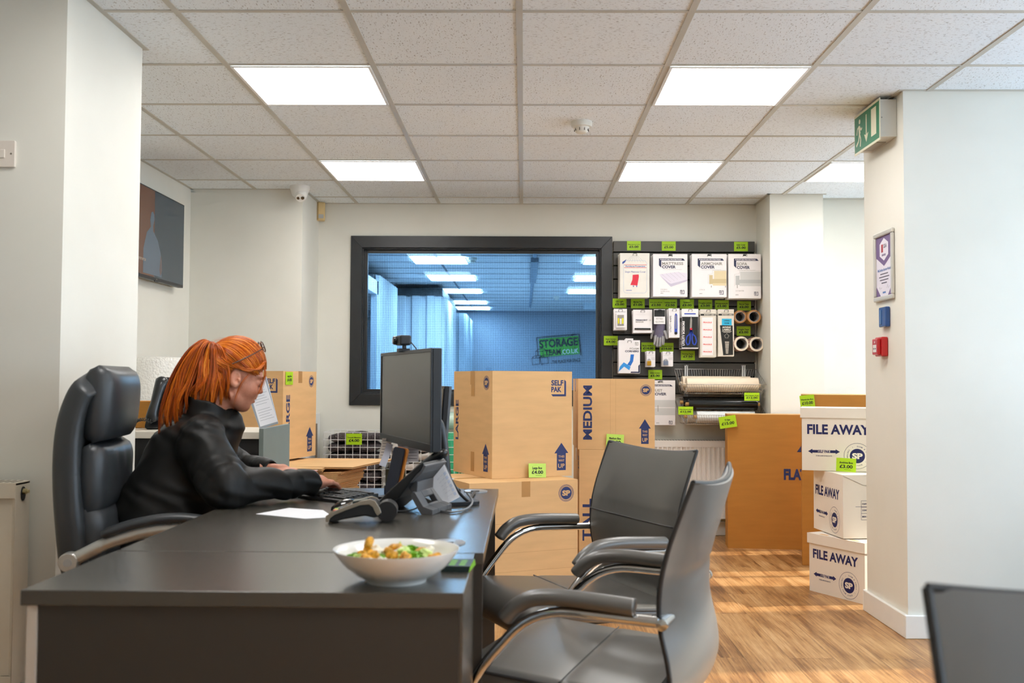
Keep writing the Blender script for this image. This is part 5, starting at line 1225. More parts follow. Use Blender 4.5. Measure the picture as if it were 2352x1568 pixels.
# ================================================================ return counter behind the woman with phone and document frame
t = thing('reception_counter', 'narrow counter behind the woman with a pale top and grey end panel', 'counter', (0, 0, 0))
b = MB(); b.box(-1.80, -1.066, 4.10, 4.52, .862, .890); b.build('countertop', mat('pale_counter_top', (224, 216, 202), .4), t, bevel=.002)
b = MB(); b.box(-1.064, -1.046, 4.08, 4.54, 0, .905); b.build('end_panel', mat('sage_grey_panel', (116, 126, 122), .45, var=.03), t, bevel=.001)
b = MB(); b.box(-1.80, -1.066, 4.14, 4.50, .10, .80); b.box(-1.80, -1.066, 4.12, 4.14, .80, .862); b.build('carcass', mat('black_carcass', (24, 24, 26), .5), t)
t = thing('desk_phone', 'black phone standing upright on the pale counter behind the chair', 'telephone', (-1.500, 4.27, .891), rad(4), rot=(rad(-16), 0, rad(3)))
b = MB(); b.prism(rrect(-.085, 0, .13, .225, .012), -.014, .014, M=Matrix.Rotation(PI / 2, 4, 'X') @ Matrix(((1, .12, 0, -.01), (0, 1, 0, 0), (0, 0, 1, 0), (0, 0, 0, 1)))); b.build('body', M_ph, t, bevel=.004)
b = MB(); b.tube(smooth_path([(-.060, -.030, .035), (-.058, -.044, .055), (-.046, -.046, .12), (-.034, -.044, .185), (-.030, -.030, .205)], 4), [.026, .027, .026, .024, .022, .021, .020, .019, .019, .020, .021, .023, .025, .026, .026, .026, .024], seg=14, sy=.8); b.build('handset', M_ph, t)
b = MB(); b.prism([(.0, .02), (.06, .0), (.06, .1), (.0, .15)], -.08, .12, M=Matrix.Rotation(PI / 2, 4, 'Z') @ Matrix.Rotation(PI / 2, 4, 'X')); b.build('stand', M_ph2, t)
b = MB(); pts = []
for k in range(150):
    u = k / 149; a = 2 * PI * 17 * u; cx = -.05 - .07 * math.sin(u * PI * .7); cy = -.055 - .03 * u; cz = .018 + .012 * math.sin(u * 6)
    pts.append((cx + .006 * math.cos(a) * .3, cy + .006 * math.sin(a), cz + .006 * math.cos(a) - .01 * u))
b.tube(pts, .0022, seg=5); b.build('coiled_cord', M_kb, t)
b = MB(); b.box(0, .22, 0, .14, 0, .115); o = b.build('small_carton', M_kraft2, bevel=.003); o.location = (-1.80, 4.36, .891); o.rotation_euler = (0, 0, rad(4)); tag(o, 'small brown carton on the counter behind the upright phone', 'cardboard box')
o.location = (at(308, 926, 4.40).x - .02, 4.37, .891); o.scale = (.85, 1, 1)
# leaning acrylic document frame
c0 = at(618, 990, 4.25)
t = thing('document_frame', 'leaning clear document frame with a printed letter on the counter end', 'picture frame', (c0.x + .0, 4.25, .906), rot=(0, rad(-17), rad(10)))
b = MB(); b.prism([(-.040, 0), (.040, 0), (.048, .205), (-.048, .205)], -.006, .006, M=Matrix.Rotation(PI / 2, 4, 'X')); b.build('frame', mat('silver_acrylic', (176, 184, 192), .2, metal=.2), t, bevel=.002)
b = MB(); F_ = Matrix.Translation((0, -.0065, 0)); b.rect(-.034, .010, .040, .192, 0, F_)
for k in range(12): b.rect(-.026, .165 - .011 * k - (.012 if k > 6 else 0), .020 + .006 * ((k * 7) % 3), .1668 - .011 * k - (.012 if k > 6 else 0), 1, F_, .0008)
b.build('letter', [M_paper, mat('grey_letter_text', (186, 188, 194), .7, var=0)], t)
# bubble wrap roll in the left corner
M_bub = bpy.data.materials.new('bubble_wrap'); M_bub.use_nodes = True; n = N(M_bub)
vo = n.new('ShaderNodeTexVoronoi'); vo.inputs['Scale'].default_value = 85; n.link(n.coord(), vo.inputs['Vector']); n.bump(n.math('SUBTRACT', .5, vo.outputs['Distance']), .8, .004)
n.p.inputs['Base Color'].default_value = lin((232, 228, 218)); n.p.inputs['Roughness'].default_value = .18
t = thing('bubble_wrap_roll', 'tall pale bubble wrap roll standing by the left wall behind the chair', 'bubble wrap', (-2.045, 5.60, 0))
b = MB(); b.lathe([(.03, 0), (.205, 0), (.208, .02), (.208, 1.195), (.198, 1.218), (.12, 1.226), (.03, 1.22)], seg=48); b.build('wrap', M_bub, t)
b = MB(); b.lathe([(.026, -.0), (.03, -.0), (.03, 1.222), (.026, 1.222)], seg=24); b.build('core', M_core, t)
# low white cupboard front on the side of the chimney breast with bar handle
t = thing('cupboard_door', 'low white cupboard door with a steel bar handle beside the chimney breast', 'cupboard', (0, 0, 0))
b = MB(); b.box(-1.501, -1.470, 6.86, 7.335, 0.0, .862); b.build('panel', M_white, t, bevel=.003)
b = MB(); hx = -1.425; b.tube([(hx, 6.98, .565), (hx, 6.98, .80)], .008, seg=12); b.tube([(-1.470, 6.98, .595), (hx, 6.98, .595)], .005, seg=8); b.tube([(-1.470, 6.98, .77), (hx, 6.98, .77)], .005, seg=8); b.build('bar_handle', mat('brushed_steel', (150, 140, 128), .3, metal=.8), t)
# ---------------- white wire dump bin with blankets
M_ww = mat('white_wire', (238, 238, 236), .35)
A = at(750, 984, 7.06); B_ = at(1035, 984, 7.06)
def grid_bin(label, x0, x1, y0, y1, z1, pitch=.0508, r=.0021):
    t = thing('wire_bin', label, 'wire bin', (0, 0, 0))
    def face(nm, p, u, L, skip=None):
        b = MB(); n_ = int(round(L / pitch))
        for k in range(n_ + 1):
            q = p + u * (L * k / n_); b.tube([q, q + Vector((0, 0, z1))], r, seg=5)
        nz = int(z1 / pitch)
        for k in range(nz + 1): b.tube([p + Vector((0, 0, z1 - k * pitch)), p + u * L + Vector((0, 0, z1 - k * pitch))], r, seg=5)
        b.build(nm, M_ww, t)
    face('front_grid', Vector((x0, y0, 0)), Vector((1, 0, 0)), x1 - x0); face('back_grid', Vector((x0, y1, 0)), Vector((1, 0, 0)), x1 - x0)
    face('side_grid', Vector((x0, y0, 0)), Vector((0, 1, 0)), y1 - y0); face('side_grid', Vector((x1, y0, 0)), Vector((0, 1, 0)), y1 - y0)
    return t
grid_bin('white wire grid bin full of folded blankets, by the back wall', A.x, A.x + .405, 6.95, 7.32, .742)
grid_bin('white wire grid bin of grey wrapped packs, behind the monitor', A.x + .41, A.x + .77, 6.98, 7.32, .742)
grid_bin('white wire grid bin holding green rolls, left of the cartons', A.x + .79, A.x + 1.16, 7.00, 7.32, .742)
M_blk = bpy.data.materials.new('recycled_felt_blanket'); M_blk.use_nodes = True; n = N(M_blk); co = n.coord()
f = n.noise(co, 170, 4, .7); n.link(n.ramp(f, [(.36, lin((28, 24, 26))), (.5, lin((74, 66, 68))), (.6, lin((110, 102, 104))), (.7, lin((170, 160, 158)))]), n.p.inputs['Base Color']); n.p.inputs['Roughness'].default_value = .95; n.bump(f, .8, .003)
M_grw = mat('grey_plastic_wrapped', (196, 188, 180), .3, var=.18, vscale=25, bump=.9, bscale=22)
random.seed(9)
def folded(label, cx, z, w, d, h, m_, grp, nm='transit_blanket', cat='blanket', cy=7.13):
    rings = []; sd = random.uniform(0, 9)
    for i in range(17):
        u = i / 16; x = -w / 2 + w * u; e = min(1, 6 * min(u + .04, 1.04 - u)) ** .5; ring = []
        for k in range(20):
            a = 2 * PI * k / 20; c_, s_ = math.cos(a), math.sin(a)
            yy = math.copysign(abs(c_) ** .45, c_) * d / 2 * e; zz = math.copysign(abs(s_) ** .55, s_) * h / 2 * (e * .9 + .1)
            zz += .006 * math.sin(9 * u + sd + a) + .004 * math.sin(23 * u + sd * 2 + 2 * a); yy += .006 * math.sin(14 * u + sd + 3 * a)
            ring.append((x, yy, zz))
        rings.append(ring)
    b = MB(); b.loft(rings); o = b.build(nm, m_); o.location = (cx, cy, z); o.rotation_euler = (0, random.uniform(-.04, .04), random.uniform(-.05, .05))
    return tag(o, label, cat, grp)
z = .036
for k in range(11):
    top = k == 10
    folded('topmost speckled dark felt blanket in the wire grid bin' if top else 'speckled dark felt blanket folded within the wire grid bin', A.x + .195, z, .36, .31, .064, M_blk, 'folded felt blankets'); z += .0665
z = .036
for k in range(10):
    folded('grey plastic wrapped pack stacked in the middle wire bin', A.x + .59, z, .32, .29, .064, M_grw, 'grey wrapped packs', 'wrapped_pack', 'wrapped pack', 7.15); z += .0665
M_green2 = mat('green_foam_wrap', (54, 176, 128), .35, var=.2, vscale=60, bump=.5, bscale=80)
for k, (dx, top) in enumerate(((.06, .80), (.165, .80), (.27, .80))):
    b = MB(); b.lathe([(.012, 0), (.05, 0), (.05, top - .07), (.046, top - .06), (.012, top - .06)], seg=28); o = b.build('foam_roll', M_green2); o.location = (A.x + .81 + dx, 7.09 + .02 * (k % 2), 0.001)
    tag(o, 'green foam roll upright in the right wire bin', 'foam roll', 'green foam rolls')
q = at(1020, 945, 7.2)
b = MB(); b.lathe([(.02, -.15), (.062, -.15), (.062, .15), (.02, .15)], 0, 32, M=Matrix.Translation((A.x + .96, 7.235, .815)) @ Matrix.Rotation(PI / 2, 4, 'Y')); tag(b.build('bubble_wrap_roll', mat('clear_green_bubble', (196, 222, 208), .15, bump=.8, bscale=120)), 'pale clear bubble wrap roll lying on the green rolls', 'bubble wrap')
q = at(813, 1021, 6.93); tag_card('Transit Blanket', '4.00', q, 0, 'lime price card 4.00 on the wire grid bin of blankets', w=.108, h=.076, foot=False)
# ================================================================ small fittings
# security camera on the ceiling
cc = Vector((-1.497, 6.70, H))
t = thing('security_camera', 'white turret security camera on the ceiling by the chimney breast corner', 'security camera', cc)
M_cam = mat('camera_white', (232, 230, 224), .4, var=.02)
b = MB(); b.lathe([(.066, 0), (.066, -.016), (.060, -.030), (.050, -.062), (.034, -.075), (.0001, -.078)], seg=36); b.build('base', M_cam, t)
b = MB(); dirn = Vector((.12, -.75, -.62)).normalized(); c1 = Vector((.010, -.018, -.062)); b.sphere(c1, .043, 0, 24, 16); b.build('ball', M_cam, t)
Q = dirn.to_track_quat('Z', 'Y').to_matrix().to_4x4()
b = MB(); b.lathe([(.0001, .0), (.030, .0), (.031, -.004)], 0, 28, M=Matrix.Translation(c1 + dirn * .041) @ Q); b.build('face_plate', M_cam, t)
for s_ in (-1, 1):
    b = MB(); b.lathe([(.0001, .002), (.010, .002), (.0115, -.001)], 0, 20, M=Matrix.Translation(c1 + dirn * .042 + Vector((s_ * .0145, 0, .0))) @ Q); b.build('lens', mat('lens_black', (10, 10, 12), .08, coat=1), t)
# motion sensor
p = at(737, 486, 7.31)
t = thing('motion_sensor', 'cream motion sensor in the corner left of the blue window', 'motion sensor', (p.x, p.y, p.z), rad(14))
b = MB(); b.prism([(-.030, .03), (-.030, -.012), (-.018, -.030), (.018, -.030), (.030, -.012), (.030, .03)], -.066, .066); b.build('housing', mat('aged_cream_plastic', (222, 194, 138), .5), t, bevel=.004)
b = MB(); b.prism([(-.019, -.02), (-.0185, -.0315), (.0185, -.0315), (.019, -.02)], -.052, -.024); b.build('lens_window', mat('frosted_grey_lens', (176, 174, 170), .3), t, bevel=.001)
# running-man exit sign
M_gs = mat('exit_green', (14, 120, 82), .35, var=.02); M_gw = mat('exit_cream', (226, 222, 196), .4, var=0); M_box = mat('exit_housing', (206, 206, 198), .4, var=.02)
t = thing('exit_sign', 'green and white running man emergency exit sign box by the right pier', 'exit sign', (0, 0, 0))
b = MB(); b.box(1.590, 1.667, 4.520, 4.850, 2.203, 2.372); b.lathe([(.0001, 0), (.003, 0), (.003, .002)], 1, 10, M=Matrix.Translation((1.600, 4.520, 2.290)) @ Matrix.Rotation(PI / 2, 4, 'X')); b.box(1.60, 1.655, 4.62, 4.80, 2.199, 2.203, 1); b.build('housing', [M_box, mat('sign_underside', (150, 146, 136), .4)], t, bevel=.003)
b = MB(); FL, FH = .345, .190
FX = Matrix.Translation((1.588, 4.857, 2.188)) @ Matrix.Rotation(-PI / 2, 4, 'Z')     # x runs from the far end to the near end
b.box(0, FL, 0, .004, 0, FH, 1, FX); b.rect(.006, .010, FL - .006, FH - .012, 0, FX)
b.rect(.235, .038, .302, FH - .026, 1, FX, .0008)
b.rect(.163, .066, .176, FH - .030, 1, FX, .0008); b.poly([(.140, .072), (.1695, .030), (.199, .072), (.176, .066), (.163, .066)], 1, FX, .0008)
b.disc(.077, .148, .0115, 1, FX, .0008)
b.line([(.070, .128), (.078, .088)], .024, 1, FX, .0008); b.line([(.072, .128), (.045, .118), (.037, .092)], .009, 1, FX, .0009); b.line([(.080, .122), (.098, .104), (.112, .112)], .009, 1, FX, .0009)
b.line([(.076, .090), (.092, .062), (.086, .028)], .012, 1, FX, .0009); b.line([(.074, .090), (.062, .058), (.030, .040)], .012, 1, FX, .0009)
b.build('sign_face', [M_gs, M_gw], t)
# framed certificate
t = thing('framed_certificate', 'silver framed purple and white certificate on the right pier', 'framed certificate', (1.667, 4.805, 1.480))
FX = Matrix.Rotation(-PI / 2, 4, 'Z'); CWd, CHt = .246, .322
b = MB()
def bar(x0, z0, x1, z1): b.box(x0, x1, -.014, 0, z0, z1, 0, FX)
bar(0, 0, CWd, .022); bar(0, CHt - .022, CWd, CHt); bar(0, .022, .022, CHt - .022); bar(CWd - .022, .022, CWd, CHt - .022)
b.build('frame', mat('satin_frame', (206, 204, 196), .3, metal=.35), t, bevel=.005)
b = MB(); F_ = FX @ Matrix.Translation((0, -.004, 0)); cx = CWd / 2; L, R_, D, U = .022, CWd - .022, .022, CHt - .022
b.rect(L, D, R_, U, 0, F_); b.poly([(L, U), (L, .205), (cx, .160), (R_, .205), (R_, U)], 1, F_, .0008); b.poly([(L, D), (L, .070), (cx - .045, D)], 1, F_, .0008); b.poly([(R_, D), (R_, .070), (cx + .045, D)], 1, F_, .0008)
b.poly([(cx, .185), (cx + .055, .210), (cx + .055, .265), (cx, .290), (cx - .055, .265), (cx - .055, .210)], 0, F_, .0012)
b.rect(cx - .035, .225, cx - .010, .262, 2, F_, .0016); b.text('SSA', cx + .016, .244, .018, 4, F_, bold=.03, e=.0016); b.text('MEMBER', cx, .207, .010, 1, F_, bold=.03, e=.0016)
b.text('McCarthys Storage World', cx, .138, .013, 3, F_, w=.165, bold=.02, e=.0012)
for z_, w_ in ((.122, .10), (.108, .13), (.094, .11), (.080, .07)): b.rect(cx - w_ / 2, z_, cx + w_ / 2, z_ + .005, 4, F_, .0012)
b.line([(cx - .07, .058), (cx - .055, .066), (cx - .05, .056), (cx - .03, .062)], .001, 4, F_, .0012); b.line([(cx + .03, .056), (cx + .045, .072), (cx + .05, .055), (cx + .07, .064)], .001, 4, F_, .0012)
b.rect(cx - .02, .034, cx + .02, .042, 3, F_, .0012)
b.build('certificate', [mat('certificate_white', (226, 222, 234), .5, var=.01), mat('certificate_purple', (112, 90, 136), .5, var=.02), mat('certificate_red', (176, 60, 70), .5, var=0), mat('certificate_blue', (84, 120, 180), .5, var=0), mat('certificate_text', (96, 92, 110), .6, var=0)], t)
# blue sounder plate and red call point
t = thing('call_point', 'blue wall unit on the right pier between certificate and red call point', 'wall unit', (1.667, 4.712, 1.357))
b = MB(); b.prism(rrect(0, 0, .090, .092, .006), 0, .022, M=FX @ Matrix.Rotation(PI / 2, 4, 'X')); b.build('housing', mat('deep_blue_plastic', (22, 74, 140), .25, coat=.3), t, bevel=.005, seg=3)
b = MB(); b.box(.012, .040, -.0245, -.021, .012, .080, 0, FX); b.build('panel_window', mat('blue_window', (60, 106, 160), .2), t, bevel=.002)
t = thing('call_point', 'red fire alarm call point on the right pier below the blue unit', 'fire alarm', (1.667, 4.742, 1.222))
b = MB(); b.prism(rrect(0, 0, .090, .090, .008), 0, .030, M=FX @ Matrix.Rotation(PI / 2, 4, 'X')); b.prism(rrect(.008, .008, .082, .082, .006), .03, .046, M=FX @ Matrix.Rotation(PI / 2, 4, 'X')); b.build('housing', mat('fire_red_plastic', (190, 22, 28), .3, coat=.3), t, bevel=.005, seg=3)
b = MB(); F_ = FX @ Matrix.Translation((0, -.0462, 0)); b.rect(.022, .020, .068, .054, 0, F_, .0006); b.disc(.045, .036, .004, 1, F_, .001); b.poly([(.026, .036), (.036, .041), (.036, .031)], 1, F_, .001); b.poly([(.064, .036), (.054, .041), (.054, .031)], 1, F_, .001)
b.disc(.045, .066, .005, 0, F_, .0006); b.build('press_plate', [mat('press_white', (232, 228, 220), .4), M_black], t)
# ================================================================ visitor chairs: leather seat shells on chrome cantilever frames
M_lth = mat('grey_brown_leather', (98, 95, 90), .33, var=.05, vscale=6, bump=.14, bscale=420, spec=.9)
M_pipe = mat('leather_piping', (46, 45, 44), .4, var=.03)
M_chr = mat('polished_chrome', (214, 214, 212), .08, metal=1.0, var=0)
def ring_slab(path, w, th, r=.018, nseg=5):
    """cross sections (rounded) along a side path [(x, z)], width along y"""
    P = [Vector((x, 0, z)) for x, z in path]; rings = []
    for i, p in enumerate(P):
        a = P[max(0, i - 1)]; c_ = P[min(len(P) - 1, i + 1)]; d = (c_ - a).normalized(); nrm = Vector((-d.z, 0, d.x))
        ring = []
        e = 1.0
        for (u, v) in rrect(-w / 2, -th / 2, w / 2, th / 2, min(r, th * .49), nseg):
            bulge = 1 + .0 * u
            ring.append(p + Vector((0, u, 0)) + nrm * v)
        rings.append(ring)
    return rings
def visitor_chair(label, loc, rz, group='grey leather visitor chairs'):
    """local: +x is the way the chair faces; origin on the floor under the back edge of the seat"""
    t = thing('visitor_chair', label, 'chair', loc, rz, group)
    W = .520
    # seat cushion with a cross seam
    seat = [(.458, .412), (.464, .426), (.450, .444), (.40, .458), (.33, .454), (.22, .444), (.205, .440), (.19, .444), (.10, .437), (.05, .434), (.005, .440)]
    def cushion(path, w, th, nm, slot=.0):
        b = MB(); P = smooth_path([(x, 0, z) for x, z in path], 3); P = [(p.x, p.z) for p in P]
        b.loft(ring_slab(P, w, th, .022), 0); return b
    b = cushion(seat, W, .046, 'seat'); b.build('seat', M_lth, t)
    b = MB()
    for s_ in (-1, 1):
        P = smooth_path([(x, s_ * W / 2, z + .012) for x, z in seat], 3); b.tube(P, .0045, seg=6)
    P = [(.205, s * W / 2 / 12) for s in range(-12, 13)]
    b.tube([(p[0] + .006 * math.cos(p[1] * 3), p[1], .4655) for p in P], .0022, 0, seg=5)
    b.build('seam_piping', M_pipe, t)
    # backrest: gently curved slab, concave towards the sitter
    back = [(.08, .402), (.02, .404), (-.028, .425), (-.054, .47), (-.049, .53), (-.034, .60), (-.034, .67), (-.049, .74), (-.077, .82), (-.101, .882)]
    Pb = [(p.x, p.z) for p in smooth_path([(x, 0, z) for x, z in back], 4)]
    rings = []; n_ = len(Pb)
    for i, (x, z) in enumerate(Pb):
        a = Pb[max(0, i - 1)]; c_ = Pb[min(n_ - 1, i + 1)]; d = Vector((c_[0] - a[0], 0, c_[1] - a[1])).normalized(); nrm = Vector((d.z, 0, -d.x))
        u_ = i / (n_ - 1); th = .034 * (1 - .45 * max(0, u_ - .8) / .2) - (.008 if abs(z - .68) < .009 else 0); ring = []
        for (u, v) in rrect(-W / 2, -th / 2, W / 2, th / 2, min(.016, th * .48), 4):
            ring.append(Vector((x, u, z)) + nrm * (v + .055 * (u / (W / 2)) ** 2) + Vector((0, 0, .014 * (u / (W / 2)) ** 2 * u_)))
        rings.append(ring)
    # extra columns across the width so the curve shows
    b = MB(); cols = 17
    front = []; rear = []
    for i, (x, z) in enumerate(Pb):
        a = Pb[max(0, i - 1)]; c_ = Pb[min(n_ - 1, i + 1)]; d = Vector((c_[0] - a[0], 0, c_[1] - a[1])).normalized(); nrm = Vector((d.z, 0, -d.x)); u_ = i / (n_ - 1)
        th = .040 * (1 - .5 * max(0, u_ - .82) / .18) - (.007 if abs(z - .68) < .008 else 0)
        f_, r_ = [], []
        for k in range(cols):
            u = -1 + 2 * k / (cols - 1); e = (1 - abs(u) ** 6 * .85); base = Vector((x, u * W / 2, z + .006 * u * u * u_)) + nrm * (.028 * u * u)
            f_.append(base + nrm * th / 2 * e); r_.append(base - nrm * th / 2 * e)
        front.append(f_); rear.append(r_)
    b.loft([front[i] + rear[i][::-1] for i in range(n_)], 0)
    b.build('backrest', M_lth, t)
    b = MB()
    for k, s_ in ((0, -1), (cols - 1, 1)): b.tube([(front[i][k] + rear[i][k]) / 2 for i in range(n_)], .0055, seg=6)
    b.tube([(front[-1][k] + rear[-1][k]) / 2 for k in range(cols)], .0055, seg=6)
    for zz in (.672,):
        i_ = min(range(n_), key=lambda i: abs(Pb[i][1] - zz)); b.tube([f_ + Vector((.0012, 0, 0)) for f_ in front[i_]], .0022, seg=6)
    b.build('back_piping', M_pipe, t)
    # chrome tube frame on either side
    hw = .272
    for s_ in (-1, 1):
        y = s_ * hw
        b = MB(); pts = fillet([(-.016, y, .612), (.262, y, .620), (.430, y, .430), (.442, y, .014), (-.06, y, .014)], [0, .085, .10, .05, 0], 7)
        b.tube(pts, .0115, seg=12); b.build('side_frame', M_chr, t)
        b = MB(); pts = smooth_path([(.330, y, .590), (.322, y, .600), (.300, y, .622), (.262, y, .641), (.200, y, .647), (.120, y, .644), (.055, y, .640), (.042, y, .639)], 5)
        n_ = len(pts); b.tube(pts, [.0225 * min(1, (.35 + .30 * min(i, n_ - 1 - i))) for i in range(n_)], seg=16, sy=.80)
        b.build('arm_pad', M_lth, t)
        b = MB(); b.tube([(-.018, s_ * .215, .612), (-.016, y + s_ * .018, .612)], .011, seg=12); b.lathe([(.0001, -.009), (.0125, -.008), (.0135, 0), (.012, .008), (.0001, .010)], 0, 18, M=Matrix.Translation((-.016, y + s_ * .012, .612)) @ Matrix.Rotation(-PI / 2 * s_, 4, 'X')); b.build('frame_bolt', M_chr, t)
    b = MB(); b.tube([(-.06, -hw, .014), (-.06, hw, .014)], .0115, seg=12); b.build('rear_floor_bar', M_chr, t)
    for x, z in ((.40, .405), (.09, .400)):
        b = MB()
        if x > .3: b.tube([(x + .040, -hw, z - .01), (x, -.18, z), (x, .18, z), (x + .040, hw, z - .01)], .009, seg=10)
        else: b.tube([(x, -.19, z), (x, .19, z)], .009, seg=10)
        b.build('seat_bar', M_chr, t)
    b = MB(); b.box(.03, .41, -.19, .19, .404, .412); b.build('seat_pan', M_pipe, t, bevel=.004)
    return t
# B: near chair, seen from behind, facing left and away from the camera
visitor_chair('near grey leather visitor chair seen from behind, beside the desk', (.362, 2.35, 0), math.atan2(.33, -.94))
visitor_chair('far grey leather visitor chair facing the desk, in front of the cartons', (.335, 3.21, 0), math.atan2(-.42, -.91))
# third chair: only the top of its back shows at the lower right
visitor_chair('grey leather visitor chair whose back top fills the photo\'s lower right corner', (.666, .955, 0), rad(-91))
# ================================================================ executive chair
M_exl = mat('charcoal_leather', (58, 60, 62), .38, var=.05, vscale=5, bump=.18, bscale=380)
t = thing('office_chair', 'high-backed charcoal leather office chair in which the woman sits', 'chair', (-1.06, 3.115, -.0), rad(9))
def pillow(cx, cz, w, h, th, tilt, nm, m_=M_exl, px=2.6, grooves=0, pt=None):
    b = MB(); nu, nv = 25, 17; V = []; Fc = []
    for side_ in (1, -1):
        for i in range(nu):
            for j in range(nv):
                u = -1 + 2 * i / (nu - 1); v = -1 + 2 * j / (nv - 1)
                e = max(0, 1 - abs(u) ** px) ** .5 * max(0, 1 - abs(v) ** px) ** .5
                g = grooves * .0035 * math.sin(u * 14 + 1.5 * math.sin(v * 3)) * (1 - v * v) * max(0, v + .2) if side_ > 0 else 0
                V.append((side_ * th / 2 * e ** .8 + g * e, u * w / 2 * (1 - .06 * v * v), v * h / 2))
    for s_ in (0, 1):
        o = s_ * nu * nv
        for i in range(nu - 1):
            for j in range(nv - 1):
                q = (o + i * nv + j, o + (i + 1) * nv + j, o + (i + 1) * nv + j + 1, o + i * nv + j + 1); Fc.append(q if s_ == 0 else q[::-1])
    M_ = Matrix.Translation((cx, 0, cz)) @ Matrix.Rotation(tilt, 4, 'Y'); b.add(V, Fc, 0, True, M_)
    bm = bmesh.new(); o = b.build(nm, m_, pt or t); bm.from_mesh(o.data); bmesh.ops.remove_doubles(bm, verts=bm.verts, dist=.0004); bm.to_mesh(o.data); bm.free(); return o
# outer shell: thick curved back
Pt = [(p.x, p.z) for p in smooth_path([(-.20, 0, .46), (-.262, 0, .55), (-.286, 0, .70), (-.298, 0, .86), (-.292, 0, .98), (-.266, 0, 1.07), (-.232, 0, 1.115)], 5)]
b = MB(); rings = []
for i, (x, z) in enumerate(Pt):
    a = Pt[max(0, i - 1)]; c_ = Pt[min(len(Pt) - 1, i + 1)]; d = Vector((c_[0] - a[0], 0, c_[1] - a[1])).normalized(); nrm = Vector((d.z, 0, -d.x)); u_ = i / (len(Pt) - 1)
    w = .50 - .06 * abs(u_ - .35); th = .085 * (1 - .25 * u_); w *= 1 if u_ < .9 else 1 - .25 * (u_ - .9) / .1
    rings.append([Vector((x, u, z)) + nrm * (v + .045 * abs(2 * u / w) ** 3) for (u, v) in rrect(-w / 2, -th / 2, w / 2, th / 2, th * .48, 6)])
b.loft(rings, 0); b.build('back_shell', M_exl, t)
pillow(-.200, 1.030, .40, .225, .125, rad(4), 'headrest', px=3.4)
pillow(-.212, .815, .42, .205, .10, rad(1), 'back_cushion', grooves=1, px=5)
pillow(-.205, .625, .42, .235, .11, rad(-6), 'back_cushion', grooves=1, px=5)
b = MB(); b.loft(ring_slab([(-.20, .46), (-.12, .463), (.0, .468), (.14, .474), (.24, .470), (.275, .445)], .50, .11, .05, 6), 0); b.build('seat', M_exl, t)
M_alu = mat('satin_aluminium', (206, 204, 198), .3, metal=.7)
for s_ in (-1, 1):
    y = s_ * .285
    P = smooth_path([(-.235, y, .600), (-.20, y, .618), (-.12, y, .655), (.0, y, .684), (.12, y, .680), (.19, y, .640), (.205, y, .56), (.17, y, .46), (.10, y * .9, .42)], 5)
    b = MB(); b.tube(P, .0165, seg=12, sy=1.1); b.build('arm_bracket', M_alu, t)
    b = MB(); b.lathe([(.0001, -.020), (.024, -.020), (.027, -.014), (.027, .014), (.024, .020), (.0001, .020)], 0, 28, M=Matrix.Translation((-.235, y, .600)) @ Matrix.Rotation(PI / 2, 4, 'X')); b.lathe([(.0001, .0225), (.011, .0225), (.011, .019)], 1, 18, M=Matrix.Translation((-.235, y, .600)) @ Matrix.Rotation(PI / 2, 4, 'X')); b.build('arm_pivot', [M_alu, mat('pivot_cap', (176, 176, 174), .3)], t)
    P = smooth_path([(-.150, y, .672), (-.07, y, .700), (.03, y, .716), (.12, y, .708), (.16, y, .690)], 4)
    b = MB(); b.tube(P, [.024 if 0 < i < len(P) - 1 else .016 for i in range(len(P))], seg=14, sy=.6); b.build('arm_pad', M_exl, t)
b = MB(); b.tube([(0, 0, .42), (0, 0, .26)], .025, seg=16); b.tube([(0, 0, .27), (0, 0, .10)], .032, seg=16); b.build('gas_lift', M_kb, t)
b = MB(); b.box(-.12, .12, -.10, .10, .395, .42); b.build('mechanism', M_kb, t, bevel=.006)
for k in range(5):
    a = 2 * PI * k / 5 + .3; c_, s_ = math.cos(a), math.sin(a)
    b = MB(); b.tube([(0, 0, .11), (.14 * c_, .14 * s_, .095), (.30 * c_, .30 * s_, .068)], [.026, .022, .016], seg=10); l = b.build('base_arm', M_alu, t)
    b = MB()
    for q in (-.014, .014): b.lathe([(.0001, -.009), (.026, -.009), (.029, -.004), (.029, .004), (.026, .009), (.0001, .009)], 0, 20, M=Matrix.Translation((.30 * c_ - q * s_, .30 * s_ + q * c_, .0295)) @ Matrix.Rotation(a, 4, 'Z') @ Matrix.Rotation(PI / 2, 4, 'X'))
    b.box(-.008, .008, -.008, .008, .03, .075, 0, Matrix.Translation((.30 * c_, .30 * s_, 0))); b.build('caster', M_kb, l)
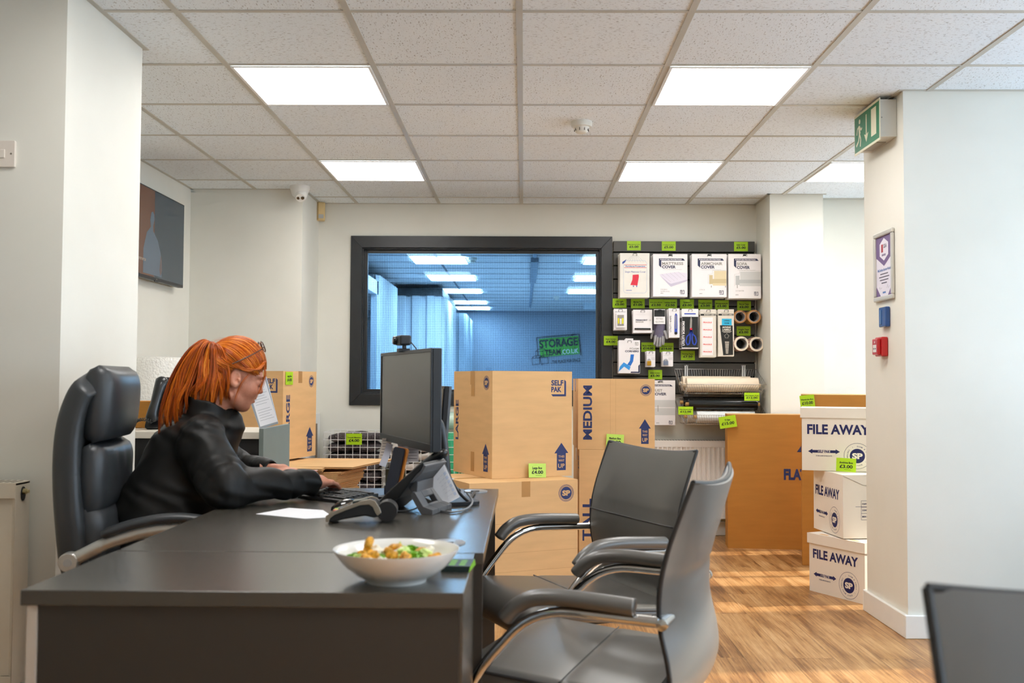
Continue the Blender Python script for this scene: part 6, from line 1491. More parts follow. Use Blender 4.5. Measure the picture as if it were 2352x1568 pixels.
# ================================================================ the woman at the desk
def surfnet(F, org, h):
    """surface nets of the zero level of F on a regular grid"""
    nx, ny, nz = F.shape; ins = F < 0
    acc = np.zeros((nx - 1, ny - 1, nz - 1, 3), np.float32); cnt = np.zeros((nx - 1, ny - 1, nz - 1), np.int16)
    def sl(a, b, c): return (slice(a, nx - 1 + a), slice(b, ny - 1 + b), slice(c, nz - 1 + c))
    for ax in range(3):
        for p in (0, 1):
            for q in (0, 1):
                o0 = [0, 0, 0]; others = [k for k in range(3) if k != ax]; o0[others[0]] = p; o0[others[1]] = q
                o1 = list(o0); o1[ax] = 1
                a, b = F[sl(*o0)], F[sl(*o1)]; cr_ = (a < 0) != (b < 0)
                t = np.where(cr_, a / np.where(a == b, 1, a - b), 0)
                for k in range(3):
                    acc[..., k] += np.where(cr_, (t if k == ax else o0[k]), 0)
                cnt += cr_
    act = cnt > 0; idx = -np.ones(act.shape, np.int64); ijk = np.argwhere(act); idx[act] = np.arange(len(ijk))
    V = (acc[act] / cnt[act][:, None] + ijk) * h + np.array(org)
    faces = []
    for ax in range(3):
        b_, c_ = [(1, 2), (2, 0), (0, 1)][ax]
        lo = [slice(None)] * 3; hi = [slice(None)] * 3; lo[ax] = slice(0, -1); hi[ax] = slice(1, None)
        A, B = ins[tuple(lo)], ins[tuple(hi)]; cr_ = A != B
        e = np.argwhere(cr_); e = e[(e[:, b_] > 0) & (e[:, c_] > 0) & (e[:, b_] < F.shape[b_] - 1) & (e[:, c_] < F.shape[c_] - 1)]
        fl = A[e[:, 0], e[:, 1], e[:, 2]]
        def g(db, dc):
            m_ = e.copy(); m_[:, b_] -= db; m_[:, c_] -= dc; return idx[m_[:, 0], m_[:, 1], m_[:, 2]]
        q = np.stack([g(1, 1), g(0, 1), g(0, 0), g(1, 0)], 1); q[~fl] = q[~fl][:, ::-1]
        faces.append(q)
    Fc = np.concatenate(faces); Fc = Fc[(Fc >= 0).all(1)]
    return V, Fc
class SDF:
    def __init__(s, lo, hi, h):
        s.h = h; s.lo = np.array(lo, float); n_ = np.ceil((np.array(hi) - s.lo) / h).astype(int) + 1
        s.ax = [s.lo[k] + np.arange(n_[k]) * h for k in range(3)]; s.F = np.full(tuple(n_), .1, np.float32)
    def _sub(s, lo, hi):
        r = []
        for k in range(3):
            a = int(max(0, math.floor((lo[k] - s.lo[k]) / s.h))); b = int(min(len(s.ax[k]), math.ceil((hi[k] - s.lo[k]) / s.h) + 1))
            if b <= a: return None, None
            r.append(slice(a, b))
        X, Y, Z = np.meshgrid(s.ax[0][r[0]], s.ax[1][r[1]], s.ax[2][r[2]], indexing='ij')
        return tuple(r), (X, Y, Z)
    def op(s, lo, hi, fn, k=.01, mode='u'):
        mg = max(k * 2, .02); r, P = s._sub(np.array(lo) - mg, np.array(hi) + mg)
        if r is None: return
        d = fn(*P).astype(np.float32); A = s.F[r]
        if mode == 'u':
            hh = np.clip(.5 + .5 * (A - d) / k, 0, 1); s.F[r] = A * (1 - hh) + d * hh - k * hh * (1 - hh)
        else:
            d = -d; hh = np.clip(.5 - .5 * (A - d) / k, 0, 1); s.F[r] = A * (1 - hh) + d * hh + k * hh * (1 - hh)
    def ell(s, c, r, k=.01, R=None, mode='u'):
        c = np.array(c, float); r = np.array(r, float); m_ = max(r)
        Ri = None if R is None else np.array(R.inverted())
        def fn(X, Y, Z):
            x, y, z = X - c[0], Y - c[1], Z - c[2]
            if Ri is not None: x, y, z = (Ri[0][0] * x + Ri[0][1] * y + Ri[0][2] * z, Ri[1][0] * x + Ri[1][1] * y + Ri[1][2] * z, Ri[2][0] * x + Ri[2][1] * y + Ri[2][2] * z)
            k0 = np.sqrt((x / r[0]) ** 2 + (y / r[1]) ** 2 + (z / r[2]) ** 2) + 1e-9; k1 = np.sqrt((x / r[0] ** 2) ** 2 + (y / r[1] ** 2) ** 2 + (z / r[2] ** 2) ** 2) + 1e-9
            return k0 * (k0 - 1) / k1
        s.op(c - m_, c + m_, fn, k, mode)
    def cap(s, a, b, ra, rb, k=.01, mode='u', disp=None):
        a = np.array(a, float); b = np.array(b, float); d = b - a; L2 = (d * d).sum(); m_ = max(ra, rb)
        def fn(X, Y, Z):
            t = np.clip(((X - a[0]) * d[0] + (Y - a[1]) * d[1] + (Z - a[2]) * d[2]) / L2, 0, 1)
            q = np.sqrt((X - a[0] - t * d[0]) ** 2 + (Y - a[1] - t * d[1]) ** 2 + (Z - a[2] - t * d[2]) ** 2)
            return q - (ra + (rb - ra) * t)
        s.op(np.minimum(a, b) - m_, np.maximum(a, b) + m_, fn, k, mode)
    def mesh(s): return surfnet(s.F, s.lo, s.h)
def np_mesh(name, V, Fc, mats, parent=None, smooth_it=0):
    me = bpy.data.meshes.new(name); me.from_pydata(V.tolist(), [], Fc.tolist())
    for m_ in mats: me.materials.append(m_)
    me.polygons.foreach_set('use_smooth', [True] * len(me.polygons)); me.update()
    ob = bpy.data.objects.new(name, me); C.objects.link(ob)
    if parent: ob.parent = parent
    if smooth_it:
        b = ob.modifiers.new('smooth', 'SMOOTH'); b.factor = .5; b.iterations = smooth_it
    return ob
woman = thing('person', 'red-haired woman in a black jacket typing, glasses pushed up on her hair', 'person', (0, 0, 0))
HY, HPT = rad(22), rad(17)                      # head yaw and forward tilt
HC = Vector((-.915, 3.195, 1.103))              # point between the ears
HS = .93
RH = Matrix.Rotation(HY, 4, 'Z') @ Matrix.Rotation(HPT, 4, 'Y')
HM = Matrix.Translation(HC) @ RH @ Matrix.Scale(HS, 4)
# ---- skin
M_skin = bpy.data.materials.new('fair_freckled_skin'); M_skin.use_nodes = True; n = N(M_skin); co = n.coord()
base = n.ramp(n.noise(co, 26, 3), [(.35, lin((214, 138, 108))), (.65, lin((230, 162, 132)))])
fk = n.math('GREATER_THAN', n.noise(co, 330, 2), .64)
n.link(n.mix(n.math('MULTIPLY', fk, .25), base, lin((176, 100, 66))), n.p.inputs['Base Color']); n.p.inputs['Roughness'].default_value = .48
n.p.inputs['Subsurface Weight'].default_value = .12; n.p.inputs['Subsurface Radius'].default_value = (.012, .005, .003); n.p.inputs['Subsurface Scale'].default_value = .5
M_lip = mat('lip_pink', (196, 98, 92), .4, var=.04); M_lash = mat('dark_lash', (40, 26, 20), .6); M_brow = mat('auburn_brow', (140, 74, 34), .7)
S = SDF((-.13, -.11, -.20), (.125, .11, .15), .0022)
S.ell((-.008, 0, .045), (.092, .073, .082), .01)
S.ell((.036, 0, -.015), (.052, .058, .072), .02)
S.ell((.040, 0, -.052), (.040, .046, .040), .02)
S.cap((.0, -.045, -.055), (.050, -.016, -.078), .020, .016, .02); S.cap((.0, .045, -.055), (.050, .016, -.078), .020, .016, .02)
S.ell((.060, 0, -.078), (.016, .018, .014), .014)
for s_ in (-1, 1):
    S.ell((.056, s_ * .036, -.020), (.026, .022, .024), .016)          # cheeks
    S.ell((.073, s_ * .026, .033), (.014, .024, .010), .012)           # brow ridge
    S.ell((.094, s_ * .031, .011), (.014, .016, .011), .008, mode='s') # eye socket
    S.ell((.0715, s_ * .031, .0095), (.0135, .0145, .0125), .003)      # closed lid
    S.cap((.0835, s_ * .018, .0045), (.0805, s_ * .043, .0035), .0022, .0018, .002)   # lash line fold
S.cap((.082, 0, .022), (.0935, 0, -.010), .0068, .0088, .008)
S.ell((.0945, 0, -.0135), (.0105, .0095, .0085), .006)
for s_ in (-1, 1):
    S.ell((.084, s_ * .0115, -.0165), (.0095, .0065, .0068), .005); S.ell((.088, s_ * .0065, -.0225), (.0045, .0028, .0022), .002, mode='s')
S.ell((.078, 0, -.032), (.011, .017, .012), .008)
S.ell((.0835, 0, -.0405), (.0075, .019, .0052), .004); S.ell((.0815, 0, -.0525), (.0085, .017, .0062), .004)
S.ell((.092, 0, -.0465), (.008, .024, .0014), .0018, mode='s')
S.ell((.078, 0, -.0650), (.010, .016, .005), .005, mode='s')
for s_ in (-1, 1):   # ears
    Re = Matrix.Rotation(rad(-14), 3, 'Y')
    S.ell((-.004, s_ * .073, .002), (.019, .0085, .031), .003, R=Re); S.ell((.0, s_ * .082, .004), (.0115, .0062, .021), .003, R=Re, mode='s'); S.ell((.008, s_ * .078, .0), (.006, .005, .007), .002)
    S.ell((.001, s_ * .083, -.004), (.006, .009, .0075), .002, mode='s')
S.cap((-.030, 0, -.02), (-.075, 0, -.135), .050, .049, .02); S.cap((-.02, 0, -.06), (-.05, 0, -.16), .046, .048, .02)
Vh, Fh = S.mesh(); Vh = np.array([tuple(HM @ Vector(v)) for v in Vh])
allV, allF, off = [Vh], [Fh], len(Vh)
# ---- hands
def hand(wrist, fwd, up, side, curl, spread=1.0, sc=.90):
    """side=+1: thumb on the +lateral side; returns mesh in world space"""
    f = Vector(fwd).normalized(); u = Vector(up); u = (u - f * u.dot(f)).normalized(); l = u.cross(f) * side
    Sg = SDF((-.05, -.06, -.07), (.20, .075, .05), .0021)
    Sg.cap((-.05, 0, 0), (.0, 0, 0), .024, .023, .012); Sg.cap((.0, 0, 0), (.035, .0, .002), .022, .024, .014)
    Sg.ell((.045, .0, .0), (.042, .037, .0145), .012); Sg.ell((.028, .024, -.008), (.030, .017, .014), .012)
    fl = [(.030, .090, .078, .0082, .0), (.0105, .094, .084, .0084, 0), (-.0105, .090, .079, .0080, 0), (-.030, .080, .063, .0072, 0)]
    tips = []
    for i, (y, x0, L, r, _) in enumerate(fl):
        a = np.array([x0 - .012, y * .92, .002]); ang = curl[i]; yy = y * spread * 1.25
        d1 = np.array([math.cos(ang * .45), (yy - y) * 6, -math.sin(ang * .45)]); d1 /= np.linalg.norm(d1); b1 = a + d1 * L * .46
        d2 = np.array([math.cos(ang * 1.1), (yy - y) * 3, -math.sin(ang * 1.1)]); d2 /= np.linalg.norm(d2); b2 = b1 + d2 * L * .30
        d3 = np.array([math.cos(ang * 1.6), 0, -math.sin(ang * 1.6)]); b3 = b2 + d3 * L * .22
        Sg.cap((x0 - .040, y * .75, .001), a, .0095, r * 1.1, .007); Sg.ell(a + np.array([0, 0, .001]), (r * 1.15, r * 1.1, r * 1.05), .004)
        Sg.cap(a, b1, r * 1.05, r, .003); Sg.cap(b1, b2, r, r * .9, .003); Sg.cap(b2, b3, r * .9, r * .72, .003)
        tips.append((b3, d3, r))
    a = np.array([.022, .030, -.006]); b1 = a + np.array([.026, .018, -.008]); b2 = b1 + np.array([.026, .008, -.008]); b3 = b2 + np.array([.020, .001, -.007])
    Sg.cap(a, b1, .0125, .0105, .006); Sg.cap(b1, b2, .0105, .0092, .003); Sg.cap(b2, b3, .0092, .0075, .003); tips.append((b3, np.array([.9, 0, -.3]), .0085))
    V, Fc = Sg.mesh(); W = Vector(wrist)
    Vw = np.array([tuple(W + (f * v[0] + l * v[1] + u * v[2]) * sc) for v in V])
    if side < 0: Fc = Fc[:, ::-1]
    nails = []
    for (p, d, r) in tips:
        d = d / np.linalg.norm(d); c_ = W + (f * p[0] + l * p[1] + u * p[2]) * sc; dv = (f * d[0] + l * d[1] + u * d[2]).normalized(); nu = (u - dv * u.dot(dv)).normalized()
        nails.append((c_ + nu * (r * .62 * sc) - dv * .001, dv, nu, r * sc))
    return Vw, Fc, nails
RW_ = Vector((-.655, 3.185, .782)); LW_ = Vector((-.835, 3.385, .800))
nails = []
for (W0, fw, sd, cu) in ((RW_, (.40, .90, -.10), 1, (.28, .40, .42, .50)), (LW_, (.955, .28, -.06), -1, (-.02, .30, .45, .55))):
    V, Fc, nl = hand(W0, fw, (0, 0, 1), sd, cu); allV.append(V); allF.append(Fc + off); off += len(V); nails += nl
# ---- torso, arms and legs under the clothes (one coarse continuous body reaching to the wrists and the neck)
FW = Vector((math.cos(rad(18)), math.sin(rad(18)), 0)); LF = Vector((-FW.y, FW.x, 0))
PEL = Vector((-1.10, 3.14, .545)); WAI = Vector((-1.13, 3.15, .68)); CHE = Vector((-1.060, 3.19, .85)); NEC = Vector((-.985, 3.195, 1.005))
RSH = Vector((-.965, 3.045, .928)); LSH = Vector((-1.060, 3.355, .930)); REL = Vector((-.868, 2.965, .790)); LEL = Vector((-1.00, 3.50, .800))
RK = Vector((-.66, 3.10, .50)); LK = Vector((-.70, 3.38, .50)); RA = Vector((-.60, 3.06, .09)); LA = Vector((-.64, 3.42, .09)); RHp = PEL - LF * .085; LHp = PEL + LF * .085
Rt = Matrix.Rotation(rad(18), 3, 'Z')
B_ = SDF((-1.34, 2.84, .0), (-.45, 3.62, 1.08), .0075)
B_.ell(PEL, (.12, .165, .10), .03, R=Rt); B_.cap(PEL, WAI, .10, .09, .03); B_.cap(WAI, CHE, .09, .085, .03); B_.cap(CHE, NEC + FW * .01, .07, .038, .03); B_.cap(RSH, LSH, .036, .036, .03)
for a, b__, r1, r2 in ((RSH, REL, .042, .036), (REL, RW_, .036, .022), (LSH, LEL, .042, .036), (LEL, LW_, .036, .022), (RHp, RK, .078, .055), (LHp, LK, .078, .055), (RK, RA, .052, .034), (LK, LA, .052, .034)): B_.cap(a, b__, r1, r2, .02)
V, Fc = B_.mesh(); allV.append(V); allF.append(Fc + off); off += len(V)
body = np_mesh('body', np.concatenate(allV), np.concatenate(allF), [M_skin], woman)
# lips, lashes and brows
b = MB()
def hl(pts): return [HM @ Vector(p) for p in pts]
for s_ in (-1, 1):
    b.tube(hl(smooth_path([(.0865, s_ * .019, .0035), (.0872, s_ * .031, .0012), (.0805, s_ * .044, .0030)], 4)), [.0004, .0008, .001, .0012, .0013, .0013, .0011, .0008, .0004], 0, seg=5)
    for k in range(9):
        y = .021 + .0026 * k; p = Vector((.0862 - .0006 * (k - 4) ** 2 * .12, s_ * y, .0022)); b.tube(hl([p, p + Vector((.005, s_ * .001, -.0035))]), [.00035, .0001], 0, seg=4)
b.build('eyelashes', M_lash, woman)
b = MB()
for s_ in (-1, 1): b.tube(hl(smooth_path([(.0875, s_ * .014, .027), (.0895, s_ * .028, .034), (.082, s_ * .046, .032)], 4)), [.0012, .002, .0024, .0026, .0026, .0024, .002, .0015, .0006], 0, seg=6, sy=.5)
b.build('eyebrows', M_brow, woman)
b = MB()
b.loft([[HM @ Vector((.0838 + .0052 * math.cos(a) * (1 - (y / .021) ** 2) - .35 * y * y / .021, y, -.0412 + .0042 * math.sin(a) * (1 - (y / .0215) ** 2))) for a in [2 * PI * k / 10 for k in range(10)]] for y in [-.020 + .004 * q for q in range(11)]])
b.loft([[HM @ Vector((.0822 + .0058 * math.cos(a) * (1 - (y / .020) ** 2) - .35 * y * y / .02, y, -.0530 + .0050 * math.sin(a) * (1 - (y / .0205) ** 2))) for a in [2 * PI * k / 10 for k in range(10)]] for y in [-.0185 + .0037 * q for q in range(11)]])
b.build('lips', M_lip, woman)
b = MB()
for (c_, dv, nu, r) in nails:
    lt = dv.cross(nu)
    b.loft([[c_ + dv * (t_ * r) + lt * (math.sin(a) * r * .62) + nu * (math.cos(a) * r * .40 - .0004) for a in (-1.1, -.6, 0, .6, 1.1)] for t_ in (-.9, -.3, .4, 1.0)], closed=False, caps=False)
b.build('fingernails', mat('pale_pink_nail', (236, 184, 172), .25), woman)
b = MB(); rp = RW_ + Vector((.40, .90, -.1)).normalized() * .085 * .9 + Vector((.0, -.010, .001))
b.tube([rp + Vector((.0, math.cos(a) * .0, 0)) + LF.cross(Vector((0, 0, 1))) * 0 + Vector((math.cos(a) * .0088, 0, math.sin(a) * .0085)) for a in [2 * PI * k / 16 for k in range(16)]], .0010, seg=6, closed=True); b.build('ring', M_alu, woman)
# ---- jacket
Jn = SDF((-1.36, 2.83, .50), (-.60, 3.66, 1.18), .0050)
Jn.ell(PEL + Vector((0, 0, .03)), (.135, .185, .12), .04, R=Rt); Jn.cap(PEL + Vector((-.01, 0, .06)), WAI, .135, .125, .05); Jn.cap(WAI, CHE, .118, .118, .06)
Jn.cap(WAI - LF * .05, CHE - LF * .06, .105, .108, .05); Jn.cap(WAI + LF * .05, CHE + LF * .06, .105, .108, .05)
Jn.cap(CHE, NEC + Vector((0, 0, -.03)), .108, .062, .04); Jn.cap(NEC + Vector((-.01, -.015, -.03)), Vector((-.992, 3.168, .992)), .080, .066, .02); Jn.cap(RSH, LSH, .056, .056, .05); Jn.cap(CHE + FW * .03 + Vector((0, 0, .0)), NEC + FW * .045 - Vector((0, 0, .06)), .10, .055, .05)
Jn.cap(RSH, REL + Vector((.0, .0, .002)), .066, .060, .03); Jn.cap(REL, RW_ + (REL - RW_) * .06, .058, .040, .02)
Jn.cap(LSH, LEL, .064, .056, .03); Jn.cap(LEL, LW_ + (LEL - LW_) * .06, .054, .039, .02)
Jn.cap((RSH + CHE) / 2, REL, .07, .05, .05)
Jn.cap(WAI + FW * .06, PEL + FW * .08 + Vector((0, 0, .06)), .115, .115, .04); Jn.cap(CHE + FW * .02 - LF * .03, WAI + FW * .07 - LF * .05, .10, .105, .04)
# cuffs end as flat openings
for Wv, El in ((RW_, REL), (LW_, LEL)):
    d_ = (Wv - El).normalized(); c_ = np.array(Wv + d_ * .014); dn = np.array(d_)
    def cutf(X, Y, Z, c_=c_, dn=dn):
        ax_ = (X - c_[0]) * dn[0] + (Y - c_[1]) * dn[1] + (Z - c_[2]) * dn[2]
        rd = np.sqrt(np.maximum(0, (X - c_[0]) ** 2 + (Y - c_[1]) ** 2 + (Z - c_[2]) ** 2 - ax_ ** 2)); return np.maximum(-(ax_ + .012), rd - .05)
    Jn.op(c_ - .06, c_ + .06, cutf, .003, 's')
    Jn.cap(Wv + d_ * .03, Wv - d_ * .012, .0265, .0255, .003, mode='s')
# keep the sleeves on the desk top rather than in it
# collar: a raised band round the neck
ncx = np.array((-.984, 3.168, 1.002))
def collar(X, Y, Z):
    x, y, z = X - ncx[0], Y - ncx[1], Z - ncx[2]
    z2 = z + .34 * (x * FW.x + y * FW.y); rr = np.sqrt(x * x + y * y) ; return np.maximum(np.abs(rr - .064 - .12 * np.maximum(-z2, 0)) - .0070, np.abs(z2 - .002) - .027)
Jn.op(ncx - .12, ncx + .12, collar, .010)
Jn.cap(Vector((-.990, 3.168, 1.020)), Vector((-.985, 3.17, 1.15)), .052, .058, .004, mode='s')
# folds: ridged waves that follow the sleeves and the back
X, Y, Z = np.meshgrid(*Jn.ax, indexing='ij')
def along(a, b__):
    d = np.array(b__ - a); L2 = (d * d).sum(); a = np.array(a); t = ((X - a[0]) * d[0] + (Y - a[1]) * d[1] + (Z - a[2]) * d[2]) / L2
    q = np.sqrt((X - a[0] - t * d[0]) ** 2 + (Y - a[1] - t * d[1]) ** 2 + (Z - a[2] - t * d[2]) ** 2); return t, q
w1 = np.sin(31 * X + 17 * Z + 3 * np.sin(20 * Y)) * np.sin(23 * Z - 14 * X + 9 * Y)
dsp = .0035 * w1 + .002 * np.sin(60 * X + 35 * Z + 4 * np.sin(33 * Z))
for a, b__, f0_ in ((REL, RW_, 26.), (RSH, REL, 20.), (LEL, LW_, 24.)):
    t, q = along(a, b__); wgt = np.exp(-((q / .07) ** 4)) * np.clip(1.4 - np.abs(t - .25) * 1.3, 0, 1) * (t > -.25) * np.clip((1.0 - t) * 5, 0, 1)
    ph = f0_ * t + 38 * (Z - Y * .5) + 2.2 * np.sin(9 * t); dsp += wgt * .0095 * (1 - np.abs(np.sin(ph * .5)) ** .6 * 1.0) - wgt * .003
Jn.F += dsp.astype(np.float32); del X, Y, Z, dsp
V, Fc = Jn.mesh()
M_jack = bpy.data.materials.new('black_softshell'); M_jack.use_nodes = True; n = N(M_jack); co = n.coord()
n.link(n.ramp(n.noise(co, 9, 4), [(.3, lin((17, 16, 15))), (.7, lin((25, 24, 22)))]), n.p.inputs['Base Color']); n.p.inputs['Roughness'].default_value = .52; n.bump(n.noise(co, 700, 2), .25, .0006)
n.p.inputs['Specular IOR Level'].default_value = .34
jacket = np_mesh('jacket', V, Fc, [M_jack], woman, 2)
# trousers and shoes
T_ = SDF((-1.28, 2.92, .02), (-.45, 3.60, .68), .0075)
T_.ell(PEL, (.13, .18, .105), .03, R=Rt)
for a, b__, r1, r2 in ((RHp, RK, .088, .066), (LHp, LK, .088, .066), (RK, RA, .062, .048), (LK, LA, .062, .048)): T_.cap(a, b__, r1, r2, .02)
V, Fc = T_.mesh(); np_mesh('trousers', V, Fc, [mat('black_trousers', (30, 30, 32), .8, var=.05)], woman, 1)
for An in (RA, LA):
    Sh = SDF((An.x - .10, An.y - .08, 0.0), (An.x + .22, An.y + .09, .12), .005)
    Sh.cap(An + Vector((-.03, 0, -.045)), An + Vector((.13, .02, -.060)), .040, .030, .02); Sh.cap(An + Vector((0, 0, .0)), An + Vector((0, 0, -.04)), .042, .045, .02)
    V, Fc = Sh.mesh(); V[:, 2] = np.maximum(V[:, 2], .001); np_mesh('shoe', V, Fc, [M_kb], woman, 1)
# ---- hair: a swept cap, locks that run back over it, and the pony tail
def hair_mat():
    m = bpy.data.materials.new('copper_red_hair'); m.use_nodes = True; n = N(m)
    at_ = n.new('ShaderNodeAttribute'); at_.attribute_name = 'tone'; at_.attribute_type = 'GEOMETRY'
    co = n.coord(); f = n.noise(co, 120, 3)
    fac = n.math('ADD', n.math('MULTIPLY', at_.outputs['Fac'], .75), n.math('MULTIPLY', f, .30))
    n.link(n.ramp(fac, [(.10, lin((108, 42, 6))), (.40, lin((180, 78, 8))), (.70, lin((216, 110, 16))), (.98, lin((240, 150, 44)))]), n.p.inputs['Base Color'])
    n.p.inputs['Roughness'].default_value = .36; n.p.inputs['Specular IOR Level'].default_value = .45
    return m
M_hair = hair_mat()
class Locks(MB):
    def __init__(s): super().__init__(); s.tone = []
    def lock(s, pts, r, tone, seg=5, sy=.55, up=None):
        o = len(s.v); n_ = len(pts); rr = [r * (.35 + .65 * math.sin(PI * min(1, (i + 1.2) / (n_ * .45 + 1)) / 2)) * (1 - .75 * max(0, (i / (n_ - 1) - .75) / .25)) for i in range(n_)]
        s.tube(pts, rr, 0, seg=seg, sy=sy, up=up); s.tone += [tone] * (len(s.v) - o)
    def done(s, name, parent):
        ob = s.build(name, M_hair, parent, sharp=None); a = ob.data.attributes.new('tone', 'FLOAT', 'POINT'); a.data.foreach_set('value', s.tone); return ob
random.seed(21)
CR = Vector((-.008, 0, .042))                                  # centre of the cap
BASE = Vector((-.098, 0, .075))                                # where the hair is tied
def cap_r(d):                                                  # radius of the hair surface in direction d (head space)
    k = 1 / math.sqrt((d.x / .103) ** 2 + (d.y / .083) ** 2 + (d.z / .101) ** 2)
    return k
def cut(p): return .857 * p.x - .515 * p.z                     # face side of the hairline is > .032
# cap surface
b = Locks(); nA, nB = 72, 48; pole = (BASE - CR).normalized(); e1 = Vector((0, 1, 0)); e2 = pole.cross(e1).normalized()
def cap_dir(phi, th): return pole * math.cos(th) + (e1 * math.cos(phi) + e2 * math.sin(phi)) * math.sin(th)
def th_max(phi):
    """angle from the tie point at which the hairline is met"""
    for k in range(12, 170):
        th = rad(k * 1.0); d = cap_dir(phi, th); p = CR + d * cap_r(d)
        if cut(p) > .034 + (.006 if abs(p.y) < .03 else 0): return th
        if p.z < -.030 and p.x < .03: return th
        if abs(p.y) > .05 and p.z < .034 and p.x > -.030: return th
    return rad(150)
TM = [th_max(2 * PI * k / nA) for k in range(nA)]
TM = [(TM[k - 2] + TM[k - 1] + TM[k] * 2 + TM[(k + 1) % nA] + TM[(k + 2) % nA]) / 6 for k in range(nA)]
rings = []
for j in range(nB + 1):
    ring = []
    for k in range(nA):
        phi = 2 * PI * k / nA; th = TM[k] * j / nB; d = cap_dir(phi, th); e = .0015 * math.sin(phi * 31 + 2 * math.sin(th * 3)) + .001 * math.sin(phi * 57); ring.append(HM @ (CR + d * (cap_r(d) + e - .003 - .008 * (j / nB) ** 10)))
    rings.append(ring)
b.loft(rings, 0, caps=True); b.tone += [.18 + .1 * math.sin((i % nA) * 1.7) for i in range(len(b.v))]
for q in range(1000):
    phi = random.uniform(0, 2 * PI); k = int(phi / (2 * PI) * nA) % nA; tm = TM[k] * random.uniform(.90, 1.03); n_ = 12; pts = []
    lift = random.uniform(-.001, .004); tw = random.uniform(-.10, .10)
    for i in range(n_):
        u = i / (n_ - 1); th = tm * (1 - u) + rad(4) * u; ph = phi + tw * math.sin(u * PI) + .10 * math.sin(phi * 3 + u * 4); d = cap_dir(ph, th)
        # hair bows down over the temple and ear before it sweeps back
        p = CR + d * (cap_r(d) + lift * math.sin(PI * min(1, u * 1.2)) + .0035 * math.sin(PI * u))
        pts.append(HM @ p)
    b.lock(pts, random.uniform(.0011, .0026), random.uniform(.15, .95) if random.random() < .8 else 1.0, seg=5, sy=.5)
hair = b.done('hair', woman)
# loose strands: over the ear, along the cheek, in front of the face
b = Locks()
def strand(pts, r, tone): b.lock([HM @ Vector(p) for p in smooth_path(pts, 5)], r, tone)
for s_ in (-1, 1):
    for k in range(9):
        j = random.uniform(-.004, .004); strand([(.070 + j, s_ * .046, .085), (.086 + j, s_ * .052, .050 + j), (.090 + j * 2, s_ * .050, .018), (.088 + j * 2, s_ * .048, -.012 - .004 * k)], .0012, random.uniform(.3, .9))
    for k in range(16):
        j = random.uniform(-.005, .005); strand([(.072 + j, s_ * .050, .085 + j), (.060 + j, s_ * .071, .058), (.038 + j, s_ * .080, .044 + j), (.010, s_ * .084, .040 + j), (-.03, s_ * .082, .042)], .0024, random.uniform(.3, .95))
    for k in range(5):
        j = random.uniform(-.003, .003); strand([(.034 + j, s_ * .078, .030), (.022 + j, s_ * .080, .0), (.018 + j, s_ * .072, -.03), (.018 + j, s_ * .066, -.062 - .01 * k)], .0011, random.uniform(.4, .9))
for k in range(26):   # fly-aways
    phi = random.uniform(0, 2 * PI); th = random.uniform(.3, 1.2); d = cap_dir(phi, th); p = CR + d * (cap_r(d) + .002); d2 = cap_dir(phi + .3, max(.05, th - .5)); p2 = CR + d2 * (cap_r(d2) + random.uniform(.008, .016)); d3 = cap_dir(phi + .5, max(.02, th - .9)); p3 = CR + d3 * (cap_r(d3) + random.uniform(.004, .02))
    strand([tuple(p), tuple(p2), tuple(p3)], .0004, .7)
b.done('loose_strands', woman)
# pony tail in the head's yaw frame only (it hangs straight down)
b = Locks(); BW_ = HM @ BASE; fx = Vector((math.cos(HY), math.sin(HY), 0)); lx = Vector((-fx.y, fx.x, 0))
def PW(x, y, z): return BW_ + fx * x + lx * y + Vector((0, 0, z))
for cl in range(92):
    # u: 0 = outermost back clumps, 1 = clumps that fall beside the neck
    u = (cl % 46 + random.random()) / 46; side_ = -1 if cl < 56 else 1
    ctone = random.uniform(.15, .85); c1, c2, c3 = random.uniform(-1, 1), random.uniform(-1, 1), random.uniform(-1, 1)
    yy0 = side_ * (.010 + .052 * min(1, u * 1.2)) * random.uniform(.5, 1.15)
    if u < .42: tx, tz = -.140 + .18 * u + .014 * c2, -.255 + .19 * u + .022 * c1
    else: tx, tz = -.066 + .175 * (u - .42) + .020 * c2, -.158 + .030 * c1 + .012 * math.sin(cl * 2.3)
    for q in range(17):
        r1, r2, r3 = random.uniform(-1, 1), random.uniform(-1, 1), random.uniform(-1, 1)
        yy = yy0 + .008 * r3; topx = -.038 + .052 * u + .004 * r1; topz = .028 - .014 * u + .004 * r2 + .004 * c1
        mx_ = -.108 + .150 * u + .010 * c1 + .0075 * r1; mz = -.070 + .014 * c2
        inner = max(0, (u - .45) / .55); yk = yy if inner == 0 else side_ * max(abs(yy), .046 + .022 * inner + .004 * r3)
        tip = PW(tx + .0035 * r1, yk * .88 + .002 * r2, tz + .008 * abs(r2))
        pts = smooth_path([PW(.010, yy * .15, -.004), PW(topx * .6, yy * .5, topz * .9), PW(topx + (mx_ - topx) * .35, yy * .9, topz * .55 - .010), PW(mx_, yk, mz), PW(mx_ * .40 + tx * .60 - .010 * (u < .4) + .003 * r2 + .006 * c3, yk, mz * .42 + tz * .58), tip], 4)
        b.lock(pts, random.uniform(.0010, .0025), max(0, min(1, ctone + random.uniform(-.22, .22))), seg=5, sy=.5)
b.done('ponytail', woman)
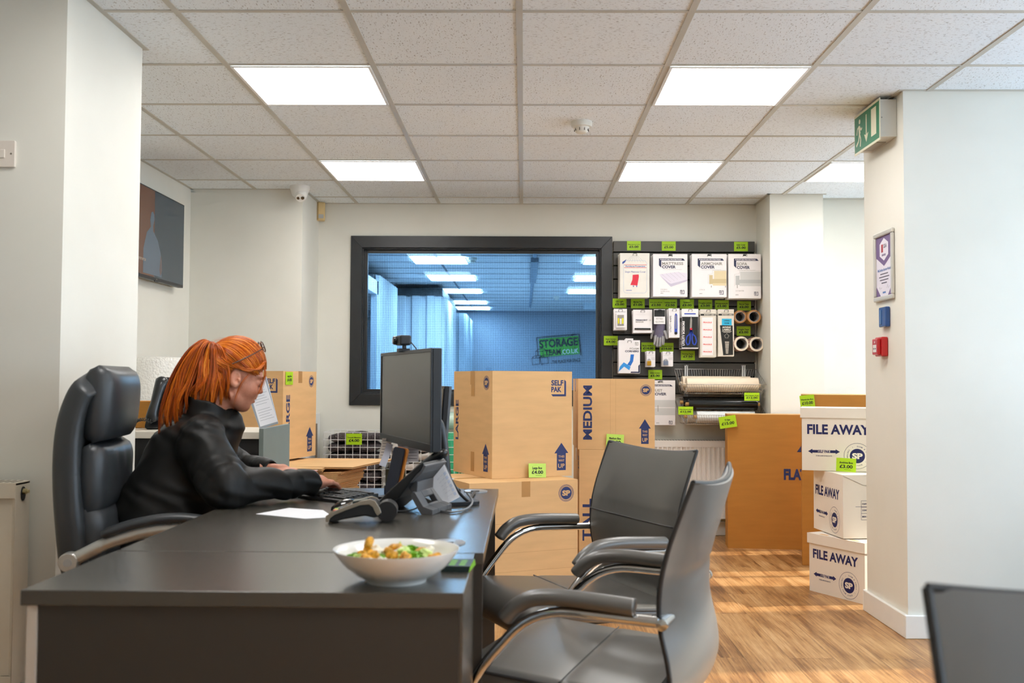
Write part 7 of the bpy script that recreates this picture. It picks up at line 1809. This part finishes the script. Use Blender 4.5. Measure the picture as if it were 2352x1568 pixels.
b = MB(); b.tube([BW_ + Matrix.Rotation(HY, 3, 'Z') @ Vector((-.006 + .004 * math.sin(a), .017 * math.cos(a), .003 + .015 * math.sin(a))) for a in [2 * PI * k / 20 for k in range(20)]], .005, seg=8, closed=True); b.build('hair_tie', mat('dark_hair_tie', (60, 28, 16), .8), woman)
# ---- glasses pushed up on the hair
t = thing('eyeglasses', 'dark tortoiseshell glasses pushed up on the woman\'s hair', 'glasses', (0, 0, 0))
M_tort = mat('tortoiseshell', (84, 48, 26), .2, var=.6, vscale=180, coat=.5)
def hx(x, y, z): return HM @ Vector((x, y, z))
b = MB()
for s_ in (-1, 1):
    ringp = [hx(.054 - .012 * math.sin(a), s_ * (.033 + .026 * math.cos(a)), .134 + .015 * math.sin(a)) for a in [2 * PI * k / 24 for k in range(24)]]
    b.tube(ringp, .0019, seg=6, closed=True)
b.tube([hx(.052, -.009, .139), hx(.054, 0, .142), hx(.052, .009, .139)], .0018, seg=6); b.build('front_rim', M_tort, t)
b = MB()
for s_ in (-1, 1):
    Mx = [(hx(.054 - .012 * math.sin(a) * r_, s_ * (.033 + .025 * math.cos(a) * r_), .134 + .015 * math.sin(a) * r_)) for r_ in (.0001, 1) for a in [2 * PI * k / 20 for k in range(20)]]
    b.add([tuple(v) for v in Mx], [(k, (k + 1) % 20, 20 + (k + 1) % 20, 20 + k) for k in range(20)], 0, True)
ml = bpy.data.materials.new('spectacle_lens'); ml.use_nodes = True; n = N(ml); trn = n.new('ShaderNodeBsdfTransparent'); gls = n.new('ShaderNodeBsdfGlossy'); gls.inputs['Roughness'].default_value = .03; mx = n.new('ShaderNodeMixShader'); mx.inputs[0].default_value = .12; n.link(trn.outputs[0], mx.inputs[1]); n.link(gls.outputs[0], mx.inputs[2]); n.link(mx.outputs[0], ml.node_tree.nodes['Material Output'].inputs[0])
b.build('lens', ml, t)
for s_ in (-1, 1):
    b = MB(); b.tube(smooth_path([hx(.054, s_ * .060, .132), hx(.040, s_ * .076, .112), hx(.0, s_ * .088, .072), hx(-.030, s_ * .088, .045)], 5), .0019, seg=6); b.build('temple', M_tort, t)
